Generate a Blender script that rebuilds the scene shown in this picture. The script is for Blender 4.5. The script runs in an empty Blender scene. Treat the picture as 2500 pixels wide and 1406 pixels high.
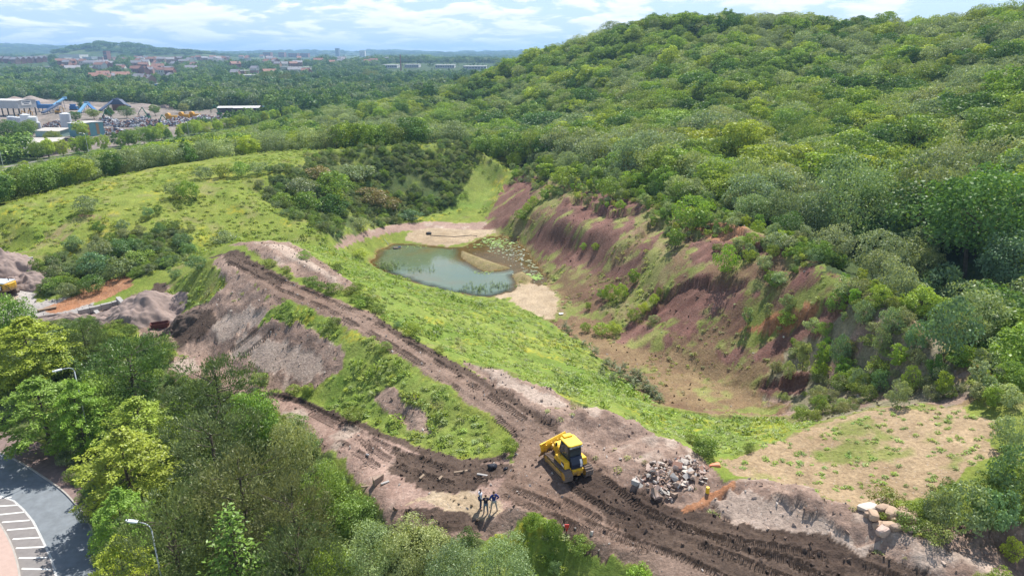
import bpy, bmesh, math, random
import numpy as np
from math import radians as R, sin, cos, tan, pi
from mathutils import Vector, Matrix
from mathutils.geometry import delaunay_2d_cdt

scene = bpy.context.scene
col = scene.collection
random.seed(7)
RNG = np.random.default_rng(7)

# ------------------------------------------------------------------ camera
CAM_H, PITCH, F = 33.0, R(18.8), 1667.0
cam_d = bpy.data.cameras.new('camera')
cam = bpy.data.objects.new('camera', cam_d)
col.objects.link(cam)
cam.location = (0, 0, CAM_H)
cam.rotation_euler = (pi / 2 - PITCH, 0, 0)
cam_d.sensor_width = 36.0
cam_d.lens = 36.0 * F / 2500.0
cam_d.clip_start = 0.5
cam_d.clip_end = 60000
scene.camera = cam

# ------------------------------------------------------------------ sky and sun
SUN_AZ, SUN_EL = R(24), R(55)            # azimuth to the right of +Y
world = bpy.data.worlds.new('World')
scene.world = world
world.use_nodes = True
wt = world.node_tree
wt.nodes.clear()


def N(t, kind, **kw):
    n = t.nodes.new(kind)
    for k, v in kw.items():
        if k == 'ins':
            for a, b in v.items():
                n.inputs[a].default_value = b
        else:
            setattr(n, k, v)
    return n


def math_node(t, op, a, b=None, c=None, clamp=False):
    n = t.nodes.new('ShaderNodeMath')
    n.operation = op
    n.use_clamp = clamp
    for i, v in enumerate((a, b, c)):
        if v is None:
            continue
        if isinstance(v, (int, float)):
            n.inputs[i].default_value = v
        else:
            t.links.new(v, n.inputs[i])
    return n.outputs[0]


def ramp(t, fac, stops, interp='LINEAR'):
    n = t.nodes.new('ShaderNodeValToRGB')
    n.color_ramp.interpolation = interp
    e = n.color_ramp.elements
    while len(e) < len(stops):
        e.new(0.5)
    for el, (p, c) in zip(e, stops):
        el.position = p
        el.color = (c, c, c, 1) if isinstance(c, (int, float)) else (*c, 1)
    t.links.new(fac, n.inputs[0])
    return n.outputs[0]


def mixc(t, fac, a, b, mode='MIX'):
    n = t.nodes.new('ShaderNodeMix')
    n.data_type = 'RGBA'
    n.blend_type = mode
    for i, v in ((0, fac), (6, a), (7, b)):
        if isinstance(v, (int, float)):
            n.inputs[i].default_value = v
        elif isinstance(v, tuple):
            n.inputs[i].default_value = (*v[:3], 1)
        else:
            t.links.new(v, n.inputs[i])
    return n.outputs[2]


sky = N(wt, 'ShaderNodeTexSky', sky_type='NISHITA', sun_disc=False, sun_elevation=SUN_EL, sun_rotation=SUN_AZ,
        altitude=100.0, air_density=1.0, dust_density=0.6, ozone_density=1.2)
tc = N(wt, 'ShaderNodeTexCoord')
sp = N(wt, 'ShaderNodeSeparateXYZ')
wt.links.new(tc.outputs['Generated'], sp.inputs[0])
az = math_node(wt, 'ARCTAN2', sp.outputs[0], sp.outputs[1])
el = math_node(wt, 'ARCSINE', sp.outputs[2])
# clouds lie in flat rows that crowd together towards the horizon
elp = math_node(wt, 'POWER', math_node(wt, 'MAXIMUM', el, 0.0005), 0.62)
cb = N(wt, 'ShaderNodeCombineXYZ')
wt.links.new(math_node(wt, 'MULTIPLY', az, 9.0), cb.inputs[0])
wt.links.new(math_node(wt, 'MULTIPLY', elp, 20.0), cb.inputs[1])
nz = N(wt, 'ShaderNodeTexNoise', ins={'Scale': 1.15, 'Detail': 9.0, 'Roughness': 0.56, 'Distortion': 0.25})
wt.links.new(cb.outputs[0], nz.inputs['Vector'])
cbs = N(wt, 'ShaderNodeVectorMath', operation='ADD')
cbs.inputs[1].default_value = (0.03, 0.16, 0.0)
wt.links.new(cb.outputs[0], cbs.inputs[0])
nz2 = N(wt, 'ShaderNodeTexNoise', ins={'Scale': 1.15, 'Detail': 9.0, 'Roughness': 0.56, 'Distortion': 0.25})
wt.links.new(cbs.outputs[0], nz2.inputs['Vector'])
cover = ramp(wt, math_node(wt, 'DIVIDE', el, 0.5), [(0.0, 0.0), (0.3, 0.02), (1.0, 0.12)])
dens = ramp(wt, math_node(wt, 'SUBTRACT', nz.outputs[0], cover), [(0.435, 0.0), (0.53, 1.0)], 'EASE')
lit = math_node(wt, 'MULTIPLY_ADD', math_node(wt, 'SUBTRACT', nz.outputs[0], nz2.outputs[0]), 2.6, 0.62, clamp=True)
ccol = mixc(wt, lit, (6.5, 7.1, 8.0), (10.8, 10.9, 11.0))
haze_f = ramp(wt, math_node(wt, 'DIVIDE', el, 0.12), [(0.0, 0.6), (0.3, 0.95), (1.0, 1.0)])
pale = ramp(wt, math_node(wt, 'DIVIDE', el, 0.5), [(0.0, 0.75), (0.25, 0.5), (1.0, 0.05)])
skym = mixc(wt, math_node(wt, 'MULTIPLY', dens, haze_f), mixc(wt, pale, sky.outputs[0], (5.0, 6.8, 9.4)), ccol)
bg = N(wt, 'ShaderNodeBackground')
SKY_STRENGTH = 0.085
bg.inputs['Strength'].default_value = SKY_STRENGTH
wt.links.new(skym, bg.inputs['Color'])
wo = N(wt, 'ShaderNodeOutputWorld')
wt.links.new(bg.outputs[0], wo.inputs[0])

sun_d = bpy.data.lights.new('sun', 'SUN')
sun_d.energy = 5.0
sun_d.angle = R(0.5)
sun_d.color = (1.0, 0.955, 0.88)
sun = bpy.data.objects.new('sun', sun_d)
col.objects.link(sun)
SUN_DIR = Vector((sin(SUN_AZ) * cos(SUN_EL), cos(SUN_AZ) * cos(SUN_EL), sin(SUN_EL)))
sun.rotation_euler = SUN_DIR.to_track_quat('Z', 'Y').to_euler()
sun.location = SUN_DIR * 200

vs = scene.view_settings
vs.view_transform = 'Standard'
vs.look = 'None'
vs.exposure = 0.64
vs.gamma = 1.0
vs.use_curve_mapping = False
scene.render.engine = 'CYCLES'
cy = scene.cycles
cy.max_bounces = 6
cy.diffuse_bounces = 3
cy.glossy_bounces = 2
cy.transmission_bounces = 4
cy.transparent_max_bounces = 6
cy.volume_bounces = 0
cy.use_denoising = True
cy.sample_clamp_indirect = 6.0

# ------------------------------------------------------------------ helpers: objects and properties


def tag(o, label=None, cat=None, group=None, kind=None):
    if label:
        o['label'] = label
    if cat:
        o['category'] = cat
    if group:
        o['group'] = group
    if kind:
        o['kind'] = kind
    return o


def empty(name, loc=(0, 0, 0), rz=0.0, label=None, cat=None, group=None):
    o = bpy.data.objects.new(name, None)
    o.empty_display_size = 0.3
    o.location = loc
    o.rotation_euler = (0, 0, rz)
    col.objects.link(o)
    return tag(o, label, cat, group)


def link_mesh(name, me, parent=None):
    o = bpy.data.objects.new(name, me)
    col.objects.link(o)
    if parent is not None:
        o.parent = parent
    return o


def kids(o):
    return [c for c in bpy.data.objects if c.parent == o]


def copy_tree(o, parent=None, children=None):
    c = o.copy()
    col.objects.link(c)
    c.parent = parent
    ch = children.get(o.name, ()) if children is not None else o.children
    for k in list(ch):
        copy_tree(k, c, children)
    return c


# ------------------------------------------------------------------ noise in numpy


def _hash(ix, iy, seed):
    h = (ix.astype(np.int64) * 374761393 + iy.astype(np.int64) * 668265263 + seed * 1442695041) & 0xFFFFFFFF
    h = ((h ^ (h >> 13)) * 1274126177) & 0xFFFFFFFF
    h = ((h ^ (h >> 16)) * 2246822519) & 0xFFFFFFFF
    return ((h ^ (h >> 15)) & 0xFFFF) / 65535.0


def vnoise(x, y, seed=0):
    x = np.asarray(x, float)
    y = np.asarray(y, float)
    x0 = np.floor(x)
    y0 = np.floor(y)
    fx = x - x0
    fy = y - y0
    fx = fx * fx * (3 - 2 * fx)
    fy = fy * fy * (3 - 2 * fy)
    a = _hash(x0, y0, seed)
    b = _hash(x0 + 1, y0, seed)
    c = _hash(x0, y0 + 1, seed)
    d = _hash(x0 + 1, y0 + 1, seed)
    return (a * (1 - fx) + b * fx) * (1 - fy) + (c * (1 - fx) + d * fx) * fy


def fbm(x, y, octaves=4, seed=0, gain=0.5):
    s = 0.0
    amp = 1.0
    tot = 0.0
    x = np.asarray(x, float)
    y = np.asarray(y, float)
    for i in range(octaves):
        s = s + amp * vnoise(x * (2.0 ** i) + 17.3 * i, y * (2.0 ** i) - 9.1 * i, seed + i)
        tot += amp
        amp *= gain
    return s / tot                     # 0..1


def smooth(e0, e1, x):
    t = np.clip((x - e0) / (e1 - e0), 0, 1)
    return t * t * (3 - 2 * t)


# ------------------------------------------------------------------ from picture measurements to places
CP, SP = cos(PITCH), sin(PITCH)


def ray(px, py):
    u = (px - 1250.0) / F
    v = (703.0 - py) / F
    return u, CP + v * SP, -SP + v * CP


def P(px, py, z):
    """the place at height z seen at a measured point of the photograph"""
    dx, dy, dz = ray(px, py)
    t = (z - CAM_H) / dz
    return (dx * t, dy * t, z)


def D(px, py, y, dz0=0.0):
    """the place at distance y seen at a measured point"""
    dx, dy, dz = ray(px, py)
    t = y / dy
    return (dx * t, y, CAM_H + dz * t + dz0)


def to_px(x, y, z):
    z = np.asarray(z) - CAM_H
    depth = y * CP - z * SP
    up = y * SP + z * CP
    return 1250 + F * x / depth, 703 - F * up / depth


# ------------------------------------------------------------------ the lie of the land: break lines (measured point, height)
LINES = [
    # haul road on the embankment, left and right edges
    [(515, 628, 3.0), (600, 678, 3.0), (672, 726, 3.0), (767, 752, 2.9), (854, 800, 2.6), (938, 850, 2.4), (1016, 897, 2.1), (1073, 933, 1.9), (1148, 981, 1.5), (1207, 1029, 1.0), (1249, 1074, 0.6), (1260, 1130, 0.25), (1215, 1180, 0.0)],
    [(575, 612, 3.1), (650, 652, 3.0), (720, 688, 2.9), (806, 724, 2.8), (899, 760, 2.6), (968, 808, 2.4), (1058, 856, 2.2), (1142, 903, 1.9), (1207, 945, 1.7), (1245, 970, 1.5), (1320, 1022, 1.1), (1390, 1070, 0.7), (1450, 1115, 0.4), (1530, 1192, 0.1), (1640, 1235, 0.0), (1800, 1275, 0.0), (2000, 1312, 0.0), (2250, 1395, 0.0), (2400, 1450, 0.0)],
    # spoil berm along the far right of the road
    [(600, 597, 3.9), (650, 597, 4.5), (720, 625, 4.4), (790, 660, 4.0), (850, 690, 3.4), (872, 708, 2.7)],
    [(690, 594, 2.8), (760, 630, 2.6), (840, 675, 2.4), (895, 705, 2.3)],
    # pale verge and its edge towards the grass slope
    [(1130, 885, 2.0), (1200, 897, 2.1), (1254, 921, 2.1), (1331, 942, 2.0), (1400, 980, 1.7), (1499, 1016, 1.4), (1603, 1056, 1.1), (1690, 1108, 0.8), (1735, 1150, 0.6)],
    # toe of the embankment on the yard side
    [(1240, 1112, 0.2), (1147, 1115, -0.2), (1058, 1095, -0.7), (968, 1062, -1.2), (849, 1014, -2.0), (783, 987, -2.5), (700, 951, -3.1), (595, 921, -3.8), (538, 879, -4.2), (456, 864, -4.5), (405, 830, -4.8), (425, 770, -4.6), (405, 700, -3.0), (470, 655, -0.5), (515, 628, 3.0)],
    # yard-side lane, its tree side
    [(420, 905, -5.0), (520, 945, -4.5), (640, 990, -3.5), (760, 1062, -2.1), (830, 1115, -1.4), (890, 1190, -0.7), (930, 1258, -0.4), (1000, 1275, -0.3), (1080, 1300, -0.5), (1170, 1325, -0.7), (1255, 1290, -0.3), (1300, 1262, -0.1), (1400, 1310, -0.2), (1500, 1360, -0.3), (1620, 1420, -0.4)],
    [(420, 960, -7.0), (600, 1060, -6.5), (740, 1180, -5.5), (820, 1280, -4.8), (900, 1360, -4.0), (1060, 1390, -3.6), (1200, 1400, -3.4), (1290, 1360, -3.0), (1420, 1400, -2.9), (1560, 1470, -2.8)],
    # spoil bank right of the road at the bottom, its crest
    [(1700, 1165, 0.9), (1780, 1160, 1.4), (1900, 1185, 1.7), (2080, 1238, 1.7), (2230, 1305, 1.5), (2350, 1365, 1.4), (2450, 1420, 1.3)],
    # foot of the planted panel and its far edge
    [(1755, 1150, 0.4), (1850, 1165, 0.2), (2000, 1205, 0.3), (2100, 1225, 0.5), (2240, 1235, 1.0), (2330, 1180, 1.8)],
    [(1740, 1120, 0.0), (1900, 1072, -0.2), (2010, 1035, 0.2), (2100, 1005, 0.8), (2220, 985, 1.4), (2350, 990, 2.2), (2440, 1050, 2.6), (2420, 1110, 2.3), (2330, 1180, 1.8)],
    # shaded hollow at lower right
    [(2260, 1300, 0.8), (2330, 1285, 1.2), (2420, 1280, 1.5), (2500, 1275, 1.6)],
    [(2330, 1345, -1.2), (2420, 1380, -1.4), (2500, 1400, -1.5)],
    # quarry floor, near and far side, and its upper end
    [(1240, 728, -11.9), (1300, 765, -11.4), (1370, 802, -10.9), (1440, 852, -10.4), (1520, 920, -9.8), (1600, 985, -9.1), (1655, 1003, -8.6)],
    [(1230, 575, -11.9), (1285, 605, -11.9), (1330, 665, -11.8), (1375, 725, -11.3), (1420, 772, -10.9), (1500, 820, -10.4), (1580, 862, -10.0), (1660, 900, -9.6), (1760, 935, -9.2), (1840, 980, -8.6), (1890, 1025, -7.6)],
    [(1655, 1003, -8.6), (1740, 1018, -8.3), (1890, 1025, -7.6)],
    [(1655, 1055, -3.8), (1750, 1065, -3.8), (1850, 1060, -4.0), (1930, 1040, -4.2)],
    # pond rim
    [(905, 648, -12.15), (930, 662, -12.1), (975, 678, -12.1), (1010, 693, -12.1), (1060, 706, -12.1), (1130, 718, -12.1), (1190, 724, -12.1), (1240, 712, -12.05)],
    [(905, 640, -12.1), (922, 612, -12.1), (955, 597, -12.1), (1010, 596, -12.1), (1070, 606, -12.1), (1115, 607, -12.1), (1140, 592, -12.1), (1175, 572, -12.1)],
    # track on the far side of the pond
    [(780, 605, -5.0), (840, 588, -7.2), (900, 571, -8.6), (960, 555, -9.6), (1050, 547, -10.3), (1130, 553, -10.9), (1195, 545, -10.9)],
    [(800, 570, -3.8), (880, 556, -7.2), (950, 535, -8.8), (1010, 518, -9.2), (1090, 516, -9.6), (1180, 508, -9.4), (1205, 465, -6.6), (1238, 425, -2.6), (1225, 395, 1.0)],
    # crest of the far grassy bund
    [(-150, 560, 3.5), (0, 505, 4.5), (100, 478, 5.0), (200, 450, 5.5), (300, 425, 6.0), (400, 405, 6.3), (520, 388, 6.6), (650, 372, 7.0), (780, 365, 7.0), (910, 358, 7.0), (1030, 351, 6.8), (1140, 346, 6.5)],
    # bench path across its face
    [(0, 620, -0.5), (130, 580, 0.3), (270, 535, 2.2), (400, 500, 3.2), (550, 458, 4.6), (700, 418, 5.6)],
    # foot of the bund in the yard
    [(-200, 660, -4.5), (0, 655, -4.0), (80, 735, -5.0), (190, 718, -5.0), (250, 702, -4.5), (310, 668, -4.0), (395, 648, -3.2), (470, 640, -1.2)],
    [(560, 592, 1.6), (640, 585, 1.4), (700, 590, 0.6), (760, 598, -2.8)],
    [(-200, 850, -5.6), (0, 800, -5.4), (130, 800, -5.3), (250, 830, -5.3), (350, 850, -5.1), (405, 830, -4.8)],
    [(200, 795, -5.2), (260, 770, -5.0), (310, 745, -4.8), (340, 742, -4.8)],
    [(330, 735, -3.6), (370, 725, -2.2), (405, 735, -2.6)],
    # rim of the quarry along the wood
    [(1238, 418, -2.0), (1300, 415, -0.6), (1400, 448, 1.2), (1530, 480, 3.0), (1640, 502, 3.8), (1740, 530, 4.5), (1850, 565, 5.2), (1950, 610, 5.7), (2040, 665, 6.0), (2130, 720, 6.0), (2220, 780, 5.6), (2295, 830, 5.0), (2400, 907, 4.2), (2510, 965, 3.8)],
    [(1270, 568, -10.2), (1312, 582, -9.0), (1400, 612, -7.3), (1500, 682, -7.1), (1600, 745, -6.4), (1720, 785, -5.1), (1850, 812, -3.7), (1960, 862, -3.1), (2080, 928, -2.3), (2200, 970, -.6)],
    [(1300, 520, -5.4), (1380, 545, -3.0), (1500, 585, -1.9), (1620, 630, -1.1), (1740, 665, .1), (1860, 700, 1.0), (1980, 745, 1.8), (2090, 810, 2.2), (2180, 865, 2.3)],
    # foot of the bund behind its crest
]
WORLD_PTS = []
# the far side of the bund falls away to the road
for (px, py, z) in LINES[[i for i, L in enumerate(LINES) if L[0] == (-150, 560, 3.5)][0]]:
    x, y, _ = P(px, py, z)
    k = (y + 22) / y
    WORLD_PTS.append((x * k - 4, y + 22, -1.5))
    WORLD_PTS.append((x * k * 1.2 - 8, y * 1.2 + 22, -5.5))
# wooded hill: skyline first (canopy height taken off), then the slope
for px, py, d in [(1200, 172, 560), (1285, 135, 520), (1420, 95, 470), (1590, 35, 430), (1750, 32, 400), (1900, 40, 372), (2100, 45, 342), (2200, 55, 325), (2350, 30, 300), (2500, 8, 280), (2750, -10, 265)]:
    x, y, z = D(px, py, d, -9.0)
    WORLD_PTS += [(x, y, z), (x * 1.25, y * 1.25, z - 4), (x * 1.6, y * 1.6, z - 22)]
for px, py, d in [(1100, 218, 480), (1000, 245, 420), (1230, 250, 380), (1350, 200, 390), (1300, 330, 265), (1420, 300, 270), (1550, 200, 330), (1700, 180, 310), (1500, 330, 225), (1700, 350, 190), (1900, 300, 210), (1900, 430, 150), (2050, 200, 260),
                  (2150, 370, 150), (2300, 230, 215), (2450, 150, 215), (2420, 400, 118), (2200, 560, 106), (2350, 640, 88), (2480, 560, 90), (2600, 700, 80), (2600, 300, 130), (2480, 760, 68)]:
    x, y, z = D(px, py, d, -8.0)
    WORLD_PTS.append((x, y, z))
# main road and its verge at lower left, open ground beyond the frame
for x, y in [(-42, 38), (-30, 34), (-42, 52), (-56, 46), (-60, 62), (-75, 70), (-28, 22), (-20, 10), (-60, 20), (-90, 50), (-100, 80), (0, 8), (-40, -20), (-33, 46), (-40, 60), (-50, 70), (-22, 28)]:
    WORLD_PTS.append((x, y, -8.0))
WORLD_PTS += [(10, 22, -5), (28, 24, -4.5), (60, 20, -3), (90, 30, 0), (120, 60, 8), (150, 100, 18), (60, -20, -6), (140, 20, 5)]
WORLD_PTS += [(-130, 105, -6), (-150, 130, -3), (-120, 85, -6.5)]


def valley(x, y):
    """the wide country beyond: a flat valley, low wooded swells, blue hills at the skyline"""
    x = np.asarray(x, float)
    y = np.asarray(y, float)
    r = np.hypot(x, y)
    z = -9.0 + 5.0 * (fbm(x / 900.0, y / 900.0, 3, 21) - 0.5) * smooth(300, 1500, r)
    z = z + smooth(1800, 4200, r) * (34.0 * (fbm(x / 1500.0 + 3.1, y / 1500.0, 4, 5) - 0.42))
    a = np.degrees(np.arctan2(x, y))
    base = 50 + 95 * smooth(-24, -38, a) + 24 * smooth(-22, -14, a) * smooth(-4, -11, a) + 34 * smooth(-2, 3, a)
    z = z + smooth(4600, 7600, r) * (base * (0.8 + 0.5 * (fbm(a / 3.0, r / 3000.0, 4, 9) - 0.5)) - 8)
    z = z + 26 * smooth(1150, 2300, r) * smooth(8, -4, a)
    # lone wooded hill
    hx, hy = x + 1640.0, y - 2900.0
    z = z + 46 * np.exp(-(hx / 150.0) ** 2 - (hy / 260.0) ** 2) + 30 * np.exp(-((hx - 260) / 260.0) ** 2 - (hy / 400.0) ** 2)
    return z


GX0, GY0, GX1, GY1, GS = -460.0, -60.0, 460.0, 760.0, 1.0


def build_raster():
    vs2, zs, edges = [], [], []
    for L in LINES:
        prev = None
        for (px, py, z) in L:
            x, y, _ = P(px, py, z)
            vs2.append((x, y))
            zs.append(z)
            if prev is not None:
                edges.append((prev, len(vs2) - 1))
            prev = len(vs2) - 1
    for (x, y, z) in WORLD_PTS:
        vs2.append((x, y))
        zs.append(z)
    # ring and far grid that follow the valley
    for x in np.linspace(-470, 470, 12):
        for y in (-70, 770):
            vs2.append((x, y)); zs.append(float(valley(x, y)) if y > 0 else -8.0)
    for y in np.linspace(-20, 740, 10):
        vs2.append((-470, y)); zs.append(float(valley(-470, y)))
        vs2.append((470, y)); zs.append(20.0)
    for y in (260, 330, 420, 520, 640):
        for x in np.linspace(-420, -60, 7):
            if x > -0.9 * y - 20 and (y > 300 or x < -260):
                vs2.append((x, y)); zs.append(float(valley(x, y)))
    for (x, y) in [(-30, 300), (0, 330), (20, 300), (-60, 520), (0, 640), (-20, 420)]:
        vs2.append((x, y)); zs.append(float(valley(x, y)) + 1)
    out = delaunay_2d_cdt([Vector(v) for v in vs2], edges, [], 0, 1e-4, True)
    ov, _, of_, origv, _, _ = out
    V = np.array([(v.x, v.y) for v in ov])
    Z = np.zeros(len(V))
    zs = np.array(zs)
    for i, src in enumerate(origv):
        if src:
            Z[i] = zs[src[0]]
        else:                                   # crossing of two lines: nearest known points
            d = np.hypot(V[i, 0] - np.array([v[0] for v in vs2]), V[i, 1] - np.array([v[1] for v in vs2]))
            k = np.argsort(d)[:2]
            w = 1 / (d[k] + 1e-6)
            Z[i] = (zs[k] * w).sum() / w.sum()
    nx = int((GX1 - GX0) / GS) + 1
    ny = int((GY1 - GY0) / GS) + 1
    H = np.full((ny, nx), np.nan)
    for f in of_:
        a, b, c = f[:3]
        (x0, y0), (x1, y1), (x2, y2) = V[a], V[b], V[c]
        ix0 = max(0, int((min(x0, x1, x2) - GX0) / GS)); ix1 = min(nx - 1, int((max(x0, x1, x2) - GX0) / GS) + 1)
        iy0 = max(0, int((min(y0, y1, y2) - GY0) / GS)); iy1 = min(ny - 1, int((max(y0, y1, y2) - GY0) / GS) + 1)
        if ix1 < ix0 or iy1 < iy0:
            continue
        gx = GX0 + GS * np.arange(ix0, ix1 + 1)
        gy = GY0 + GS * np.arange(iy0, iy1 + 1)
        X, Y = np.meshgrid(gx, gy)
        det = (y1 - y2) * (x0 - x2) + (x2 - x1) * (y0 - y2)
        if abs(det) < 1e-9:
            continue
        l0 = ((y1 - y2) * (X - x2) + (x2 - x1) * (Y - y2)) / det
        l1 = ((y2 - y0) * (X - x2) + (x0 - x2) * (Y - y2)) / det
        l2 = 1 - l0 - l1
        m = (l0 > -1e-6) & (l1 > -1e-6) & (l2 > -1e-6)
        sub = H[iy0:iy1 + 1, ix0:ix1 + 1]
        sub[m] = (l0 * Z[a] + l1 * Z[b] + l2 * Z[c])[m]
    bad = np.isnan(H)
    if bad.any():
        X, Y = np.meshgrid(GX0 + GS * np.arange(nx), GY0 + GS * np.arange(ny))
        H[bad] = -8.0
    # soften the facets: more far away
    def blur(A):
        B = np.pad(A, 1, mode='edge')
        B = (B[:-2] + 2 * B[1:-1] + B[2:]) / 4
        return (B[:, :-2] + 2 * B[:, 1:-1] + B[:, 2:]) / 4
    H1 = blur(H)
    H2 = H1
    for _ in range(30):
        H2 = blur(H2)
    yy = GY0 + GS * np.arange(ny)
    X, Y = np.meshgrid(GX0 + GS * np.arange(nx), yy)
    w = smooth(215, 300, Y + 0.9 * np.abs(X) * (X > 0))
    return H1 * (1 - w) + H2 * w


HM = build_raster()


def base_height(x, y):
    x = np.asarray(x, float)
    y = np.asarray(y, float)
    fx = np.clip((x - GX0) / GS, 0, HM.shape[1] - 1.001)
    fy = np.clip((y - GY0) / GS, 0, HM.shape[0] - 1.001)
    ix = fx.astype(int)
    iy = fy.astype(int)
    tx = fx - ix
    ty = fy - iy
    h = (HM[iy, ix] * (1 - tx) + HM[iy, ix + 1] * tx) * (1 - ty) + (HM[iy + 1, ix] * (1 - tx) + HM[iy + 1, ix + 1] * tx) * ty
    w = smooth(0, 60, np.minimum(np.minimum(x - GX0, GX1 - x), GY1 - y))
    far = valley(x, y)
    far = np.where(y < 0, -8.0, far)
    return h * w + far * (1 - w)


def hit(px, py, lift=0.0):
    """where the sight line of a measured point meets the ground"""
    dx, dy, dz = ray(px, py)
    t = np.geomspace(25, 9000, 5000)
    x, y, z = dx * t, dy * t, CAM_H + dz * t
    below = z < base_height(x, y) + lift
    if not below.any():
        return (dx * 9000, dy * 9000, float(base_height(dx * 9000, dy * 9000)))
    i = int(np.argmax(below))
    lo, hi = t[max(i - 1, 0)], t[i]
    for _ in range(18):
        m = (lo + hi) / 2
        if CAM_H + dz * m < float(base_height(dx * m, dy * m)) + lift:
            hi = m
        else:
            lo = m
    return (dx * hi, dy * hi, float(base_height(dx * hi, dy * hi)))


def wpoly(pts):
    return np.array([hit(px, py)[:2] for px, py in pts])


def inside(poly, x, y):
    r = np.zeros(x.shape, bool)
    n = len(poly)
    bx0, by0 = poly.min(0)
    bx1, by1 = poly.max(0)
    box = (x >= bx0) & (x <= bx1) & (y >= by0) & (y <= by1)
    xs, ys = x[box], y[box]
    q = np.zeros(xs.shape, bool)
    for i in range(n):
        x0, y0 = poly[i]
        x1, y1 = poly[(i + 1) % n]
        if y0 == y1:
            continue
        c = ((y0 > ys) != (y1 > ys)) & (xs < (x1 - x0) * (ys - y0) / (y1 - y0) + x0)
        q ^= c
    r[box] = q
    return r


def path_dist(path, x, y, reach=6.0):
    """distance to a polyline, distance along it, signed side"""
    d = np.full(x.shape, 1e9)
    al = np.zeros(x.shape)
    sd = np.zeros(x.shape)
    s0 = 0.0
    for (x0, y0), (x1, y1) in zip(path[:-1], path[1:]):
        L = math.hypot(x1 - x0, y1 - y0)
        m = (x > min(x0, x1) - reach) & (x < max(x0, x1) + reach) & (y > min(y0, y1) - reach) & (y < max(y0, y1) + reach)
        if m.any():
            xx, yy = x[m] - x0, y[m] - y0
            ux, uy = (x1 - x0) / L, (y1 - y0) / L
            s = np.clip(xx * ux + yy * uy, 0, L)
            px, py = xx - s * ux, yy - s * uy
            dd = np.hypot(px, py)
            b = dd < d[m]
            idx = np.flatnonzero(m.ravel())[b]
            d.ravel()[idx] = dd[b]
            al.ravel()[idx] = s0 + s[b]
            sd.ravel()[idx] = np.where(ux * yy[b] - uy * xx[b] > 0, 1, -1)
        s0 += L
    return d, al, sd
# ------------------------------------------------------------------ what covers the ground, area by area (own colours of soils and swards)
SOIL = {            # colour a, colour b, clods (m), grass, sward height
    'meadow': ((.135, .190, .030), (.205, .235, .048), .05, 1.0),
    'lush': ((.125, .195, .032), (.205, .248, .056), .05, 1.0),
    'scrub': ((.060, .095, .028), (.120, .140, .048), .10, .9),
    'litter': ((.040, .045, .022), (.060, .070, .028), .15, .2),
    'wood': ((.045, .070, .024), (.075, .105, .030), .4, .5),
    'dark_soil': ((.060, .041, .032), (.110, .078, .060), .07, 0.0),
    'brown_soil': ((.165, .110, .083), (.225, .160, .125), .05, 0.0),
    'pale_soil': ((.320, .245, .200), (.420, .335, .275), .03, 0.0),
    'grey_spoil': ((.190, .130, .102), (.300, .215, .170), .12, 0.0),
    'lane': ((.250, .165, .132), (.330, .232, .188), .03, 0.0),
    'marl': ((.120, .060, .048), (.180, .103, .080), .10, 0.0),
    'orange': ((.300, .140, .072), (.370, .205, .120), .12, 0.0),
    'tan': ((.330, .248, .160), (.400, .315, .220), .03, 0.05),
    'floor': ((.165, .102, .062), (.225, .160, .086), .06, .15),
    'olive': ((.155, .185, .042), (.225, .220, .080), .06, .55),
    'planted': ((.270, .190, .112), (.345, .255, .158), .05, .1),
    'yard': ((.300, .275, .260), (.380, .350, .325), .05, 0.0),
    'yard_dirt': ((.150, .130, .110), (.250, .212, .185), .05, 0.0),
    'red_turf': ((.140, .078, .056), (.190, .135, .070), .10, .3),
    'scrub_bank': ((.150, .140, .075), (.260, .220, .160), .12, .5),
    'mud': ((.110, .075, .045), (.190, .125, .070), .02, 0.0),
}
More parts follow.
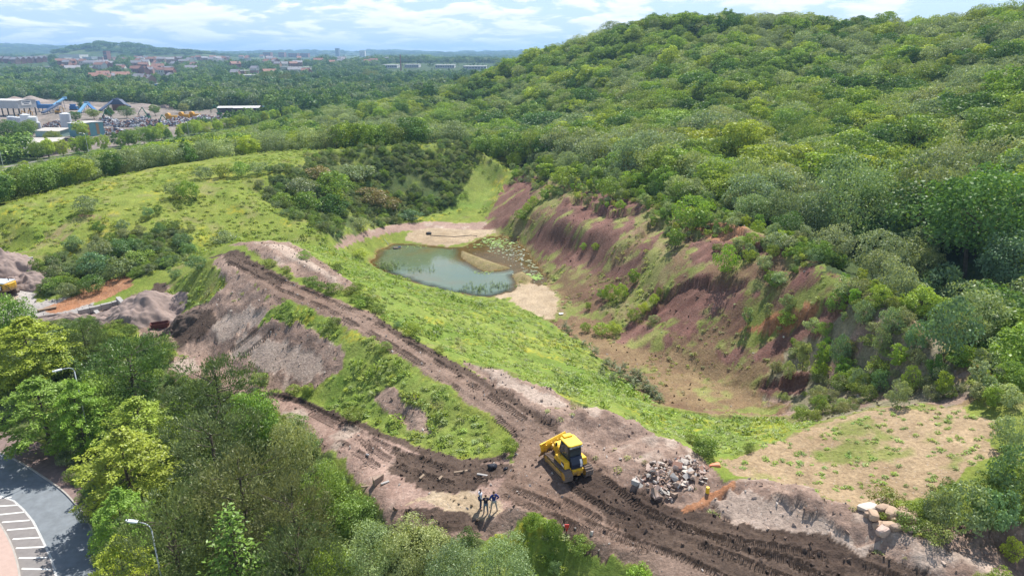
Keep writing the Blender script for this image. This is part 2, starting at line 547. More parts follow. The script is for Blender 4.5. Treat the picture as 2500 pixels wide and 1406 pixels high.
AREAS = [           # kind, ragged edge in metres, measured outline, later ones on top
    ('meadow', 3, [(-200, 600), (0, 505), (200, 450), (400, 405), (650, 372), (910, 358), (1140, 345), (1240, 420), (1200, 520), (1000, 540), (800, 600), (560, 600), (400, 660), (90, 740), (-200, 700)]),
    ('scrub', 5, [(690, 420), (800, 375), (900, 365), (1130, 352), (1190, 400), (1180, 470), (1080, 520), (980, 530), (900, 560), (800, 580), (700, 520), (660, 470)]),
    ('scrub', 3, [(100, 640), (230, 590), (330, 570), (450, 560), (480, 610), (420, 650), (300, 690), (200, 720), (90, 730)]),
    ('lush', 2, [(1150, 400), (1230, 410), (1235, 440), (1190, 500), (1080, 520), (1120, 480)]),
    ('olive', 2, [(120, 560), (200, 525), (240, 530), (160, 580), (60, 620)]),
    ('wood', 4, [(1238, 408), (1300, 404), (1400, 440), (1530, 478), (1640, 500), (1740, 525), (1850, 562), (1950, 607), (2040, 662), (2130, 716), (2220, 776), (2295, 826), (2400, 890), (2600, 960), (2900, 700), (2900, 200), (1500, 160), (1260, 240), (1236, 330)]),
    # quarry bowl
    ('olive', 2, [(1190, 560), (1240, 440), (1300, 430), (1530, 482), (1640, 502), (1740, 530), (1850, 565), (1950, 610), (2040, 665), (2130, 720), (2220, 780), (2290, 826), (2420, 990), (2200, 1000), (1900, 1070), (1740, 1110), (1640, 1060), (1600, 1000), (1440, 860), (1290, 760), (1240, 725), (1270, 620)]),
    ('floor', 2.2, [(1370, 770), (1430, 775), (1520, 815), (1620, 850), (1760, 890), (1850, 930), (1880, 1010), (1760, 1010), (1650, 1005), (1590, 980), (1500, 905), (1420, 842), (1330, 790)]),
    ('tan', 1.5, [(1200, 700), (1260, 690), (1330, 690), (1365, 735), (1350, 780), (1300, 775), (1230, 740)]),
    ('tan', 2, [(1000, 560), (1100, 542), (1190, 548), (1210, 565), (1140, 592), (1100, 605), (1050, 600), (1000, 590)]),
    ('lane', .8, [(778, 606), (840, 580), (900, 562), (960, 547), (1050, 540), (1130, 546), (1200, 535), (1240, 505), (1290, 470), (1300, 478), (1250, 520), (1205, 552), (1130, 562), (1050, 558), (960, 568), (900, 583), (850, 598), (800, 612)]),
    ('red_turf', 2.5, [(1500, 830), (1590, 700), (1700, 640), (1770, 640), (1880, 590), (1990, 640), (2080, 740), (2040, 800), (1900, 880), (1830, 960), (1740, 890), (1640, 860)]),
    ('red_turf', 2.5, [(1340, 690), (1430, 620), (1560, 650), (1530, 720), (1440, 760), (1380, 745)]),
    ('red_turf', 2, [(1660, 560), (1750, 525), (1850, 570), (1930, 600), (1880, 640), (1760, 640), (1690, 600)]),
    ('scrub_bank', 2, [(1900, 870), (2000, 800), (2130, 730), (2220, 785), (2290, 830), (2420, 960), (2350, 985), (2150, 995), (1990, 1030), (1920, 1010), (1850, 960)]),
    ('marl', 1.6, [(1195, 520), (1240, 440), (1280, 430), (1330, 440), (1310, 480), (1270, 520), (1230, 555), (1185, 560)]),
    ('marl', 1.0, [(1290, 590), (1340, 530), (1380, 480), (1440, 500), (1500, 520), (1560, 512), (1540, 560), (1490, 610), (1450, 650), (1400, 660), (1330, 640)]),
    ('marl', 1.0, [(1400, 465), (1480, 475), (1560, 500), (1580, 515), (1480, 515), (1400, 480)]),
    ('marl', 1.0, [(1570, 560), (1610, 530), (1640, 545), (1600, 590), (1560, 640), (1520, 670), (1440, 665), (1480, 630)]),
    ('marl', 1.2, [(1660, 620), (1720, 560), (1760, 550), (1830, 570), (1850, 600), (1780, 610), (1700, 640)]),
    ('orange', 1.0, [(1700, 555), (1750, 535), (1830, 560), (1800, 580), (1740, 570)]),
    ('marl', 1.0, [(1770, 640), (1830, 600), (1900, 585), (1920, 600), (1880, 625), (1820, 630)]),
    ('marl', 1.4, [(1590, 760), (1640, 705), (1700, 680), (1760, 690), (1830, 690), (1850, 720), (1780, 750), (1720, 790), (1680, 830), (1610, 800)]),
    ('marl', 1.0, [(1500, 835), (1540, 785), (1580, 790), (1640, 830), (1620, 850), (1560, 850)]),
    ('marl', 1.4, [(1740, 880), (1830, 810), (1930, 760), (2010, 735), (2060, 755), (2040, 790), (1960, 830), (1880, 870), (1800, 890)]),
    ('orange', 1.2, [(1800, 815), (1900, 760), (2000, 738), (1960, 775), (1870, 810)]),
    ('marl', .8, [(1830, 950), (1880, 930), (1960, 915), (1990, 905), (1960, 950), (1900, 965)]),
    ('marl', .8, [(1930, 690), (1980, 650), (2000, 650), (1960, 695)]),
    ('olive', .8, [(1290, 590), (1380, 480), (1350, 470), (1290, 545), (1260, 590)]),
    ('olive', .8, [(1480, 640), (1560, 560), (1640, 500), (1660, 520), (1600, 570), (1520, 640)]),
    # grassy slope down from the embankment
    ('lush', 1.5, [(690, 590), (800, 600), (860, 620), (905, 650), (1010, 695), (1130, 720), (1240, 730), (1370, 805), (1440, 855), (1600, 990), (1700, 1100), (1690, 1120), (1600, 1065), (1440, 996), (1320, 945), (1200, 900), (1130, 880), (980, 800), (900, 745), (865, 700), (790, 640)]),
    ('lush', 1.2, [(1600, 1000), (1740, 1020), (1890, 1030), (2010, 1030), (1900, 1070), (1740, 1115), (1680, 1080)]),
    ('planted', .8, [(1760, 1125), (1900, 1075), (2010, 1035), (2100, 1007), (2220, 987), (2350, 992), (2440, 1050), (2420, 1110), (2340, 1170), (2260, 1230), (2130, 1225), (2080, 1240), (1950, 1190), (1800, 1160)]),
    # spoil and roads
    ('grey_spoil', .8, [(1130, 885), (1200, 897), (1254, 921), (1331, 942), (1400, 980), (1499, 1016), (1603, 1056), (1720, 1120), (1760, 1165), (1900, 1180), (2080, 1235), (2230, 1300), (2360, 1365), (2480, 1430), (2300, 1460), (2000, 1330), (1700, 1270), (1500, 1200), (1320, 1050), (1200, 945)]),
    ('pale_soil', 1.0, [(1160, 897), (1200, 900), (1290, 935), (1380, 985), (1330, 1000), (1240, 955)]),
    ('pale_soil', 1.4, [(1700, 1225), (1780, 1190), (1900, 1230), (2030, 1290), (2160, 1340), (2080, 1345), (1900, 1290), (1780, 1260)]),
    ('orange', .4, [(1660, 1250), (1730, 1200), (1790, 1170), (1800, 1180), (1720, 1230), (1680, 1262)]),
    ('grey_spoil', .6, [(560, 600), (600, 592), (700, 592), (790, 640), (872, 702), (870, 712), (800, 712), (700, 660), (620, 618)]),
    ('pale_soil', .4, [(640, 597), (700, 600), (800, 665), (840, 692), (800, 680), (700, 625)]),
    ('grey_spoil', 1.0, [(515, 628), (600, 678), (672, 726), (700, 740), (800, 800), (840, 850), (830, 900), (760, 950), (640, 935), (540, 890), (440, 860), (400, 840), (330, 800), (80, 800), (60, 780), (200, 750), (330, 720), (420, 690), (430, 740), (480, 720), (530, 690), (530, 650)]),
    ('pale_soil', 1.0, [(600, 800), (640, 830), (700, 840), (790, 870), (800, 900), (740, 930), (650, 900), (560, 870)]),
    ('pale_soil', 1.2, [(500, 800), (560, 760), (640, 750), (660, 770), (600, 800), (540, 840)]),
    ('dark_soil', .7, [(420, 800), (480, 760), (540, 780), (480, 830), (430, 850)]),
    ('lush', .6, [(530, 650), (556, 690), (520, 730), (450, 760), (425, 755), (410, 710), (440, 680), (490, 650)]),
    ('lush', 1.0, [(690, 735), (780, 765), (860, 808), (938, 855), (1016, 903), (1073, 940), (1150, 1000), (1210, 1060), (1220, 1105), (1140, 1110), (1060, 1090), (970, 1055), (860, 1010), (790, 980), (780, 950), (840, 900), (840, 850), (780, 810), (720, 790), (640, 790), (650, 760)]),
    ('grey_spoil', .6, [(930, 1000), (910, 960), (950, 930), (990, 990), (1030, 1010), (1060, 1050), (1010, 1050)]),
    ('yard', 1.0, [(-100, 700), (60, 660), (90, 740), (190, 722), (240, 735), (150, 790), (60, 800), (-100, 790)]),
    ('pale_soil', .8, [(-60, 620), (0, 615), (60, 635), (90, 640), (60, 690), (40, 740), (-60, 760)]),
    ('orange', .5, [(100, 755), (200, 715), (270, 690), (330, 680), (320, 700), (270, 725), (190, 750), (130, 765)]),
    ('orange', .5, [(190, 705), (240, 690), (310, 670), (325, 683), (270, 705), (210, 722)]),
    ('dark_soil', .3, [(375, 690), (405, 690), (410, 705), (390, 720), (370, 712)]),
    ('lane', 1.0, [(410, 870), (470, 868), (560, 890), (600, 925), (700, 955), (790, 995), (850, 1020), (968, 1068), (1058, 1100), (1147, 1118), (1240, 1115), (1290, 1170), (1300, 1262), (1170, 1330), (930, 1270), (890, 1190), (830, 1120), (760, 1065), (640, 995), (520, 950), (400, 920)]),
    ('pale_soil', .8, [(415, 880), (470, 875), (490, 905), (440, 925)]),
    ('tan', .8, [(1010, 1225), (1060, 1205), (1150, 1195), (1230, 1215), (1240, 1250), (1150, 1255), (1060, 1240)]),
    ('grey_spoil', .5, [(1170, 1260), (1290, 1240), (1300, 1262), (1260, 1295), (1190, 1325), (1150, 1300)]),
    ('dark_soil', .5, [(985, 1240), (1060, 1243), (1140, 1245), (1180, 1265), (1150, 1300), (1080, 1290), (1020, 1265)]),
    ('dark_soil', .8, [(950, 1095), (1060, 1105), (1150, 1125), (1260, 1140), (1240, 1165), (1160, 1190), (1060, 1205), (990, 1180), (960, 1150)]),
    ('dark_soil', .4, [(600, 950), (700, 955), (783, 990), (850, 1017), (968, 1065), (1058, 1098), (1147, 1118), (1240, 1112), (1230, 1124), (1140, 1132), (1050, 1112), (960, 1082), (840, 1032), (780, 1005), (690, 970)]),
    ('brown_soil', .6, [(512, 628), (575, 610), (650, 652), (720, 688), (806, 724), (899, 760), (968, 808), (1058, 856), (1142, 903), (1207, 945), (1245, 970), (1320, 1022), (1390, 1070), (1530, 1192), (1640, 1235), (1800, 1275), (2000, 1312), (2250, 1395), (2400, 1480), (1700, 1480), (1560, 1390), (1500, 1362), (1400, 1312), (1300, 1262), (1215, 1200), (1260, 1130), (1249, 1074), (1207, 1029), (1148, 981), (1073, 933), (1016, 897), (938, 850), (854, 800), (767, 752), (672, 726), (600, 678)]),
    ('dark_soil', .6, [(512, 628), (575, 610), (650, 652), (700, 682), (680, 700), (600, 660), (560, 650)]),
    ('dark_soil', .4, [(899, 757), (968, 805), (1058, 853), (1142, 900), (1207, 942), (1320, 1020), (1390, 1068), (1340, 1050), (1240, 985), (1142, 920), (1050, 870), (960, 820)]),
    ('dark_soil', .7, [(1380, 1160), (1440, 1140), (1530, 1190), (1640, 1232), (1800, 1272), (2000, 1310), (2250, 1393), (2420, 1480), (2000, 1480), (1800, 1420), (1640, 1360), (1520, 1290), (1420, 1220)]),
    ('dark_soil', .5, [(1300, 1265), (1400, 1312), (1500, 1362), (1580, 1400), (1700, 1470), (1560, 1470), (1440, 1350), (1330, 1290)]),
    ('lush', .7, [(1255, 1292), (1300, 1262), (1360, 1295), (1420, 1325), (1500, 1365), (1580, 1405), (1660, 1460), (1300, 1500), (1150, 1420), (1200, 1330)]),
    ('grey_spoil', .8, [(2240, 1290), (2330, 1282), (2420, 1285), (2560, 1280), (2560, 1460), (2420, 1420), (2330, 1345)]),
    ('scrub', 1.0, [(-100, 820), (200, 800), (400, 850), (420, 920), (520, 955), (640, 1000), (750, 1070), (820, 1130), (880, 1200), (920, 1270), (1000, 1290), (1200, 1340), (1150, 1430), (260, 1500), (240, 1300), (150, 1110), (-100, 1030)]),
]
# main road, lower left
ROAD_Z = -8.0


def PZ(px, py, z=ROAD_Z):
    return P(px, py, z)[:2]


def bilerp_poly(kind, poly):
    return kind, poly


AREAS_W = [(k, e, wpoly(pts)) for k, e, pts in AREAS]
YARD = np.array([P(px, py, -8.5)[:2] for px, py in [(-120, 356), (90, 392), (215, 366), (330, 349), (455, 325), (560, 303), (690, 282), (640, 262), (540, 262), (470, 272), (420, 264), (330, 250), (180, 246), (100, 240), (-120, 250)]])
AREAS_W.append(('yard_dirt', 6, YARD))
SCARPS_W = [wpoly(L) for L in [
    [(1372, 505), (1392, 480), (1440, 497), (1492, 522), (1530, 514), (1570, 512)],
    [(1555, 580), (1592, 534), (1645, 546), (1668, 560)],
    [(1672, 590), (1715, 552), (1760, 545), (1810, 560), (1850, 580)],
    [(1575, 770), (1625, 706), (1690, 682), (1760, 690), (1840, 690)],
    [(1780, 640), (1830, 603), (1900, 587), (1930, 596)],
    [(1840, 815), (1920, 766), (2005, 735), (2060, 755)],
    [(1840, 950), (1880, 930), (1960, 915), (2000, 902)],
    [(1215, 480), (1240, 442), (1285, 430), (1335, 442)]]]
POND_RIM = np.array([P(px, py, -12.0)[:2] for px, py in [(905, 645), (930, 660), (965, 674), (1010, 692), (1060, 705), (1130, 717), (1190, 723), (1235, 718), (1258, 700), (1275, 686), (1300, 690), (1322, 700), (1340, 690), (1318, 655), (1290, 615), (1262, 590), (1225, 575), (1190, 578), (1160, 590), (1120, 606), (1080, 603), (1040, 600), (1000, 596), (955, 597), (925, 610)]])
ISLAND = np.array([P(px, py, -12.0)[:2] for px, py in [(1126, 612), (1150, 622), (1200, 640), (1245, 655), (1225, 660), (1180, 662), (1150, 645), (1125, 628)]])
ARM = np.array([P(px, py, -12.0)[:2] for px, py in [(1112, 610), (1160, 586), (1225, 570), (1295, 612), (1325, 655), (1345, 692), (1300, 695), (1268, 684), (1245, 655), (1200, 641), (1150, 624), (1126, 613)]])
KNOLL = np.array([P(px, py, -12.0)[:2] for px, py in [(1250, 672), (1275, 664), (1300, 680), (1290, 696), (1262, 694)]])
SPIT = np.array([P(px, py, -12.0)[:2] for px, py in [(1230, 722), (1258, 702), (1290, 696), (1330, 700), (1350, 730), (1300, 765), (1240, 735)]])


def edge_dist(poly, x, y):
    d = np.full(x.shape, 1e9)
    n = len(poly)
    for i in range(n):
        x0, y0 = poly[i]
        x1, y1 = poly[(i + 1) % n]
        L2 = (x1 - x0) ** 2 + (y1 - y0) ** 2
        t = np.clip(((x - x0) * (x1 - x0) + (y - y0) * (y1 - y0)) / L2, 0, 1)
        d = np.minimum(d, np.hypot(x - x0 - t * (x1 - x0), y - y0 - t * (y1 - y0)))
    return d


def ground_parts(x, y):
    """height, colour, grass cover and tread of the ground at many points"""
    n = x.shape
    z = base_height(x, y).copy()
    cola = np.zeros(n + (3,))
    grass = np.zeros(n)
    clod = np.zeros(n)
    kind_i = np.full(n, -1)
    r = np.hypot(x, y)
    big = fbm(x / 9.0, y / 9.0, 4, 31)
    med = fbm(x / 1.6, y / 1.6, 3, 47)
    fin = fbm(x / 0.45, y / 0.45, 2, 53)
    f = np.clip((big - .5) * 1.6 + (med - .5) * .9 + (fin - .5) * .9 + .5, 0, 1)[..., None]
    # far country: woods, meadows
    fa = fbm(x / 260.0, y / 260.0, 4, 61)
    fld = smooth(.56, .62, fbm(x / 420.0 + 7, y / 420.0, 3, 77))[..., None]
    c0 = np.array((.030, .055, .018)) * (1 - f) + np.array((.055, .090, .026)) * f
    c1 = np.array((.13, .18, .06))
    cola[:] = c0 * (1 - .55 * fld) + c1 * .55 * fld
    grass[:] = .6
    # near ground by default
    near = (r < 330)
    wx = (fbm(x / 2.2, y / 2.2, 3, 101) - .5) * 2
    wy = (fbm(x / 2.2, y / 2.2, 3, 137) - .5) * 2
    wx2 = (fbm(x / .5, y / .5, 2, 103) - .5) * .8
    wy2 = (fbm(x / .5, y / .5, 2, 139) - .5) * .8
    kinds = list(SOIL)
    if near.any():
        a, b, cl, g = SOIL['meadow']
        cola[near] = (np.array(a) * (1 - f) + np.array(b) * f)[near]
        grass[near] = g
        clod[near] = cl
    for k, e, poly in AREAS_W:
        m = inside(poly, x + (wx + wx2) * e, y + (wy + wy2) * e)
        if not m.any():
            continue
        a, b, cl, g = SOIL[k]
        cola[m] = (np.array(a) * (1 - f[m]) + np.array(b) * f[m])
        grass[m] = g
        clod[m] = cl
        kind_i[m] = kinds.index(k)
    # thin turf creeping over bare ground and bare spots in turf
    patch = fbm(x / 3.2 + 50, y / 3.2, 4, 211)
    for k, lo, hi, tint, gg in (('red_turf', .48, .62, 'olive', .5), ('scrub_bank', .55, .68, 'grey_spoil', .0), ('olive', .56, .66, 'floor', .1), ('floor', .60, .72, 'olive', .5), ('marl', .62, .74, 'olive', .5), ('meadow', .62, .74, 'olive', .6), ('lush', .70, .80, 'olive', .6), ('scrub', .62, .70, 'meadow', 1.0), ('planted', .58, .72, 'olive', .4), ('grey_spoil', .63, .75, 'pale_soil', 0.), ('lane', .62, .72, 'pale_soil', 0.)):
        m = kind_i == kinds.index(k)
        if k == 'meadow':
            m = m | ((kind_i < 0) & near)
        w = (smooth(lo, hi, patch) * m)[..., None]
        a, b, cl, g = SOIL[tint]
        cola[:] = cola * (1 - w) + (np.array(a) * (1 - f) + np.array(b) * f) * w
        grass[:] = grass * (1 - w[..., 0]) + gg * w[..., 0]
    mm = (kind_i == kinds.index('olive'))
    w = (smooth(.52, .62, fbm(x / 1.3, y / 4.0, 3, 411)) * mm * .5)[..., None]
    cola[:] = cola * (1 - w) + np.array((.25, .17, .11)) * w
    # buttercups: drifts of yellow in the slope grass
    mm = ((kind_i == kinds.index('lush')) | (kind_i == kinds.index('meadow')))
    w = (smooth(.60, .72, fbm(x / 5.0, y / 5.0, 3, 511)) * smooth(.5, .6, fbm(x / .35, y / .35, 2, 512)) * mm * .55)[..., None]
    cola[:] = cola * (1 - w) + np.array((.38, .33, .03)) * w
    # relief: clods, gullies on the marl
    z += clod * (fbm(x / .8, y / .8, 4, 301) - .5) * 2.6 * (r < 330)
    dark = (kind_i == kinds.index('dark_soil'))
    z += dark * (np.abs(fbm(x / .5, y / .5, 3, 305) - .5) * 1.1 - .1) * .55
    bowl = np.isin(kind_i, [kinds.index(k) for k in ('marl', 'olive', 'orange', 'red_turf')]) & (x > 5) & (z > -11.2) & (y > 60)
    lay = fbm((x * .85 + y * .5) / 14.0, (y * .85 - x * .5) / 1.5, 4, 321)
    lay2 = fbm((x * .85 + y * .5) / 30.0, (y * .85 - x * .5) / 6.5, 3, 325)
    slopew = smooth(-11.0, -8.0, z) * bowl
    z += slopew * ((lay - .5) * .7 + (lay2 - .5) * 1.3 + (fbm(x / 5.0, y / 5.0, 3, 329) - .5) * .9)
    for sc in SCARPS_W:
        q = np.flatnonzero((x > sc[:, 0].min() - 9) & (x < sc[:, 0].max() + 9) & (y > sc[:, 1].min() - 9) & (y < sc[:, 1].max() + 9))
        if not len(q):
            continue
        jx = (fbm(x[q] / 1.5, y[q] / 1.5, 3, 371) - .5) * 2.4
        jy = (fbm(x[q] / 1.5, y[q] / 1.5, 3, 373) - .5) * 2.4
        d, al, sd = path_dist([tuple(p) for p in sc], x[q] + jx, y[q] + jy, 9)
        L = np.hypot(*np.diff(sc, axis=0).T).sum()
        endw = smooth(0, 2.0, al) * smooth(0, 2.0, L - al)
        z[q] += np.where(sd < 0, -1.0 * np.exp(-(d / 3.2) ** 2) * smooth(0, .35, d), .25 * np.exp(-(d / 1.2) ** 2)) * endw * (d < 9)
    st = (smooth(.35, .65, lay) * (kind_i == kinds.index('marl')))[..., None]
    cola[:] = cola * (1 - .45 * st) + cola * np.array((1.55, 1.45, 1.5)) * .45 * st
    hum = np.isin(kind_i, [kinds.index(k) for k in ('meadow', 'scrub', 'lush')])
    z += hum * (fbm(x / 4.0, y / 4.0, 3, 333) - .5) * .7
    sp_ = (kind_i == kinds.index('grey_spoil'))
    z += sp_ * ((fbm(x / 2.8, y / 2.8, 4, 341) - .5) * 1.7 + (fbm(x / .35, y / .35, 2, 343) - .5) * .22)
    # pond basin, island and banks
    if ((x > -60) & (x < 40) & (y > 110) & (y < 190)).any():
        q = (x > -60) & (x < 40) & (y > 110) & (y < 190)
        xs, ys = x[q], y[q]
        ins = inside(POND_RIM, xs, ys)
        jx_ = (fbm(xs / 2.0, ys / 2.0, 3, 391) - .5) * 2.2
        jy_ = (fbm(xs / 2.0, ys / 2.0, 3, 393) - .5) * 2.2
        ins = inside(POND_RIM, xs + jx_, ys + jy_)
        dr = edge_dist(POND_RIM, xs + jx_, ys + jy_)
        isl = inside(ISLAND, xs, ys)
        di = edge_dist(ISLAND, xs, ys)
        kno = inside(KNOLL, xs, ys)
        dk = edge_dist(KNOLL, xs, ys)
        zq = z[q]
        depth = np.where(ins, -12.05 - np.minimum(dr * .28, 1.6), zq)
        arm = inside(ARM, xs + jx_ * .5, ys + jy_ * .5)
        depth = np.where(ins & arm, np.maximum(depth, -12.10 - .32 * np.clip(fbm(xs / 3.5, ys / 3.5, 3, 397) - .30, 0, 1)), depth)
        rise = np.where(isl, np.minimum(.12 + di * .40, .9) - 12.0, -12.1 - di * .25)
        rise2 = np.where(kno, np.minimum(.1 + dk * .5, .9) - 12.0, -12.1 - dk * .4)
        zz = np.where(ins, np.maximum(np.maximum(depth, rise), rise2), np.maximum(zq, -11.97 + np.minimum(dr * .12, .4)))
        wob = (fbm(xs / 1.2, ys / 1.2, 3, 351) - .5) * .3
        zz = zz + np.where(ins & ~isl & ~kno, wob * .6, 0)
        z[q] = zz
        cq = cola[q]
        gq = grass[q]
        wetl = (smooth(.9, .1, dr) * (~ins) * .8)[..., None]
        cq = cq * (1 - wetl * .7) + np.array((.20, .135, .075)) * wetl * .7
        bed = ins[..., None]
        cq = np.where(bed, np.array((.22, .13, .045)) * (.7 + .6 * fbm(xs / 1.5, ys / 1.5, 2, 9))[..., None], cq)
        tn = (isl | kno)[..., None]
        ft = fbm(xs / .9, ys / .9, 3, 12)[..., None]
        cq = np.where(tn, np.array((.16, .15, .05)) * (1 - ft) + np.array((.30, .225, .13)) * ft, cq)
        gq = np.where(ins, 0, gq)
        gq = np.where(isl | kno, .6, gq)
        cola[q] = cq
        grass[q] = gq
    # flat bed under the tarmac of the main road
    rd = (x < -20) & (y < 75) & (z < -7.2)
    z = np.where(rd & (y < 70), np.minimum(z, -8.12 + 0 * z), z)
    return z, cola, grass, kind_i


# caterpillar treads pressed into the soil: centre lines of single track prints
TREADS = [[hit(px, py)[:2] for px, py in L] for L in [
    [(1395, 1190), (1480, 1240), (1580, 1285), (1700, 1330), (1850, 1385), (1980, 1440)],
    [(1470, 1165), (1560, 1235), (1660, 1285), (1800, 1335), (1960, 1390), (2100, 1450)],
    [(1240, 1190), (1330, 1225), (1440, 1280), (1540, 1320), (1660, 1360), (1780, 1420)],
    [(1230, 1215), (1310, 1245), (1400, 1285), (1480, 1310), (1570, 1345)],
    [(1700, 1290), (1820, 1325), (1940, 1345), (2080, 1370), (2200, 1420)],
    [(1560, 1255), (1700, 1300), (1860, 1350), (2020, 1400), (2150, 1460)],
    [(1260, 1165), (1330, 1200), (1420, 1245), (1500, 1290)],
    [(640, 960), (740, 985), (830, 1030), (930, 1085), (1060, 1135), (1180, 1175)],
    [(760, 1010), (860, 1060), (930, 1110), (1000, 1150), (1100, 1180)],
    [(880, 1060), (905, 1100), (890, 1140)],
    [(830, 1080), (880, 1110), (920, 1140)],
    [(560, 640), (680, 705), (800, 755), (900, 810), (1000, 870), (1080, 925), (1180, 995), (1280, 1075)],
    [(600, 640), (700, 690), (820, 740), (930, 795), (1040, 865), (1130, 925), (1230, 990), (1330, 1060)],
    [(560, 860), (600, 830), (640, 800)], [(590, 875), (630, 840), (660, 815)],
]]
HOSE = None


def build_ground():
    ys = np.concatenate([np.linspace(-60, 18, 14), np.geomspace(20, 330, 640), np.geomspace(330, 15000, 190)[1:]])
    us = np.linspace(-1, 1, 700)
    Yg, Ug = np.meshgrid(ys, us, indexing='ij')
    Xg = Ug * (0.80 * np.maximum(Yg, 0) + 26 + 30 * (Yg < 0))
    x, y = Xg.ravel(), Yg.ravel()
    z, c, g, kind_i = ground_parts(x, y)
    # tread prints
    along = np.zeros(x.shape)
    tw = np.zeros(x.shape)
    nearm = np.flatnonzero((y > 30) & (y < 120) & (x > -70) & (x < 60))
    for i, path in enumerate(TREADS):
        d, al, sd = path_dist(path, x[nearm], y[nearm], 2.0)
        w = smooth(.36, .26, d) * smooth(.38, .5, fbm(x[nearm] / 2.4 + i * 9, y[nearm] / 2.4, 3, 600 + i))
        b = w > tw[nearm]
        along[nearm[b]] = al[b] + .13 * i
        tw[nearm] = np.maximum(tw[nearm], w)
        rim = smooth(.30, .40, d) * smooth(.62, .46, d)
        z[nearm] += -.07 * smooth(.36, .26, d) + .08 * rim
    # wide wheel ruts on the far track
    nr, nc = Yg.shape
    idx = np.arange(nr * nc).reshape(nr, nc)
    quads = np.stack([idx[:-1, :-1], idx[:-1, 1:], idx[1:, 1:], idx[1:, :-1]], -1).reshape(-1, 4)
    me = bpy.data.meshes.new('ground')
    me.vertices.add(len(x))
    me.vertices.foreach_set('co', np.stack([x, y, z], -1).astype(np.float32).ravel())
    me.loops.add(quads.size)
    me.loops.foreach_set('vertex_index', quads.ravel().astype(np.int32))
    me.polygons.add(len(quads))
    me.polygons.foreach_set('loop_start', (np.arange(len(quads)) * 4).astype(np.int32))
    me.polygons.foreach_set('loop_total', np.full(len(quads), 4, np.int32))
    me.polygons.foreach_set('use_smooth', np.ones(len(quads), bool))
    me.update(calc_edges=True)
    a = me.attributes.new('soil', 'FLOAT_COLOR', 'POINT')
    a.data.foreach_set('color', np.concatenate([c, np.ones((len(x), 1))], 1).astype(np.float32).ravel())
    for nm, v in (('grass', g), ('along', along), ('tread', tw)):
        a = me.attributes.new(nm, 'FLOAT', 'POINT')
        a.data.foreach_set('value', v.astype(np.float32))
    return tag(link_mesh('ground', me), kind='structure')


def attr(t, name, kind='GEOMETRY'):
    n = t.nodes.new('ShaderNodeAttribute')
    n.attribute_name = name
    n.attribute_type = kind
    return n


def new_mat(name):
    m = bpy.data.materials.new(name)
    m.use_nodes = True
    t = m.node_tree
    t.nodes.clear()
    out = t.nodes.new('ShaderNodeOutputMaterial')
    return m, t, out


def ground_material():
    m, t, out = new_mat('ground_cover')
    b = N(t, 'ShaderNodeBsdfPrincipled', ins={'Roughness': 0.95, 'Specular IOR Level': 0.15})
    geo = N(t, 'ShaderNodeNewGeometry')
    soil = attr(t, 'soil')
    gr = attr(t, 'grass')
    n1 = N(t, 'ShaderNodeTexNoise', ins={'Scale': 3.4, 'Detail': 6.0, 'Roughness': 0.68})
    t.links.new(geo.outputs['Position'], n1.inputs['Vector'])
    n2 = N(t, 'ShaderNodeTexNoise', ins={'Scale': 0.35, 'Detail': 5.0, 'Roughness': 0.6})
    t.links.new(geo.outputs['Position'], n2.inputs['Vector'])
    v1 = ramp(t, n1.outputs[0], [(0.28, 0.62), (0.5, 1.0), (0.75, 1.45)])
    v2 = ramp(t, n2.outputs[0], [(0.3, 0.82), (0.7, 1.18)])
    vv = math_node(t, 'MULTIPLY', v1, v2)
    cc = N(t, 'ShaderNodeVectorMath', operation='SCALE')
    t.links.new(soil.outputs['Color'], cc.inputs[0])
    t.links.new(vv, cc.inputs['Scale'])
    # small pale stones in bare soil
    vo = N(t, 'ShaderNodeTexVoronoi', ins={'Scale': 4.5, 'Randomness': 1.0})
    t.links.new(geo.outputs['Position'], vo.inputs['Vector'])
    bare = math_node(t, 'SUBTRACT', 1.0, gr.outputs['Fac'], clamp=True)
    pick = N(t, 'ShaderNodeSeparateColor')
    t.links.new(vo.outputs['Color'], pick.inputs[0])
    st = math_node(t, 'MULTIPLY', math_node(t, 'LESS_THAN', vo.outputs['Distance'], 0.30), math_node(t, 'GREATER_THAN', pick.outputs[0], 0.86))
    lum = N(t, 'ShaderNodeSeparateColor')
    t.links.new(soil.outputs['Color'], lum.inputs[0])
    st = math_node(t, 'MULTIPLY', math_node(t, 'MULTIPLY', st, bare), ramp(t, lum.outputs[0], [(.12, 0.0), (.25, .5)]))
    c2 = mixc(t, st, cc.outputs[0], (0.42, 0.37, 0.33))
    t.links.new(c2, b.inputs['Base Color'])
    al = attr(t, 'along')
    tw = attr(t, 'tread')
    wv = math_node(t, 'SINE', math_node(t, 'MULTIPLY', al.outputs['Fac'], 2 * pi / 0.27))
    wv = math_node(t, 'MULTIPLY', math_node(t, 'MULTIPLY', wv, tw.outputs['Fac']), 0.15)
    hgt = math_node(t, 'MULTIPLY_ADD', n1.outputs[0], 0.16, wv)
    bp = N(t, 'ShaderNodeBump', ins={'Strength': 0.9, 'Distance': 1.0})
    t.links.new(hgt, bp.inputs['Height'])
    t.links.new(bp.outputs[0], b.inputs['Normal'])
    t.links.new(b.outputs[0], out.inputs[0])
    return m


ground = build_ground()
ground.data.materials.append(ground_material())


def gz(x, y):
    """height of the finished ground"""
    return ground_parts(np.atleast_1d(np.asarray(x, float)), np.atleast_1d(np.asarray(y, float)))[0]


def gz1(x, y):
    return float(gz(x, y)[0])


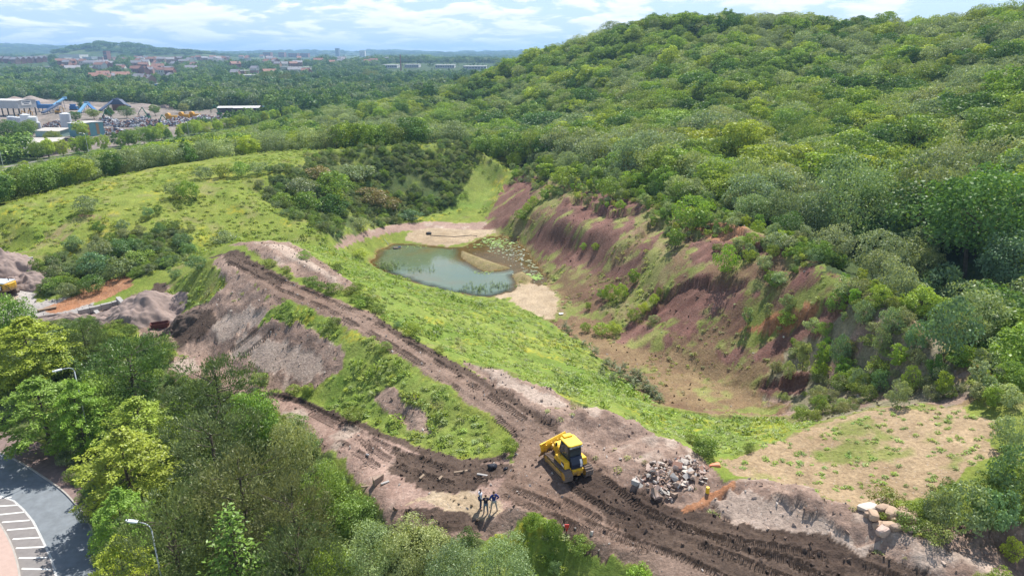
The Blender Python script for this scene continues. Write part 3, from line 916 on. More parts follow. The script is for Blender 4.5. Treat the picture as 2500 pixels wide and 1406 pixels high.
# ------------------------------------------------------------------ the pond
def build_pond():
    pts = []
    c = POND_RIM.mean(0)
    rim = c + (POND_RIM - c) * 1.12
    bm = bmesh.new()
    vs_ = [bm.verts.new((x, y, 0)) for x, y in rim]
    bm.faces.new(vs_)
    bmesh.ops.triangulate(bm, faces=bm.faces[:])
    me = bpy.data.meshes.new('pond_water')
    bm.to_mesh(me)
    bm.free()
    o = tag(link_mesh('pond_water', me), kind='structure')
    o.location.z = -12.0
    m, t, out = new_mat('pond_water')
    b = N(t, 'ShaderNodeBsdfPrincipled', ins={'Roughness': 0.035, 'IOR': 1.6, 'Specular IOR Level': 0.6})
    geo = N(t, 'ShaderNodeNewGeometry')
    n = N(t, 'ShaderNodeTexNoise', ins={'Scale': 0.09, 'Detail': 4.0, 'Roughness': 0.55})
    t.links.new(geo.outputs['Position'], n.inputs['Vector'])
    cc = ramp(t, n.outputs[0], [(0.35, (0.110, 0.150, 0.090)), (0.55, (0.125, 0.155, 0.085)), (0.72, (0.150, 0.140, 0.065))])
    t.links.new(cc, b.inputs['Base Color'])
    w = N(t, 'ShaderNodeTexNoise', ins={'Scale': 1.3, 'Detail': 3.0, 'Roughness': 0.5})
    t.links.new(geo.outputs['Position'], w.inputs['Vector'])
    bp = N(t, 'ShaderNodeBump', ins={'Strength': 0.10, 'Distance': 0.12})
    t.links.new(w.outputs[0], bp.inputs['Height'])
    t.links.new(bp.outputs[0], b.inputs['Normal'])
    tr = N(t, 'ShaderNodeBsdfTransparent')
    tr.inputs[0].default_value = (0.75, 0.62, 0.32, 1)
    # how much of the bed shows: the shallow iron-stained inlet
    mixs = N(t, 'ShaderNodeMixShader')
    dp = attr(t, 'shallow')
    t.links.new(dp.outputs['Fac'], mixs.inputs[0])
    t.links.new(b.outputs[0], mixs.inputs[1])
    t.links.new(tr.outputs[0], mixs.inputs[2])
    t.links.new(mixs.outputs[0], out.inputs[0])
    me.materials.append(m)
    return o


def pond_grid():
    """the water as a fine sheet so that the shallows can differ"""
    x0, y0 = POND_RIM.min(0) - 1.5
    x1, y1 = POND_RIM.max(0) + 1.5
    nx, ny = 110, 130
    X, Y = np.meshgrid(np.linspace(x0, x1, nx), np.linspace(y0, y1, ny))
    x, y = X.ravel(), Y.ravel()
    zb = gz(x, y)
    sh = np.clip(1 - (-12.0 - zb) / .75, 0, .72)
    idx = np.arange(nx * ny).reshape(ny, nx)
    q = np.stack([idx[:-1, :-1], idx[:-1, 1:], idx[1:, 1:], idx[1:, :-1]], -1).reshape(-1, 4)
    keep = (zb[q] < -11.9).any(1) & (inside(POND_RIM + 0, x, y) | (edge_dist(POND_RIM, x, y) < 1.5))[q].any(1)
    q = q[keep]
    me = bpy.data.meshes.new('pond_water')
    me.from_pydata(np.stack([x, y, np.zeros_like(x)], -1).tolist(), [], q.tolist())
    a = me.attributes.new('shallow', 'FLOAT', 'POINT')
    a.data.foreach_set('value', sh.astype(np.float32))
    return me


pond = build_pond()
_pm = pond.data.materials[0]
pond.data = pond_grid()
pond.data.materials.append(_pm)
# ------------------------------------------------------------------ foliage: materials and the few meshes that all plants share


def leaf_material(name, back=(1.25, 1.15, 0.45), gloss=0.025, trans=0.30):
    m, t, out = new_mat(name)
    tint = attr(t, 'tint', 'INSTANCER')
    lf = attr(t, 'leaf')
    k = math_node(t, 'MULTIPLY_ADD', lf.outputs['Fac'], 0.85, 0.85)
    sc = N(t, 'ShaderNodeVectorMath', operation='SCALE')
    t.links.new(tint.outputs['Color'], sc.inputs[0])
    t.links.new(k, sc.inputs['Scale'])
    warm = mixc(t, math_node(t, 'MULTIPLY', lf.outputs['Fac'], 0.5), sc.outputs[0], mixc(t, 1.0, sc.outputs[0], (1.25, 1.08, 0.7), 'MULTIPLY'))
    d = N(t, 'ShaderNodeBsdfDiffuse')
    t.links.new(warm, d.inputs[0])
    tr = N(t, 'ShaderNodeBsdfTranslucent')
    t.links.new(mixc(t, 1.0, warm, back, 'MULTIPLY'), tr.inputs[0])
    mx = N(t, 'ShaderNodeMixShader')
    mx.inputs[0].default_value = trans
    t.links.new(d.outputs[0], mx.inputs[1])
    t.links.new(tr.outputs[0], mx.inputs[2])
    g = N(t, 'ShaderNodeBsdfGlossy', ins={'Roughness': 0.45})
    mg = N(t, 'ShaderNodeMixShader')
    mg.inputs[0].default_value = gloss
    t.links.new(mx.outputs[0], mg.inputs[1])
    t.links.new(g.outputs[0], mg.inputs[2])
    t.links.new(mg.outputs[0], out.inputs[0])
    return m


def plain(name, colr, rough=0.6, metal=0.0, noise=0.0, scale=8.0, spec=0.4, bump=0.0):
    m, t, out = new_mat(name)
    b = N(t, 'ShaderNodeBsdfPrincipled', ins={'Roughness': rough, 'Metallic': metal, 'Specular IOR Level': spec})
    b.inputs['Base Color'].default_value = (*colr, 1)
    if noise or bump:
        tcn = N(t, 'ShaderNodeTexCoord')
        n = N(t, 'ShaderNodeTexNoise', ins={'Scale': scale, 'Detail': 5.0, 'Roughness': 0.62})
        t.links.new(tcn.outputs['Object'], n.inputs['Vector'])
        if noise:
            v = ramp(t, n.outputs[0], [(0.25, 1 - noise), (0.75, 1 + noise)])
            s = N(t, 'ShaderNodeVectorMath', operation='SCALE')
            s.inputs[0].default_value = colr
            t.links.new(v, s.inputs['Scale'])
            t.links.new(s.outputs[0], b.inputs['Base Color'])
        if bump:
            bp = N(t, 'ShaderNodeBump', ins={'Strength': 0.7, 'Distance': bump})
            t.links.new(n.outputs[0], bp.inputs['Height'])
            t.links.new(bp.outputs[0], b.inputs['Normal'])
    t.links.new(b.outputs[0], out.inputs[0])
    return m


M_LEAF = leaf_material('leaves')
M_NEEDLE = leaf_material('needles', (1.1, 1.05, 0.6), 0.03, 0.25)
M_BARK = plain('bark', (0.085, 0.066, 0.050), 0.9, noise=.4, scale=3.0)


def leaf_quads(pos, nrm, size, asp=0.62, axis=None, rng=RNG, fold=0.0):
    """leaf-shaped faces at POS turned to NRM; returns vertices (n*4,3)"""
    n = len(pos)
    nrm = nrm / (np.linalg.norm(nrm, axis=1, keepdims=True) + 1e-9)
    if axis is None:
        a = rng.normal(size=(n, 3))
    else:
        a = axis
    t1 = a - (a * nrm).sum(1, keepdims=True) * nrm
    t1 /= np.linalg.norm(t1, axis=1, keepdims=True) + 1e-9
    t2 = np.cross(nrm, t1)
    s = size[:, None] if np.ndim(size) else size
    L = t1 * s * .5
    W = t2 * s * .5 * asp
    return np.stack([pos - L, pos + W - L * .1, pos + L, pos - W - L * .1], 1).reshape(-1, 3)


def mesh_from(name, verts, faces, mats, mat_idx=None, leaf=None, smooth_=False):
    me = bpy.data.meshes.new(name)
    verts = np.asarray(verts, np.float32)
    me.vertices.add(len(verts))
    me.vertices.foreach_set('co', verts.ravel())
    ls = np.array([len(f) for f in faces], np.int32) if not isinstance(faces, np.ndarray) else np.full(len(faces), faces.shape[1], np.int32)
    flat = faces.ravel().astype(np.int32) if isinstance(faces, np.ndarray) else np.concatenate([np.asarray(f, np.int32) for f in faces])
    me.loops.add(len(flat))
    me.loops.foreach_set('vertex_index', flat)
    me.polygons.add(len(ls))
    me.polygons.foreach_set('loop_start', np.concatenate([[0], np.cumsum(ls)[:-1]]).astype(np.int32))
    me.polygons.foreach_set('loop_total', ls)
    if mat_idx is not None:
        me.polygons.foreach_set('material_index', np.asarray(mat_idx, np.int32))
    if smooth_:
        me.polygons.foreach_set('use_smooth', np.ones(len(ls), bool))
    for m in mats:
        me.materials.append(m)
    if leaf is not None:
        a = me.attributes.new('leaf', 'FLOAT', 'POINT')
        a.data.foreach_set('value', np.asarray(leaf, np.float32))
    me.update(calc_edges=True)
    return me


def tube(p0, p1, r0, r1, sides=6):
    p0, p1 = np.array(p0, float), np.array(p1, float)
    d = p1 - p0
    d /= np.linalg.norm(d) + 1e-9
    a = np.cross(d, [0.3, 0.9, 0.2])
    a /= np.linalg.norm(a)
    b = np.cross(d, a)
    th = np.linspace(0, 2 * pi, sides, endpoint=False)
    ring = np.cos(th)[:, None] * a + np.sin(th)[:, None] * b
    v = np.concatenate([p0 + ring * r0, p1 + ring * r1])
    f = np.array([[i, (i + 1) % sides, sides + (i + 1) % sides, sides + i] for i in range(sides)])
    return v, f


def wood(name, segs):
    vs_, fs, n = [], [], 0
    for s in segs:
        v, f = tube(*s)
        vs_.append(v)
        fs.append(f + n)
        n += len(v)
    return mesh_from(name, np.concatenate(vs_), np.concatenate(fs), [M_BARK], smooth_=True)


def crown_mesh(name, seed, H=10.0, Rc=4.0, base=.22, lobes=46, leaves=5200, lsize=.34, droop=0.0, flat=.85, shape='round', lobe_r=.33, multi=1, fill=.25, jit=.75, mat=None, asp=.62):
    """crown and trunk of one tree, standing on the origin"""
    rng = np.random.default_rng(seed)
    mat = mat or M_LEAF
    zc = H * (base + 1) / 2
    hz = H * (1 - base) / 2
    C, RR = [], []
    tries = 0
    while len(C) < lobes and tries < 4000:
        tries += 1
        d = rng.normal(size=3)
        d /= np.linalg.norm(d)
        rad = rng.uniform(.35, .86) ** .7
        p = d * rad
        zz = p[2]
        if shape == 'round':
            w = 1.0 if zz > -.2 else 1 + (zz + .2) * .55
        elif shape == 'cone':
            w = max(.12, (1 - zz) / 1.7)
        elif shape == 'vase':
            w = .62 + .42 * (zz + 1) / 2
        elif shape == 'column':
            w = 1.0 if abs(zz) < .7 else .75
        else:
            w = 1.0
        lr = lobe_r * rng.uniform(.65, 1.25) * Rc * (w * .5 + .5)
        c = np.array([p[0] * Rc * w, p[1] * Rc * w, zc + zz * hz * .92])
        if any(np.linalg.norm(c - q) < .42 * (lr + r_) for q, r_ in zip(C, RR)):
            continue
        C.append(c)
        RR.append(lr)
    C, RR = np.array(C), np.array(RR)
    w = RR ** 2
    pick = rng.choice(len(C), leaves, p=w / w.sum())
    d = rng.normal(size=(leaves, 3))
    d[:, 2] += .35
    out = C[pick] - np.array([0, 0, zc - hz * .3])
    out /= np.linalg.norm(out, axis=1, keepdims=True)
    d += out * .55
    d /= np.linalg.norm(d, axis=1, keepdims=True)
    rr = RR[pick] * np.where(rng.random(leaves) < fill, rng.uniform(.3, .8, leaves), rng.uniform(.8, 1.12, leaves))
    pos = C[pick] + d * rr[:, None] * np.array([1, 1, flat])
    if droop:
        pos[:, 2] -= droop * rng.random(leaves) * (np.hypot(pos[:, 0], pos[:, 1]) / Rc) ** 2
    pos[:, 2] = np.maximum(pos[:, 2], .06 * H * rng.random(leaves) + .02)
    nrm = d + rng.normal(size=(leaves, 3)) * jit
    nrm[:, 2] = np.abs(nrm[:, 2]) * .8 + .12
    size = lsize * rng.uniform(.65, 1.35, leaves)
    axis = None
    if droop:
        axis = np.stack([rng.normal(size=leaves) * .4, rng.normal(size=leaves) * .4, -np.ones(leaves)], 1)
    V = leaf_quads(pos, nrm, size, asp, axis, rng)
    lobe_t = rng.random(len(C)) * .5
    lf = np.repeat(np.clip(lobe_t[pick] + rng.random(leaves) * .5, 0, 1), 4)
    Fq = np.arange(leaves * 4).reshape(-1, 4)
    crown = mesh_from(name + '_crown', V, Fq, [mat], leaf=lf)
    segs = []
    tr = max(.03, .019 * H)
    stems = [(0, 0)] if multi == 1 else [(rng.normal() * .22 * Rc, rng.normal() * .22 * Rc) for _ in range(multi)]
    for sx, sy in stems:
        b0 = np.array([sx * .35, sy * .35, -.35])
        m0 = np.array([sx * 1.0 + rng.normal() * .06 * Rc, sy * 1.0 + rng.normal() * .06 * Rc, H * (base + .16)])
        m1 = np.array([sx * 1.5 + rng.normal() * .08 * Rc, sy * 1.5 + rng.normal() * .08 * Rc, H * (base + .5 * (1 - base))])
        k = tr / (multi ** .5)
        segs += [(b0, m0, k, k * .72, 7), (m0, m1, k * .72, k * .3, 6)]
        near = np.argsort(((C - m1) ** 2).sum(1))[: max(4, 14 // multi)]
        for j in near:
            s0 = m0 + (m1 - m0) * rng.uniform(.05, .9)
            segs.append((s0, C[j], k * .34, k * .07, 5))
    trunk = wood(name + '_trunk', segs)
    return crown, trunk


def pine_mesh(name, seed, H=10.0, Rc=4.0, base=.2, clumps=170, shoots=62, mat=None, nl=.33):
    """dense dark pine: tufts of needles that point up and outwards from the branch ends"""
    rng = np.random.default_rng(seed)
    zc, hz = H * (base + 1) / 2, H * (1 - base) / 2
    d = rng.normal(size=(clumps, 3))
    d /= np.linalg.norm(d, axis=1, keepdims=True)
    rad = rng.uniform(.25, 1.0, clumps) ** .5
    C = d * rad[:, None] * np.array([Rc, Rc, hz]) + np.array([0, 0, zc])
    und = 1 + .22 * np.sin(np.arctan2(d[:, 1], d[:, 0]) * 3 + seed) + .18 * np.sin(d[:, 2] * 7 + seed)
    C[:, :2] *= und[:, None]
    n = clumps * shoots
    ci = np.repeat(np.arange(clumps), shoots)
    ax = rng.normal(size=(n, 3)) * .55 + np.array([0, 0, .75]) + d[ci] * .6
    ax /= np.linalg.norm(ax, axis=1, keepdims=True)
    size = nl * rng.uniform(.6, 1.3, n)
    pos = C[ci] + rng.normal(size=(n, 3)) * np.array([.34, .34, .26]) * Rc * .24 + ax * size[:, None] * .4
    nrm = np.cross(ax, rng.normal(size=(n, 3)))
    nrm *= np.sign(nrm[:, 2:3] + 1e-6)
    V = leaf_quads(pos, nrm, size, .26, ax, rng)
    lf = np.repeat(np.clip(rng.random(clumps)[ci] * .5 + rng.random(n) * .5, 0, 1), 4)
    crown = mesh_from(name + '_crown', V, np.arange(n * 4).reshape(-1, 4), [mat or M_NEEDLE], leaf=lf)
    k = .02 * H
    segs = [((0, 0, -.3), (.1, .05, zc), k, k * .6, 7), ((.1, .05, zc), (0, .1, H * .93), k * .6, k * .15, 6)]
    for j in rng.choice(clumps, 26, replace=False):
        z0 = max(.12 * H, C[j][2] - rng.uniform(.4, 1.4))
        segs.append(((.05, .03, z0), C[j], k * .3, k * .08, 5))
    return crown, wood(name + '_trunk', segs)


def larch_mesh(name, seed, H=7.0, Rc=2.4):
    """young larch: tiers of drooping, feathery branches round a straight leader"""
    rng = np.random.default_rng(seed)
    V, lf, segs = [], [], [((0, 0, -.3), (0, 0, H), .10, .015, 6)]
    for i in range(95):
        z = H * (.08 + .88 * (i / 95) + rng.normal() * .01)
        L = Rc * (1 - z / H * .93) * rng.uniform(.75, 1.2)
        a = i * 2.4 + rng.normal() * .3
        dr = np.array([cos(a), sin(a), 0])
        tip = np.array([0, 0, z]) + dr * L + np.array([0, 0, -.12 * L + .12])
        segs.append(((0, 0, z), tip, .022, .006, 4))
        m = int(34 * L / Rc) + 8
        s = rng.uniform(.12, 1.05, m)
        p = np.array([0, 0, z]) + (tip - np.array([0, 0, z])) * s[:, None] + rng.normal(size=(m, 3)) * np.array([.16, .16, .05])
        nr = rng.normal(size=(m, 3)) * .5 + np.array([0, 0, 1.0])
        axv = dr + rng.normal(size=(m, 3)) * .7
        V.append(leaf_quads(p, nr, rng.uniform(.14, .3, m), .45, axv, rng))
        lf.append(np.repeat(np.clip(rng.random() * .5 + rng.random(m) * .5, 0, 1), 4))
    V = np.concatenate(V)
    return mesh_from(name + '_crown', V, np.arange(len(V)).reshape(-1, 4), [M_NEEDLE], leaf=np.concatenate(lf)), wood(name + '_trunk', segs)


def spray_mesh(name, seed, H=10.0, Rc=4.2, base=.15, boughs=110, per=120, lsize=.235):
    """layered, fan-like boughs reaching sideways (beech, hornbeam)"""
    rng = np.random.default_rng(seed)
    V, lf = [], []
    k = .02 * H
    segs = [((0, 0, -.3), (.15, .1, H * .55), k, k * .55, 7), ((.15, .1, H * .55), (0, .2, H * .93), k * .55, k * .12, 6)]
    for i in range(boughs):
        u = (i + rng.random()) / boughs
        z = H * (base + (1 - base) * u)
        w = (1 - abs(2 * (u - .38)) ** 2.2 * .55) if u > .38 else (.72 + .28 * u / .38)
        a = i * 2.39996 + rng.normal() * .25
        L = Rc * w * rng.uniform(.72, 1.12)
        if u > .9:
            L *= .6
        dr = np.array([cos(a), sin(a), 0.0])
        side = np.array([-sin(a), cos(a), 0.0])
        up = rng.uniform(-.05, .28)
        s = rng.uniform(.3, 1.0, per) ** .7
        wd = (.10 + .30 * s) * Rc * .55 * (1.15 - s)
        p = np.array([0, 0, z]) + dr * (s * L)[:, None] + side * (rng.normal(size=per) * wd)[:, None]
        p[:, 2] += up * s * L - .16 * s ** 2 * L + rng.normal(size=per) * .10
        nr = rng.normal(size=(per, 3)) * .42 + np.array([0, 0, 1.0]) + dr * .25
        V.append(leaf_quads(p, nr, lsize * rng.uniform(.65, 1.3, per), .62, dr + rng.normal(size=(per, 3)) * .7, rng))
        lf.append(np.repeat(np.clip(rng.random() * .5 + rng.random(per) * .5, 0, 1), 4))
        if i % 3 == 0:
            segs.append(((0.08, .06, z - .3 * L * .3), (dr[0] * L * .8, dr[1] * L * .8, z + up * L * .6), k * .22, k * .05, 4))
    V = np.concatenate(V)
    return mesh_from(name + '_crown', V, np.arange(len(V)).reshape(-1, 4), [M_LEAF], leaf=np.concatenate(lf)), wood(name + '_trunk', segs)


# shared plant meshes, all about the size of the real thing
PLANTS = {}


def add_plant(key, pair, H, Rc):
    PLANTS.setdefault(key, []).append((pair[0], pair[1], H, Rc))


for s in range(3):
    add_plant('broad', crown_mesh('broadleaf', 100 + s, 10, 4.2, .16, 60, 6500, .33), 10, 4.2)
for s in range(2):
    add_plant('willow', crown_mesh('willow', 120 + s, 10, 4.6, .10, 54, 8200, .27, droop=.9, shape='vase', multi=4, asp=.4, jit=.9, lobe_r=.30), 10, 4.6)
for s in range(2):
    add_plant('tall', crown_mesh('tall_tree', 140 + s, 14, 4.0, .20, 80, 7800, .36, lobe_r=.27, shape='round', jit=.6), 14, 4.0)
for s in range(2):
    add_plant('pine', pine_mesh('pine', 160 + s, 10, 3.9), 10, 3.9)
for s in range(2):
    add_plant('spray', spray_mesh('layered_tree', 180 + s), 10, 4.2)
add_plant('larch', larch_mesh('larch', 200), 7, 2.4)
for s, (b_, lo_, lr_, sh_, fl_, ji_) in enumerate([(.12, 38, .36, 'round', .85, .75), (.05, 60, .24, 'round', .8, .9), (.18, 30, .42, 'vase', .7, .7), (.08, 70, .20, 'round', 1.0, 1.0), (.10, 44, .30, 'cone', .9, .8), (.15, 52, .27, 'vase', .8, .9), (.05, 26, .46, 'round', .75, .8), (.2, 64, .23, 'column', .9, .9)]):
    add_plant('mid', crown_mesh('wood_tree', 220 + s, 10, 4.1, b_, lo_, 3900, .40, lobe_r=lr_, shape=sh_, flat=fl_, jit=ji_, fill=.3), 10, 4.1)
for s in range(2):
    add_plant('midwillow', crown_mesh('wood_willow', 240 + s, 10, 4.4, .10, 44, 3400, .40, droop=.6, shape='vase', multi=3, asp=.42, jit=.9, lobe_r=.3), 10, 4.4)
for s in range(3):
    add_plant('shrub', crown_mesh('shrub', 260 + s, 3.0, 1.7, .02, 26, 1700, .20, multi=4, shape='round', lobe_r=.34), 3.0, 1.7)
for s in range(3):
    add_plant('sapling', crown_mesh('sapling', 280 + s, 4.0, 1.25, .04, 30, 1700, .20, multi=4, shape='vase', lobe_r=.30, jit=.9), 4.0, 1.25)
for s in range(2):
    add_plant('poplar', crown_mesh('poplar', 300 + s, 16, 2.0, .05, 60, 2600, .5, shape='column', lobe_r=.42), 16, 2.0)
for s in range(3):
    add_plant('far', crown_mesh('far_tree', 320 + s, 10, 4.6, .02, 22, 520, 1.15, lobe_r=.42, jit=.6), 10, 4.6)
for s in range(2):
    add_plant('copse', crown_mesh('copse', 340 + s, 9, 14, .02, 60, 1300, 1.9, lobe_r=.20, flat=.8, jit=.5), 9, 14)

TINTS = {          # own colour of the leaves
    'bright': (0.189, 0.295, 0.049), 'yellow': (0.257, 0.340, 0.053), 'mid': (0.155, 0.250, 0.055), 'dark': (0.077, 0.157, 0.038), 'olive': (0.169, 0.240, 0.054),
    'grey': (0.188, 0.255, 0.138), 'pale': (0.232, 0.300, 0.150), 'blue': (0.119, 0.211, 0.101), 'pine': (0.109, 0.150, 0.055), 'brown_': (0.142, 0.132, 0.061), 'brown': (0.126, 0.154, 0.058), 'old_brown': (0.142, 0.132, 0.061),
    'larch': (0.165, 0.265, 0.045), 'rust': (0.171, 0.161, 0.081), 'copper': (0.115, 0.068, 0.061),
}
TINT_WORD = {'bright': 'bright green', 'yellow': 'yellow-green', 'mid': 'mid green', 'dark': 'dark green', 'olive': 'olive green', 'grey': 'grey-green', 'pale': 'pale green', 'blue': 'bluish green',
             'pine': 'dark olive', 'brown': 'brownish olive', 'larch': 'fresh light green', 'rust': 'brownish', 'copper': 'copper brown'}
_cnt = {}


def vary(t, rng=random, amt=.14):
    k = 1 + rng.uniform(-amt, amt)
    return (t[0] * k * (1 + rng.uniform(-.10, .10)), t[1] * k, t[2] * k * (1 + rng.uniform(-.15, .15)))


SHAPE_WORD = {'mid': ['dome-topped', 'ragged', 'flat-topped', 'dense', 'pointed', 'open', 'lumpy', 'upright'], 'midwillow': ['feathery', 'loose feathery']}


def plant(key, loc, H, W, tint, name, label, cat, group=None, parts=('crown', 'trunk'), rng=random, variant=None):
    """one plant as an object of its own: an Empty at its foot, its crown and its trunk; W is the width of the crown"""
    lst = PLANTS[key]
    crown, trunk, h0, r0 = lst[rng.randrange(len(lst)) if variant is None else variant % len(lst)]
    o = empty(name, loc, rng.uniform(0, 2 * pi), label, cat, group)
    o.scale = (W / 2 / r0, W / 2 / r0, H / h0)
    c = link_mesh(parts[0], crown, o)
    c['tint'] = [*vary(TINTS[tint] if isinstance(tint, str) else tint, rng), 1.0]
    link_mesh(parts[1], trunk, o)
    return o


def crown_at(px, py, H, up=.58):
    """foot of a plant of height H whose crown centre is seen at a measured point"""
    z = -5.0
    for _ in range(30):
        x, y, _z = P(px, py, z + up * H)
        z = .5 * z + .5 * float(base_height(x, y))
    return (x, y, gz1(x, y) - .05), (y * CP - (z + up * H - CAM_H) * SP) / F      # metres per measured pixel there
# ------------------------------------------------------------------ trees told apart one by one: the belt between the yard and the main road
NEAR_TREES = [   # kind, crown centre (measured), height, crown width (measured), tint, name, label
    ('spray', 70, 850, 9.5, 230, 'yellow', 'broadleaf_tree', 'broad yellow-green tree behind the grey street lamp, beside the stockyard'),
    ('broad', 5, 780, 8.0, 120, 'mid', 'broadleaf_tree', 'mid green tree at the stockyard edge below the yellow excavator'),
    ('pine', 205, 835, 6.5, 110, 'pine', 'pine_tree', 'small dark pine in front of the stockpile of grey spoil'),
    ('spray', 192, 1005, 9.0, 150, 'bright', 'broadleaf_tree', 'green tree hiding the foot of the grey street lamp before the yellow-green tree'),
    ('broad', 120, 880, 6.0, 130, 'olive', 'broadleaf_tree', 'low olive tree between the small dark pine and the yellow-green tree'),
    ('pine', 315, 905, 9.5, 215, 'dark', 'pine_tree', 'large dark round pine beside the pale stockyard lane'),
    ('spray', 100, 1000, 9.0, 230, 'bright', 'broadleaf_tree', 'green tree with layered boughs leaning over the main road verge'),
    ('broad', 225, 985, 8.0, 120, 'mid', 'broadleaf_tree', 'slim green tree between the dark pine and the layered verge tree'),
    ('pine', 535, 965, 10.0, 210, 'pine', 'pine_tree', 'tall dark pine standing against the bare spoil slope'),
    ('spray', 340, 1040, 8.5, 210, 'yellow', 'broadleaf_tree', 'light yellow-green tree in front of the large dark round pine'),
    ('spray', 310, 1135, 9.5, 250, 'yellow', 'broadleaf_tree', 'big yellow-green tree hanging over the bend of the main road'),
    ('pine', 520, 1100, 9.5, 220, 'pine', 'pine_tree', 'olive pine below the tall dark pine, in the middle of the tree belt'),
    ('willow', 715, 1095, 7.0, 150, 'pale', 'willow_tree', 'pale willow at the edge of the stockyard lane with tread marks'),
    ('broad', 620, 1030, 7.5, 120, 'mid', 'broadleaf_tree', 'green tree squeezed between the tall dark pine and the stockyard lane'),
    ('willow', 790, 1200, 6.5, 150, 'mid', 'willow_tree', 'mid green willow bush by the rubble edge of the lane'),
    ('pine', 590, 1220, 10.0, 260, 'brown', 'pine_tree', 'wide brownish olive pine in the middle of the tree belt'),
    ('pine', 720, 1270, 9.0, 200, 'brown', 'pine_tree', 'brownish pine beside the mid green willow bush'),
    ('spray', 300, 1270, 8.0, 170, 'bright', 'broadleaf_tree', 'green tree behind the street lamp nearest the hatched road markings'),
    ('spray', 300, 1385, 8.0, 170, 'yellow', 'broadleaf_tree', 'yellow-green tree under the street lamp nearest the hatched road markings'),
    ('pine', 425, 1325, 10.0, 230, 'brown', 'pine_tree', 'brownish pine to the right of the street lamp by the road'),
    ('larch', 572, 1352, 10.0, 260, 'larch', 'larch_tree', 'young light green larch with feathery branches in the tree belt'),
    ('pine', 730, 1390, 8.0, 200, 'pine', 'pine_tree', 'dark pine beside the young light green larch'),
    ('broad', 860, 1260, 4.0, 110, 'mid', 'broadleaf_tree', 'small green tree beside the heap of dark clods'),
    ('willow', 900, 1345, 5.5, 170, 'pale', 'willow_tree', 'pale willow next to the brownish pines below the lane'),
    ('willow', 1010, 1325, 5.0, 180, 'pale', 'willow_tree', 'pale willow below the heap of dark clods'),
    ('willow', 1120, 1385, 5.0, 170, 'grey', 'willow_tree', 'grey-green willow in the middle of the pale willow row'),
    ('willow', 1235, 1375, 4.6, 170, 'pale', 'willow_tree', 'pale willow beside the grassy bank below the haul road'),
    ('broad', 800, 1395, 5.0, 120, 'bright', 'broadleaf_tree', 'small bright green tree between the dark pine and the pale willows'),
]
for i, (k, px, py, H, wpx, tint, nm, lab) in enumerate(NEAR_TREES):
    loc, mpp = crown_at(px, py, H)
    plant(k, loc, H, wpx * mpp, tint, nm, lab, 'tree', 'trees between the yard and the main road', variant=i)

# ------------------------------------------------------------------ trees and shrubs along the quarry rim and on its faces
RIM_TREES = [
    ('tall', 1810, 350, 15.5, 110, 'yellow', 'broadleaf_tree', 'tall yellow-green tree standing above the scarp, well over its neighbours'),
    ('tall', 1700, 380, 11, 100, 'mid', 'broadleaf_tree', 'mid green tree left of the tall yellow-green tree above the scarp'),
    ('broad', 1610, 340, 12, 110, 'olive', 'broadleaf_tree', 'olive tree with a thin crown behind the rim shrubs'),
    ('broad', 1500, 300, 12, 90, 'yellow', 'broadleaf_tree', 'yellow-green tree over the dark hollow at the end of the quarry'),
    ('broad', 1420, 310, 12, 120, 'grey', 'broadleaf_tree', 'grey-green tree with bare twigs over the end of the quarry'),
    ('broad', 1325, 300, 13, 130, 'dark', 'broadleaf_tree', 'large dark green tree at the head of the quarry'),
    ('broad', 1205, 300, 14, 110, 'dark', 'broadleaf_tree', 'dark green tree where the grassy bund meets the wood'),
    ('broad', 1255, 345, 9, 60, 'mid', 'broadleaf_tree', 'small mid green tree before the large dark tree at the quarry head'),
    ('willow', 2095, 480, 17.0, 250, (.20, .275, .14), 'willow_tree', 'big dome-shaped grey-green willow on the quarry rim'),
    ('willow', 2225, 470, 11, 140, (.125, .175, .05), 'willow_tree', 'olive willow leaning against the big dome-shaped willow'),
    ('broad', 2390, 525, 16, 250, 'dark', 'broadleaf_tree', 'big dark green oak-like tree right of the dome-shaped willow'),
    ('broad', 2480, 640, 10, 150, 'blue', 'broadleaf_tree', 'bluish green tree below the big dark oak-like tree'),
    ('broad', 1900, 420, 12, 120, 'olive', 'broadleaf_tree', 'olive tree between the tall yellow-green tree and the dome-shaped willow'),
    ('willow', 1980, 330, 12, 120, 'olive', 'willow_tree', 'olive willow on the slope behind the dome-shaped willow'),
    ('willow', 2340, 400, 12, 170, 'pale', 'willow_tree', 'pale willow crown between the dome-shaped willow and the oak-like tree'),
    ('broad', 2140, 170, 12, 110, 'mid', 'broadleaf_tree', 'single rounded mid green tree high on the wooded hill'),
    ('broad', 1640, 240, 11, 130, 'bright', 'broadleaf_tree', 'vivid green patch of crown on the hill above the quarry'),
    ('broad', 1560, 245, 11, 90, 'bright', 'broadleaf_tree', 'vivid green tree beside the vivid patch above the quarry'),
    ('broad', 2300, 690, 7, 120, 'blue', 'broadleaf_tree', 'bluish small tree below the oak-like tree at the rim'),
    ('broad', 2420, 760, 7, 150, 'blue', 'broadleaf_tree', 'bluish green tree above the orange barrier fence'),
    ('broad', 2330, 790, 6, 120, 'blue', 'broadleaf_tree', 'bluish green bush-like tree at the start of the orange barrier fence'),
    ('broad', 2470, 850, 6, 110, 'dark', 'broadleaf_tree', 'dark low tree casting shade on the grass strip by the orange fence'),
    ('broad', 2190, 680, 5.5, 90, 'grey', 'broadleaf_tree', 'grey-green small tree on the rim under the dome-shaped willow'),
    ('broad', 2130, 560, 6, 120, 'dark', 'broadleaf_tree', 'dark undergrowth tree in the shade of the dome-shaped willow'),
    ('broad', 2010, 540, 6, 80, 'dark', 'broadleaf_tree', 'dark small tree left of the foot of the dome-shaped willow'),
]
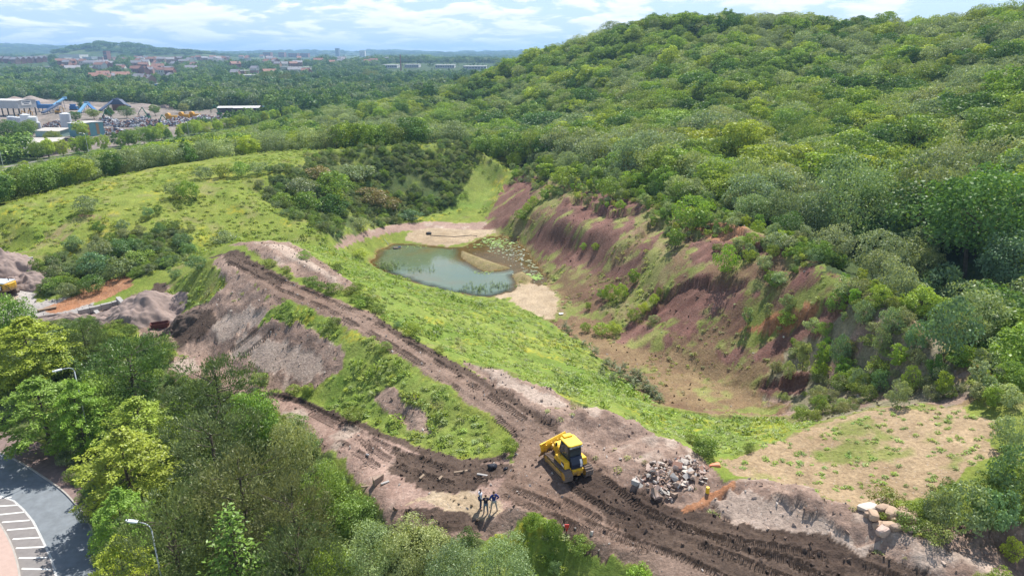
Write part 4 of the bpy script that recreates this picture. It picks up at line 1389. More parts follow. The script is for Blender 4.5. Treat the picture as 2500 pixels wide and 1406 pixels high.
for i, (k, px, py, H, wpx, tint, nm, lab) in enumerate(RIM_TREES):
    k = 'shrub' if H < 8 else k
    loc, mpp = crown_at(px, py, H)
    plant(k, loc, H, wpx * mpp, tint, nm, lab, 'tree', 'trees along the quarry rim', variant=i)

QUARRY_SHRUBS = [   # kind, crown centre, height, width px, tint, label
    ('sapling', 1328, 415, 5.0, 46, 'bright', 'bright green bush at the top of the far red slope'),
    ('shrub', 1296, 398, 3.2, 28, 'mid', 'small green bush at the foot of the large dark quarry-head tree'),
    ('shrub', 1380, 430, 5.0, 70, 'bright', 'wide bright green bush beside the bush topping the far red slope'),
    ('shrub', 1432, 400, 6.0, 80, 'mid', 'mid green bush in the second row above the far red slope'),
    ('sapling', 1470, 410, 6.5, 60, 'bright', 'tall bright green bush in the middle of the rim shrub belt'),
    ('shrub', 1490, 458, 4.6, 60, 'mid', 'green bush hanging over the edge of the first red scarp'),
    ('shrub', 1540, 420, 6.0, 90, 'pale', 'broad pale green bush above the first red scarp'),
    ('shrub', 1600, 400, 6.5, 80, 'bright', 'bright green bush under the olive tree with a thin crown'),
    ('shrub', 1655, 430, 6.0, 80, 'pale', 'pale green bush below the tall yellow-green tree'),
    ('shrub', 1500, 370, 6.5, 80, 'grey', 'grey-green bush in the back row of the rim shrub belt'),
    ('shrub', 1720, 455, 5.0, 80, 'pale', 'pale bush above the vivid bush on the scarp edge'),
    ('shrub', 1690, 510, 6.0, 100, 'bright', 'large vivid green bush overhanging the brown scarp'),
    ('shrub', 1632, 505, 2.8, 36, 'pale', 'small pale bush beside the large vivid bush on the scarp'),
    ('sapling', 1482, 500, 1.6, 14, 'bright', 'lone sapling on the ledge of the first red scarp'),
    ('shrub', 1563, 472, 2.6, 26, 'mid', 'small green bush left of the pale bush pair on the ledge'),
    ('shrub', 1606, 460, 3.0, 36, 'grey', 'grey-green bush on the ledge above the second red scarp'),
    ('shrub', 1545, 470, 2.2, 20, 'mid', 'smallest bush on the ledge above the second red scarp'),
    ('shrub', 1273, 522, 2.6, 32, 'bright', 'lowest of the bright bushes down the grassy spur'),
    ('shrub', 1290, 505, 2.6, 26, 'bright', 'second bright bush up the grassy spur'),
    ('shrub', 1303, 492, 2.8, 26, 'bright', 'third bright bush up the grassy spur'),
    ('sapling', 1330, 472, 3.2, 32, 'bright', 'fourth bright bush up the grassy spur, the tallest there'),
    ('shrub', 1354, 466, 2.6, 28, 'mid', 'top bush of the line up the grassy spur'),
    ('sapling', 1650, 575, 4.0, 50, 'mid', 'leaning green bush halfway down between two red scarps'),
    ('shrub', 1424, 604, 1.6, 18, 'bright', 'small round bush at the foot of the first red scarp'),
    ('shrub', 1454, 602, 1.7, 22, 'bright', 'second small bush at the foot of the first red scarp'),
    ('sapling', 1547, 668, 3.4, 32, 'bright', 'single upright green bush below the second red scarp'),
    ('shrub', 1490, 712, 3.0, 40, 'bright', 'bright bush in the clump at mid slope, pond side'),
    ('shrub', 1520, 708, 3.0, 36, 'yellow', 'yellow-green bush in the clump at mid slope'),
    ('shrub', 1470, 715, 2.0, 26, 'mid', 'low green bush in the clump at mid slope'),
    ('shrub', 1772, 632, 4.6, 62, 'bright', 'large round dark-based bush alone on the middle of the quarry slope'),
    ('shrub', 1595, 728, 2.0, 26, 'yellow', 'upper gorse bush in the line down the slope'),
    ('shrub', 1573, 745, 2.0, 26, 'yellow', 'second gorse bush in the line down the slope'),
    ('shrub', 1546, 766, 2.0, 30, 'olive', 'third gorse bush in the line down the slope'),
    ('shrub', 1608, 708, 1.6, 16, 'olive', 'topmost small gorse bush in the line down the slope'),
    ('shrub', 1500, 800, 2.2, 34, 'yellow', 'yellow-green gorse at the foot of the slope beside the floor path'),
    ('shrub', 1468, 802, 2.0, 44, 'yellow', 'wide low gorse at the foot of the slope beside the floor path'),
    ('shrub', 1430, 798, 1.8, 28, 'bright', 'bright low bush at the foot of the slope beside the ditch'),
    ('shrub', 1436, 746, 1.6, 16, 'bright', 'tiny bright bush above the ditch'),
    ('sapling', 1827, 768, 3.0, 32, 'pale', 'pale green young bush on the red slope casting a small shadow'),
    ('sapling', 1874, 758, 2.8, 26, 'pale', 'second pale green young bush on the red slope'),
    ('shrub', 1925, 740, 2.2, 40, 'grey', 'grassy grey-green bush above the orange-red slope'),
    ('shrub', 1598, 775, 1.2, 30, 'pale', 'pale low weed clump on the lower red slope'),
    ('sapling', 1964, 872, 5.0, 40, 'pale', 'tallest pale green bush on the scrub bank below the rim'),
    ('sapling', 2008, 862, 4.4, 44, 'bright', 'light green bush beside the tallest pale bush'),
    ('shrub', 2056, 855, 4.0, 50, 'blue', 'bluish bush third in the row on the scrub bank'),
    ('shrub', 1925, 905, 2.6, 32, 'pale', 'low pale bush at the lower end of the scrub bank row'),
    ('shrub', 2288, 893, 3.0, 40, 'dark', 'dark rounded bush on the bank beside the orange fence'),
    ('shrub', 2225, 925, 3.2, 44, 'olive', 'olive bush left of the dark rounded bush'),
    ('shrub', 2195, 955, 3.0, 50, 'grey', 'grey-green bush above the planted slope'),
    ('shrub', 2150, 925, 2.8, 44, 'blue', 'bluish bush in the middle of the scrub bank'),
    ('shrub', 2095, 925, 2.6, 40, 'grey', 'grey-green bush in the middle of the scrub bank'),
    ('shrub', 2240, 815, 3.6, 60, 'blue', 'bluish bush at the top of the scrub bank under the rim trees'),
    ('shrub', 2180, 780, 3.4, 60, 'grey', 'grey-green bush over the brown landslip'),
    ('shrub', 2110, 760, 3.0, 50, 'grey', 'grey-green bush beside the orange-red slope'),
    ('shrub', 2045, 720, 3.2, 60, 'mid', 'green bush on the rim above the orange-red slope'),
    ('shrub', 2150, 850, 3.0, 46, 'pale', 'pale bush below the brown landslip'),
    ('shrub', 2000, 985, 2.0, 40, 'mid', 'low green bush at the bottom of the scrub bank'),
    ('shrub', 2060, 985, 1.8, 36, 'pale', 'pale low bush at the edge of the planted slope'),
    ('shrub', 1895, 500, 4.0, 70, 'pale', 'pale bush in the clump on the rim above the small scarp'),
    ('shrub', 1850, 480, 5.0, 60, 'pale', 'taller pale bush in the clump on the rim above the small scarp'),
    ('shrub', 1940, 505, 4.5, 50, 'grey', 'grey-green bush at the wood side of the rim clump'),
    ('shrub', 1840, 515, 3.5, 46, 'yellow', 'yellow-green bush at the lower side of the rim clump'),
    ('shrub', 1900, 590, 2.6, 60, 'grey', 'grey-green low bush above the small red scar'),
    ('shrub', 2000, 610, 3.0, 70, 'mid', 'green bush on the rim at the shade of the wood'),
    ('shrub', 2070, 690, 2.6, 60, 'pale', 'pale bush on the rim below the dome-shaped willow'),
    ('shrub', 2350, 1240, 4.0, 130, 'grey', 'wide grey-green bush above the shaded hollow'),
    ('shrub', 2430, 1235, 3.4, 110, 'blue', 'bluish bush right of the wide grey-green bush'),
    ('shrub', 2292, 1240, 3.0, 70, 'grey', 'grey-green bush next to the boulder pile'),
    ('shrub', 2480, 1150, 4.2, 110, 'blue', 'bluish bush above the shaded hollow, higher up the bank'),
    ('shrub', 2470, 1050, 3.4, 80, 'grey', 'grey-green bush at the corner of the planted slope'),
    ('shrub', 2475, 1340, 2.0, 50, 'yellow', 'small yellow-green bush inside the shaded hollow'),
]
for i, (k, px, py, H, wpx, tint, lab) in enumerate(QUARRY_SHRUBS):
    loc, mpp = crown_at(px, py, H, .55)
    plant(k, loc, H, wpx * mpp, tint, 'shrub', lab, 'shrub', 'shrubs on the quarry slopes', variant=i)

BUND_SHRUBS = [
    ('shrub', 462, 462, 4.2, 56, 'bright', 'bright round bush alone on the top of the grassy bund'),
    ('shrub', 425, 462, 3.4, 50, 'grey', 'grey-green bush beside the bright round bush on the bund'),
    ('shrub', 207, 498, 3.4, 56, 'grey', 'pale grassy bush alone near the yard end of the bund'),
    ('shrub', 500, 420, 3.2, 50, 'grey', 'first grey bush of the hedge on the bund, nearest the bright round bush'),
    ('shrub', 545, 415, 3.4, 50, 'olive', 'second bush of the hedge on the bund'),
    ('shrub', 585, 412, 3.6, 46, 'mid', 'third and greenest bush of the hedge on the bund'),
    ('shrub', 630, 408, 3.2, 50, 'grey', 'last grey bush of the hedge on the bund'),
    ('shrub', 360, 518, 2.2, 28, 'blue', 'small dark bush on the bench path of the bund'),
    ('shrub', 386, 512, 2.0, 20, 'dark', 'smaller dark bush next to the one on the bench path'),
    ('shrub', 441, 585, 3.0, 40, 'blue', 'dark rounded bush above the head of the haul road'),
    ('shrub', 458, 608, 3.0, 40, 'blue', 'second dark rounded bush above the head of the haul road'),
    ('shrub', 388, 560, 2.8, 30, 'blue', 'small dark bush in the middle of the bund face'),
    ('shrub', 296, 548, 2.4, 32, 'grey', 'grey bush between the rubble patch and the bund face'),
    ('shrub', 238, 552, 2.4, 30, 'dark', 'dark bush at the edge of the rubble patch'),
    ('shrub', 175, 590, 2.4, 46, 'blue', 'dark bush below the rubble patch'),
    ('shrub', 245, 610, 4.0, 60, 'grey', 'tall grey-green bush at the top of the dense scrub'),
    ('shrub', 300, 600, 3.6, 60, 'blue', 'bluish bush in the dense scrub beside the tall grey one'),
    ('shrub', 225, 640, 4.0, 70, 'blue', 'wide bluish bush in the dense scrub'),
    ('shrub', 290, 650, 4.0, 70, 'grey', 'grey-green bush at the bottom of the dense scrub'),
    ('shrub', 340, 630, 3.4, 70, 'mid', 'mid green bush at the haul road end of the dense scrub'),
    ('shrub', 225, 690, 3.0, 56, 'dark', 'dark bush above the orange earth in the yard'),
    ('shrub', 165, 705, 2.8, 46, 'grey', 'grey-green bush at the foot of the bund by the gravel heap'),
    ('shrub', 130, 690, 2.4, 50, 'mid', 'green bush at the foot of the bund nearest the excavator'),
    ('shrub', 545, 580, 2.6, 60, 'grey', 'pale grey bush at the end of the haul road'),
    ('shrub', 425, 668, 1.8, 36, 'blue', 'bluish small bush beside the bright grass triangle'),
    ('shrub', 480, 640, 2.4, 50, 'blue', 'bluish bush beside the top of the haul road'),
    ('shrub', 810, 450, 6.5, 90, 'bright', 'tall bright green bush standing out of the scrub above the pond'),
    ('shrub', 735, 455, 5.0, 80, 'grey', 'grey-green bush at the path end of the scrub above the pond'),
    ('shrub', 745, 490, 5.0, 70, 'mid', 'mid green bush below the grey one above the pond'),
    ('shrub', 810, 500, 5.0, 80, 'dark', 'dark green bush below the tall bright bush above the pond'),
    ('shrub', 690, 485, 3.4, 50, 'mid', 'green bush at the open edge of the scrub above the pond'),
    ('sapling', 826, 485, 4.6, 40, 'yellow', 'yellow-green bush in front of the dark bush above the pond'),
    ('shrub', 900, 480, 4.6, 90, 'rust', 'brownish bush in the middle of the scrub above the pond'),
    ('shrub', 945, 495, 4.4, 70, 'rust', 'brownish bush lower in the scrub above the pond'),
    ('shrub', 870, 420, 4.4, 90, 'grey', 'grey-green bush on the upper part of the scrub above the pond'),
    ('shrub', 880, 545, 2.6, 46, 'grey', 'grey bush at the foot of the scrub beside the pond track'),
    ('shrub', 770, 420, 3.4, 80, 'rust', 'brownish bush on the top edge of the scrub'),
    ('shrub', 1000, 430, 3.0, 60, 'blue', 'bluish bush in the scrub below the bund crest'),
    ('shrub', 1137, 362, 2.8, 24, 'mid', 'dark bush on the very end of the bund crest'),
    ('shrub', 1170, 415, 2.6, 26, 'dark', 'dark bush on the slope near the corner of the quarry'),
    ('shrub', 878, 618, 2.0, 46, 'yellow', 'yellow-green bush on the bank at the near end of the pond'),
    ('shrub', 745, 622, 1.4, 36, 'bright', 'bright weed clump at the end of the spoil berm'),
    ('shrub', 968, 790, .9, 24, 'blue', 'bluish weed clump on the edge of the haul road'),
    ('shrub', 1020, 828, .8, 14, 'dark', 'dark weed clump further along the haul road edge'),
    ('shrub', 1300, 1000 + 275, 1.5, 50, 'bright', 'vivid green bush on the grassy bank below the haul road'),
    ('shrub', 1350, 1290, 1.5, 46, 'mid', 'taller grass-like bush beside the vivid one below the haul road'),
    ('shrub', 1355, 1385, 1.2, 34, 'blue', 'dark ball-shaped bush at the bottom of the grassy bank'),
    ('shrub', 1415, 1330, 1.3, 60, 'olive', 'olive grass clump on the bank below the haul road'),
    ('shrub', 1560, 1395, 1.0, 60, 'bright', 'bright weed clump where the bank meets the dark soil'),
]
for i, (k, px, py, H, wpx, tint, lab) in enumerate(BUND_SHRUBS):
    loc, mpp = crown_at(px, py, H, .55)
    plant(k, loc, H, wpx * mpp, tint, 'shrub', lab, 'shrub', 'shrubs on the banks of the workings', variant=i)

# the dense shrub belt along the rim between the wood and the red faces
_k = 0
for (px, py) in [(1300 + 11 * i, float(np.interp(1300 + 11 * i, [1300, 1400, 1530, 1640, 1740, 1760], [425, 452, 482, 502, 525, 530]))) for i in range(42)]:
    x, y, z = hit(px, py - 3)
    back = random.uniform(.5, 7.5)
    x, y = x + back * .75, y + back * .55
    t = ('bright', 'pale', 'mid', 'bright', 'grey', 'pale')[_k % 6]
    H = random.uniform(3.2, 5.6)
    where = 'over the far red slope' if px < 1400 else 'over the first red scarp' if px < 1580 else 'over the second red scarp'
    plant('sapling' if _k % 3 == 0 else 'shrub', (x, y, gz1(x, y) - .1), H, H * random.uniform(.75, 1.05), t, 'shrub', '%s %s in the shrub belt on the rim %s' % (TINT_WORD[t], 'upright bush' if _k % 3 == 0 else 'round bush', where), 'shrub', 'shrub belt along the quarry rim')
    _k += 1
# ------------------------------------------------------------------ masses of plants: one object each, instanced on points
_proto_col = bpy.data.collections.new('plant_patterns')          # never linked to the scene


def scatter(name, meshes, pos, scale, rot, tint, idx, label=None, kind='stuff'):
    pc = bpy.data.collections.new(name + '_patterns')
    for i, me in enumerate(meshes):
        o = bpy.data.objects.new('%s_pattern_%02d' % (name, i), me)
        pc.objects.link(o)
    me = bpy.data.meshes.new(name)
    n = len(pos)
    me.vertices.add(n)
    me.vertices.foreach_set('co', np.asarray(pos, np.float32).ravel())
    for nm, typ, key, v in (('size', 'FLOAT_VECTOR', 'vector', scale), ('turn', 'FLOAT_VECTOR', 'vector', rot), ('tint', 'FLOAT_COLOR', 'color', np.concatenate([tint, np.ones((n, 1))], 1))):
        a = me.attributes.new(nm, typ, 'POINT')
        a.data.foreach_set(key, np.asarray(v, np.float32).ravel())
    a = me.attributes.new('which', 'INT', 'POINT')
    a.data.foreach_set('value', np.asarray(idx, np.int32))
    o = tag(link_mesh(name, me), label, kind=kind)
    g = bpy.data.node_groups.new(name, 'GeometryNodeTree')
    g.interface.new_socket('Geometry', in_out='INPUT', socket_type='NodeSocketGeometry')
    g.interface.new_socket('Geometry', in_out='OUTPUT', socket_type='NodeSocketGeometry')
    gi = g.nodes.new('NodeGroupInput')
    go = g.nodes.new('NodeGroupOutput')
    ci = g.nodes.new('GeometryNodeCollectionInfo')
    ci.inputs['Collection'].default_value = pc
    ci.inputs['Separate Children'].default_value = True
    ci.inputs['Reset Children'].default_value = True
    iop = g.nodes.new('GeometryNodeInstanceOnPoints')
    iop.inputs['Pick Instance'].default_value = True

    def na(nm, typ):
        a_ = g.nodes.new('GeometryNodeInputNamedAttribute')
        a_.data_type = typ
        a_.inputs['Name'].default_value = nm
        return a_.outputs[0]
    g.links.new(gi.outputs[0], iop.inputs['Points'])
    g.links.new(ci.outputs[0], iop.inputs['Instance'])
    g.links.new(na('which', 'INT'), iop.inputs['Instance Index'])
    e2r = g.nodes.new('FunctionNodeEulerToRotation')
    g.links.new(na('turn', 'FLOAT_VECTOR'), e2r.inputs[0])
    g.links.new(e2r.outputs[0], iop.inputs['Rotation'])
    g.links.new(na('size', 'FLOAT_VECTOR'), iop.inputs['Scale'])
    g.links.new(iop.outputs[0], go.inputs[0])
    mod = o.modifiers.new('spread', 'NODES')
    mod.node_group = g
    return o


def jitter(x0, x1, y0, y1, step, seed, jit=.75):
    rng = np.random.default_rng(seed)
    X, Y = np.meshgrid(np.arange(x0, x1, step), np.arange(y0, y1, step * .9))
    X = X + (np.arange(X.shape[0]) % 2)[:, None] * step * .5
    x = (X + (rng.random(X.shape) - .5) * step * jit).ravel()
    y = (Y + (rng.random(X.shape) - .5) * step * jit).ravel()
    return x, y, rng


def in_frame(x, y, z, m=60):
    px, py = to_px(x, y, z)
    return (px > -m) & (px < 2500 + m) & (py > -m * 2) & (py < 1406 + m) & (y > 5)


def seen(x, y, z, steps=70):
    """is the sight line from the camera to these places free of the ground"""
    ok = np.ones(len(x), bool)
    for s in np.linspace(.25, .985, steps):
        ok &= CAM_H + (z - CAM_H) * s > base_height(x * s, y * s)
    return ok


def tint_rows(names, rng, n, amt=.18):
    base = np.array([TINTS[k] for k in names])
    t = base[rng.integers(0, len(names), n)]
    k = 1 + rng.uniform(-amt, amt, (n, 1))
    return t * k * (1 + rng.uniform(-.08, .08, (n, 3)))


CREST = np.array([P(*p)[:2] for p in [L for L in LINES if L[0] == (-150, 560, 3.5)][0]])
AROAD = np.array([P(px, py, -5.6)[:2] for px, py in [(-160, 450), (60, 400), (217, 371), (330, 353), (390, 342), (460, 329), (496, 323), (614, 303), (650, 296), (760, 276)]])
WOOD_POLY = [w for k, e, w in AREAS_W if k == 'wood'][0]
RIM = np.array([P(*p)[:2] for p in [L for L in LINES if L[0] == (1238, 418, -2.0)][0]])
# hill wood: between the rim and the far side of the skyline
HILL = np.concatenate([RIM + np.array([3.0, 2.0]), [[90, 50], [330, 200], [420, 420], [330, 700], [60, 720], [-40, 560], [-50, 420], [-60, 330], [-10, 262], [0, 228]]])
# belt behind the bund, as far as the main road
BELT = np.concatenate([CREST * 1.0 + np.array([-3.5, 6.5]), [[-6, 228], [-10, 262], [-60, 330], [-50, 420], [-60, 520], [-110, 520]], AROAD[::-1] + np.array([6, -7]), [[-260, 180]]])
ROAD_ROW = np.concatenate([AROAD + np.array([-4, 7]), (AROAD + np.array([-16, 32]))[::-1]])

_x, _y, _r = jitter(-280, 420, 50, 720, 5.6, 11)
_in_hill = inside(HILL, _x, _y)
_in_belt = inside(BELT, _x, _y) & ~_in_hill
_d = np.hypot(_x, _y)
_thin = _r.random(len(_x)) < np.clip(1.25 - _d / 900, .45, 1)
_keep = (_in_hill | _in_belt) & _thin & (np.abs(_x) < .8 * _y + 20)
hx, hy, hb = _x[_keep], _y[_keep], _in_belt[_keep]
hz = gz(hx, hy)
hh = 6.5 + 6.0 * fbm(hx / 18, hy / 18, 3, 801) + _r.normal(size=len(hx)) * 1.6
hh = np.where(hb, hh * .92, hh)
# lower edge scrub near the rim
_rd, _, _ = path_dist([tuple(p) for p in RIM], hx, hy, 40)
hh = np.where(_rd < 9, hh * .55, hh)
# the belt stays low enough that the far road shows over it
_p0, _p1 = to_px(hx, hy, hz + hh)
_lim = np.interp(_p0, [-200, 60, 217, 330, 460, 614, 760, 900, 1100], [452, 403, 375, 357, 332, 305, 264, 195, 120])
_pb = to_px(hx, hy, hz)[1]
_fr = np.clip((_pb - _lim) / np.maximum(_pb - _p1, 1), .0, 1)
hh = np.where(hb, np.maximum(hh * _fr, .1), hh)
_v = (hh > 2.2) & in_frame(hx, hy, hz + hh, 120) & seen(hx, hy, hz + hh)
hx, hy, hz, hh, hb = hx[_v], hy[_v], hz[_v], hh[_v], hb[_v]
# keep clear of the trees already placed one by one
_own = np.array([(o.location.x, o.location.y) for o in bpy.data.objects if o.get('category') == 'tree'])
_cl = np.min(np.hypot(hx[:, None] - _own[None, :, 0], hy[:, None] - _own[None, :, 1]), axis=1) > 3.4
for _bx, _by in [crown_at(2095, 480, 17.0)[0][:2], crown_at(2390, 525, 16.0)[0][:2], crown_at(1810, 350, 15.5)[0][:2]]:
    _fx, _fy = hx - _bx, hy - _by
    _u = np.array([_bx, _by]) / math.hypot(_bx, _by)
    _al = _fx * _u[0] + _fy * _u[1]
    _la = np.abs(_fx * _u[1] - _fy * _u[0])
    _cl &= ~((_al < 4.5) & (_al > -22) & (_la < 6.5))
hx, hy, hz, hh, hb = hx[_cl], hy[_cl], hz[_cl], hh[_cl], hb[_cl]
_sp = fbm(hx / 30 + 5, hy / 30, 3, 811)
_sp2 = RNG.random(len(hx))
tn = np.where(_sp < .40, 'mid', np.where(_sp < .48, 'olive', np.where(_sp < .57, 'bright', 'grey')))
tn = np.where(_sp2 < .12, 'dark', np.where(_sp2 > .91, 'yellow', np.where((_sp2 > .74), 'pale', tn)))
_nr = np.hypot(hx, hy) < 128
hh = np.where(_nr, np.minimum(hh, 8.2), hh)
tn = np.where(_nr & (tn == 'yellow'), 'grey', tn)
_size = hh / np.hypot(hx, hy)
_order = np.argsort(-_size)
_ind = _order[:236]
_rest = _order[236:]
_pxs, _pys = to_px(hx, hy, hz + hh * .6)


def wood_label(i, shp):
    c = ('small ' if hh[i] < 7.6 else 'tall ' if hh[i] > 10.2 else '') + TINT_WORD[str(tn[i])] + ' ' + shp
    px, py = _pxs[i], _pys[i]
    if hb[i]:
        where = 'behind the yard end of the grassy bund' if px < 300 else ('behind the middle of the grassy bund' if px < 750 else 'behind the quarry end of the grassy bund')
        return '%s tree %s' % (c, where), 'trees in the belt behind the grassy bund'
    if px < 1500:
        where = 'at the hill foot above the quarry head'
    elif px < 1850:
        where = 'on the hill above the shrub belt'
    elif px < 2200:
        where = 'on the hill behind the dome-shaped willow'
    elif px < 2370:
        where = 'on the hill behind the oak-like tree'
    else:
        where = 'on the hill right of the oak-like tree'
    lv = 'low ' if py > (430 if px > 2150 else 330) else 'high '
    return '%s tree %s%s' % (c, lv, where), 'trees of the close canopy on the wooded hill'


for i in _ind:
    key = 'midwillow' if tn[i] in ('grey', 'pale', 'olive') else 'mid'
    vr = random.randrange(len(PLANTS[key]))
    lab, grp = wood_label(i, SHAPE_WORD[key][vr])
    W = hh[i] * random.uniform(.88, 1.2)
    will = tn[i] in ('grey', 'pale', 'olive')
    plant('midwillow' if will else 'mid', (hx[i], hy[i], hz[i]), hh[i], W, str(tn[i]), 'willow_tree' if will else 'broadleaf_tree', lab, 'tree', grp, variant=vr)
_m = [p[0] for p in PLANTS['mid']] + [p[0] for p in PLANTS['midwillow']]
_n = len(_rest)
_w = np.maximum(hh[_rest], 4.0) / 10.0
_will = np.isin(tn[_rest], ['grey', 'pale', 'olive'])
_idx = np.where(_will, len(PLANTS['mid']) + RNG.integers(0, 2, _n), RNG.integers(0, len(PLANTS['mid']), _n))
_tint = np.array([TINTS[str(k)] for k in tn[_rest]]) * (1 + RNG.uniform(-.18, .18, (_n, 1)))
scatter('woodland', _m, np.stack([hx, hy, hz], -1)[_rest], np.stack([_w * RNG.uniform(1.05, 1.5, _n), _w * RNG.uniform(1.05, 1.5, _n), _w], -1),
        np.stack([np.zeros(_n), np.zeros(_n), RNG.uniform(0, 6.3, _n)], -1), _tint, _idx, 'close wood canopy farther back over the hill and towards the valley')

# the row of young trees along the far side of the main road
row = []
for (x0, y0), (x1, y1) in zip(AROAD[1:-1], AROAD[2:]):
    L = math.hypot(x1 - x0, y1 - y0)
    for s in np.arange(0, L, 5.5):
        row.append((x0 + (x1 - x0) * s / L - 5 - random.uniform(0, 9), y0 + (y1 - y0) * s / L + 8 + random.uniform(0, 16)))
for i, (x, y) in enumerate(row):
    k = ('bright', 'yellow', 'mid', 'yellow')[random.randrange(4)]
    H = random.uniform(6.2, 9.5)
    px, py = to_px(x, y, -5.0)
    where = 'before the low grey sheds' if px < 190 else 'before the teal shed' if px < 260 else 'before the scrap heaps' if px < 440 else 'before the open-sided barns'
    plant('mid', (x, y, gz1(x, y)), H, H * .85, k, 'broadleaf_tree', '%s tree in the row beyond the far road, %s' % (TINT_WORD[k], where), 'tree', 'row of trees beyond the far road')

# ------------------------------------------------------------------ the wooded valley to the horizon
LAKE = [np.array([P(px, py, -9.5)[:2] for px, py in q]) for q in ([(355, 215), (385, 211), (420, 215), (400, 226), (385, 236), (365, 232)], [(285, 219), (312, 219), (312, 225), (285, 224)])]
TOWN = [np.array([hit(px, py)[:2] for px, py in q]) for q in ([(-60, 178), (125, 172), (125, 140), (-60, 142)], [(130, 166), (290, 164), (290, 132), (130, 134)], [(325, 168), (450, 166), (450, 140), (325, 140)],
                                                               [(325, 200), (425, 198), (425, 170), (325, 170)], [(575, 208), (640, 208), (640, 168), (575, 168)], [(940, 190), (1210, 190), (1210, 156), (940, 156)], [(460, 164), (780, 158), (780, 134), (460, 136)], [(680, 192), (765, 192), (765, 162), (680, 162)], [(225, 184), (280, 182), (280, 156), (225, 158)], [(800, 152), (910, 152), (910, 132), (800, 132)])]
_hr = random.Random(44)
MORE_HOUSES = []
for (xa, xb, ya, yb, n_) in [(330, 470, 150, 186, 16), (470, 780, 146, 170, 20), (120, 330, 158, 178, 12), (240, 430, 186, 204, 7), (780, 1000, 146, 160, 8), (560, 760, 172, 188, 6)]:
    for i in range(n_):
        q = (_hr.uniform(xa, xb), _hr.uniform(ya, yb))
        MORE_HOUSES.append((q, hit(*q)))
MHXY = np.array([h[1][:2] for h in MORE_HOUSES])
fx, fy, fz, fs, ft, fi = [], [], [], [], [], []


def far_band(y0, y1, step, keys, seed, sc, tints, clear=.62, meshes_off=0, nk=3):
    x, y, rng = jitter(-.85 * y1, .35 * y1, y0, y1, step, seed, .95)
    z = base_height(x, y)
    m = (np.abs(x) < .82 * y) & (fbm(x / (step * 14) + 3, y / (step * 14), 3, seed + 5) < clear)
    m &= ~inside(YARD, x, y) & ~inside(HILL, x, y) & ~inside(BELT, x, y) & ~inside(ROAD_ROW, x, y)
    d, _, _ = path_dist([tuple(p) for p in AROAD], x, y, 12)
    m &= d > 9
    for q in LAKE:
        m &= ~inside(q, x, y)
    low = np.zeros(len(x), bool)
    for q in TOWN:
        low |= inside(q, x, y)
    m &= ~low | (rng.random(len(x)) < .14)
    for (hx0, hy0) in MHXY:
        rr_ = np.hypot(x, y) / math.hypot(hx0, hy0)
        lat = np.abs(x * hy0 - y * hx0) / math.hypot(hx0, hy0)
        low |= (lat < 16) & (rr_ < 1.01) & (rr_ > 1 - 130.0 / math.hypot(hx0, hy0))
        m &= ~((lat < 13) & (rr_ < 1.01) & (rr_ > 1 - 60.0 / math.hypot(hx0, hy0)))
    m &= in_frame(x, y, z, 100) & (y > 240 + .0 * x)
    x, y, z, low = x[m], y[m], z[m], low[m]
    v = seen(x, y, z + 9)
    x, y, z, low = x[v], y[v], z[v], low[v]
    n = len(x)
    s = sc * (1 + rng.uniform(-.3, .35, n)) * np.where(low, .42, 1.0)
    sel = fbm(x / (step * 6), y / (step * 6), 2, seed + 9) * 1.5 - .25 + rng.normal(size=n) * .14
    ti = np.clip((sel * len(tints)).astype(int), 0, len(tints) - 1)
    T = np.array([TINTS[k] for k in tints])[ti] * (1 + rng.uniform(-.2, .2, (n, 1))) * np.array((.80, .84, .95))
    fx.append(x); fy.append(y); fz.append(z)
    fs.append(np.stack([s * rng.uniform(.8, 1.25, n), s * rng.uniform(.8, 1.25, n), s * rng.uniform(.75, 1.2, n)], -1))
    ft.append(T)
    fi.append(meshes_off + rng.integers(0, nk, n))


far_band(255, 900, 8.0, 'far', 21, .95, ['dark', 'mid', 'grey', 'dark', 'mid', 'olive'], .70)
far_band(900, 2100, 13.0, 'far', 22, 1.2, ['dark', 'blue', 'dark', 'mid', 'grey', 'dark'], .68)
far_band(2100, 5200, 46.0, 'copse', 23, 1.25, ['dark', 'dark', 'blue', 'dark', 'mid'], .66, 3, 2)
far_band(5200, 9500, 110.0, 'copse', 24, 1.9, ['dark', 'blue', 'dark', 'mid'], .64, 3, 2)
_n = sum(len(a) for a in fx)
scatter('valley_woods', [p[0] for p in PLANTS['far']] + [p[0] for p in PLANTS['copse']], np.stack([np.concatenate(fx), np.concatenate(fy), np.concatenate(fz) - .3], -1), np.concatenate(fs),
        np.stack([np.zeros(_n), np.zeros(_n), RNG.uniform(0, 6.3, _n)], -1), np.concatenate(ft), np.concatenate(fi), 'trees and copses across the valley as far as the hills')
print('FAR', _n, 'HILL', len(hx), 'ROW', len(row))

# ------------------------------------------------------------------ low growth: weeds, grass and scrub as masses


def tuft_mesh(name, seed, n=46, r=.42, h=.42, size=.20, up=.5, asp=.4):
    rng = np.random.default_rng(seed)
    a = rng.uniform(0, 2 * pi, n)
    q = r * np.sqrt(rng.random(n))
    z = h * (1 - (q / r) ** 2 * .7) * rng.uniform(.35, 1.0, n)
    pos = np.stack([q * np.cos(a), q * np.sin(a), z], -1)
    nrm = rng.normal(size=(n, 3)) * .55 + np.array([0, 0, up + .45])
    ax = np.stack([np.cos(a) * .5, np.sin(a) * .5, np.full(n, up)], -1) + rng.normal(size=(n, 3)) * .35
    V = leaf_quads(pos, nrm, size * rng.uniform(.6, 1.4, n), asp, ax, rng)
    return mesh_from(name, V, np.arange(n * 4).reshape(-1, 4), [M_LEAF], leaf=np.repeat(rng.random(n), 4))


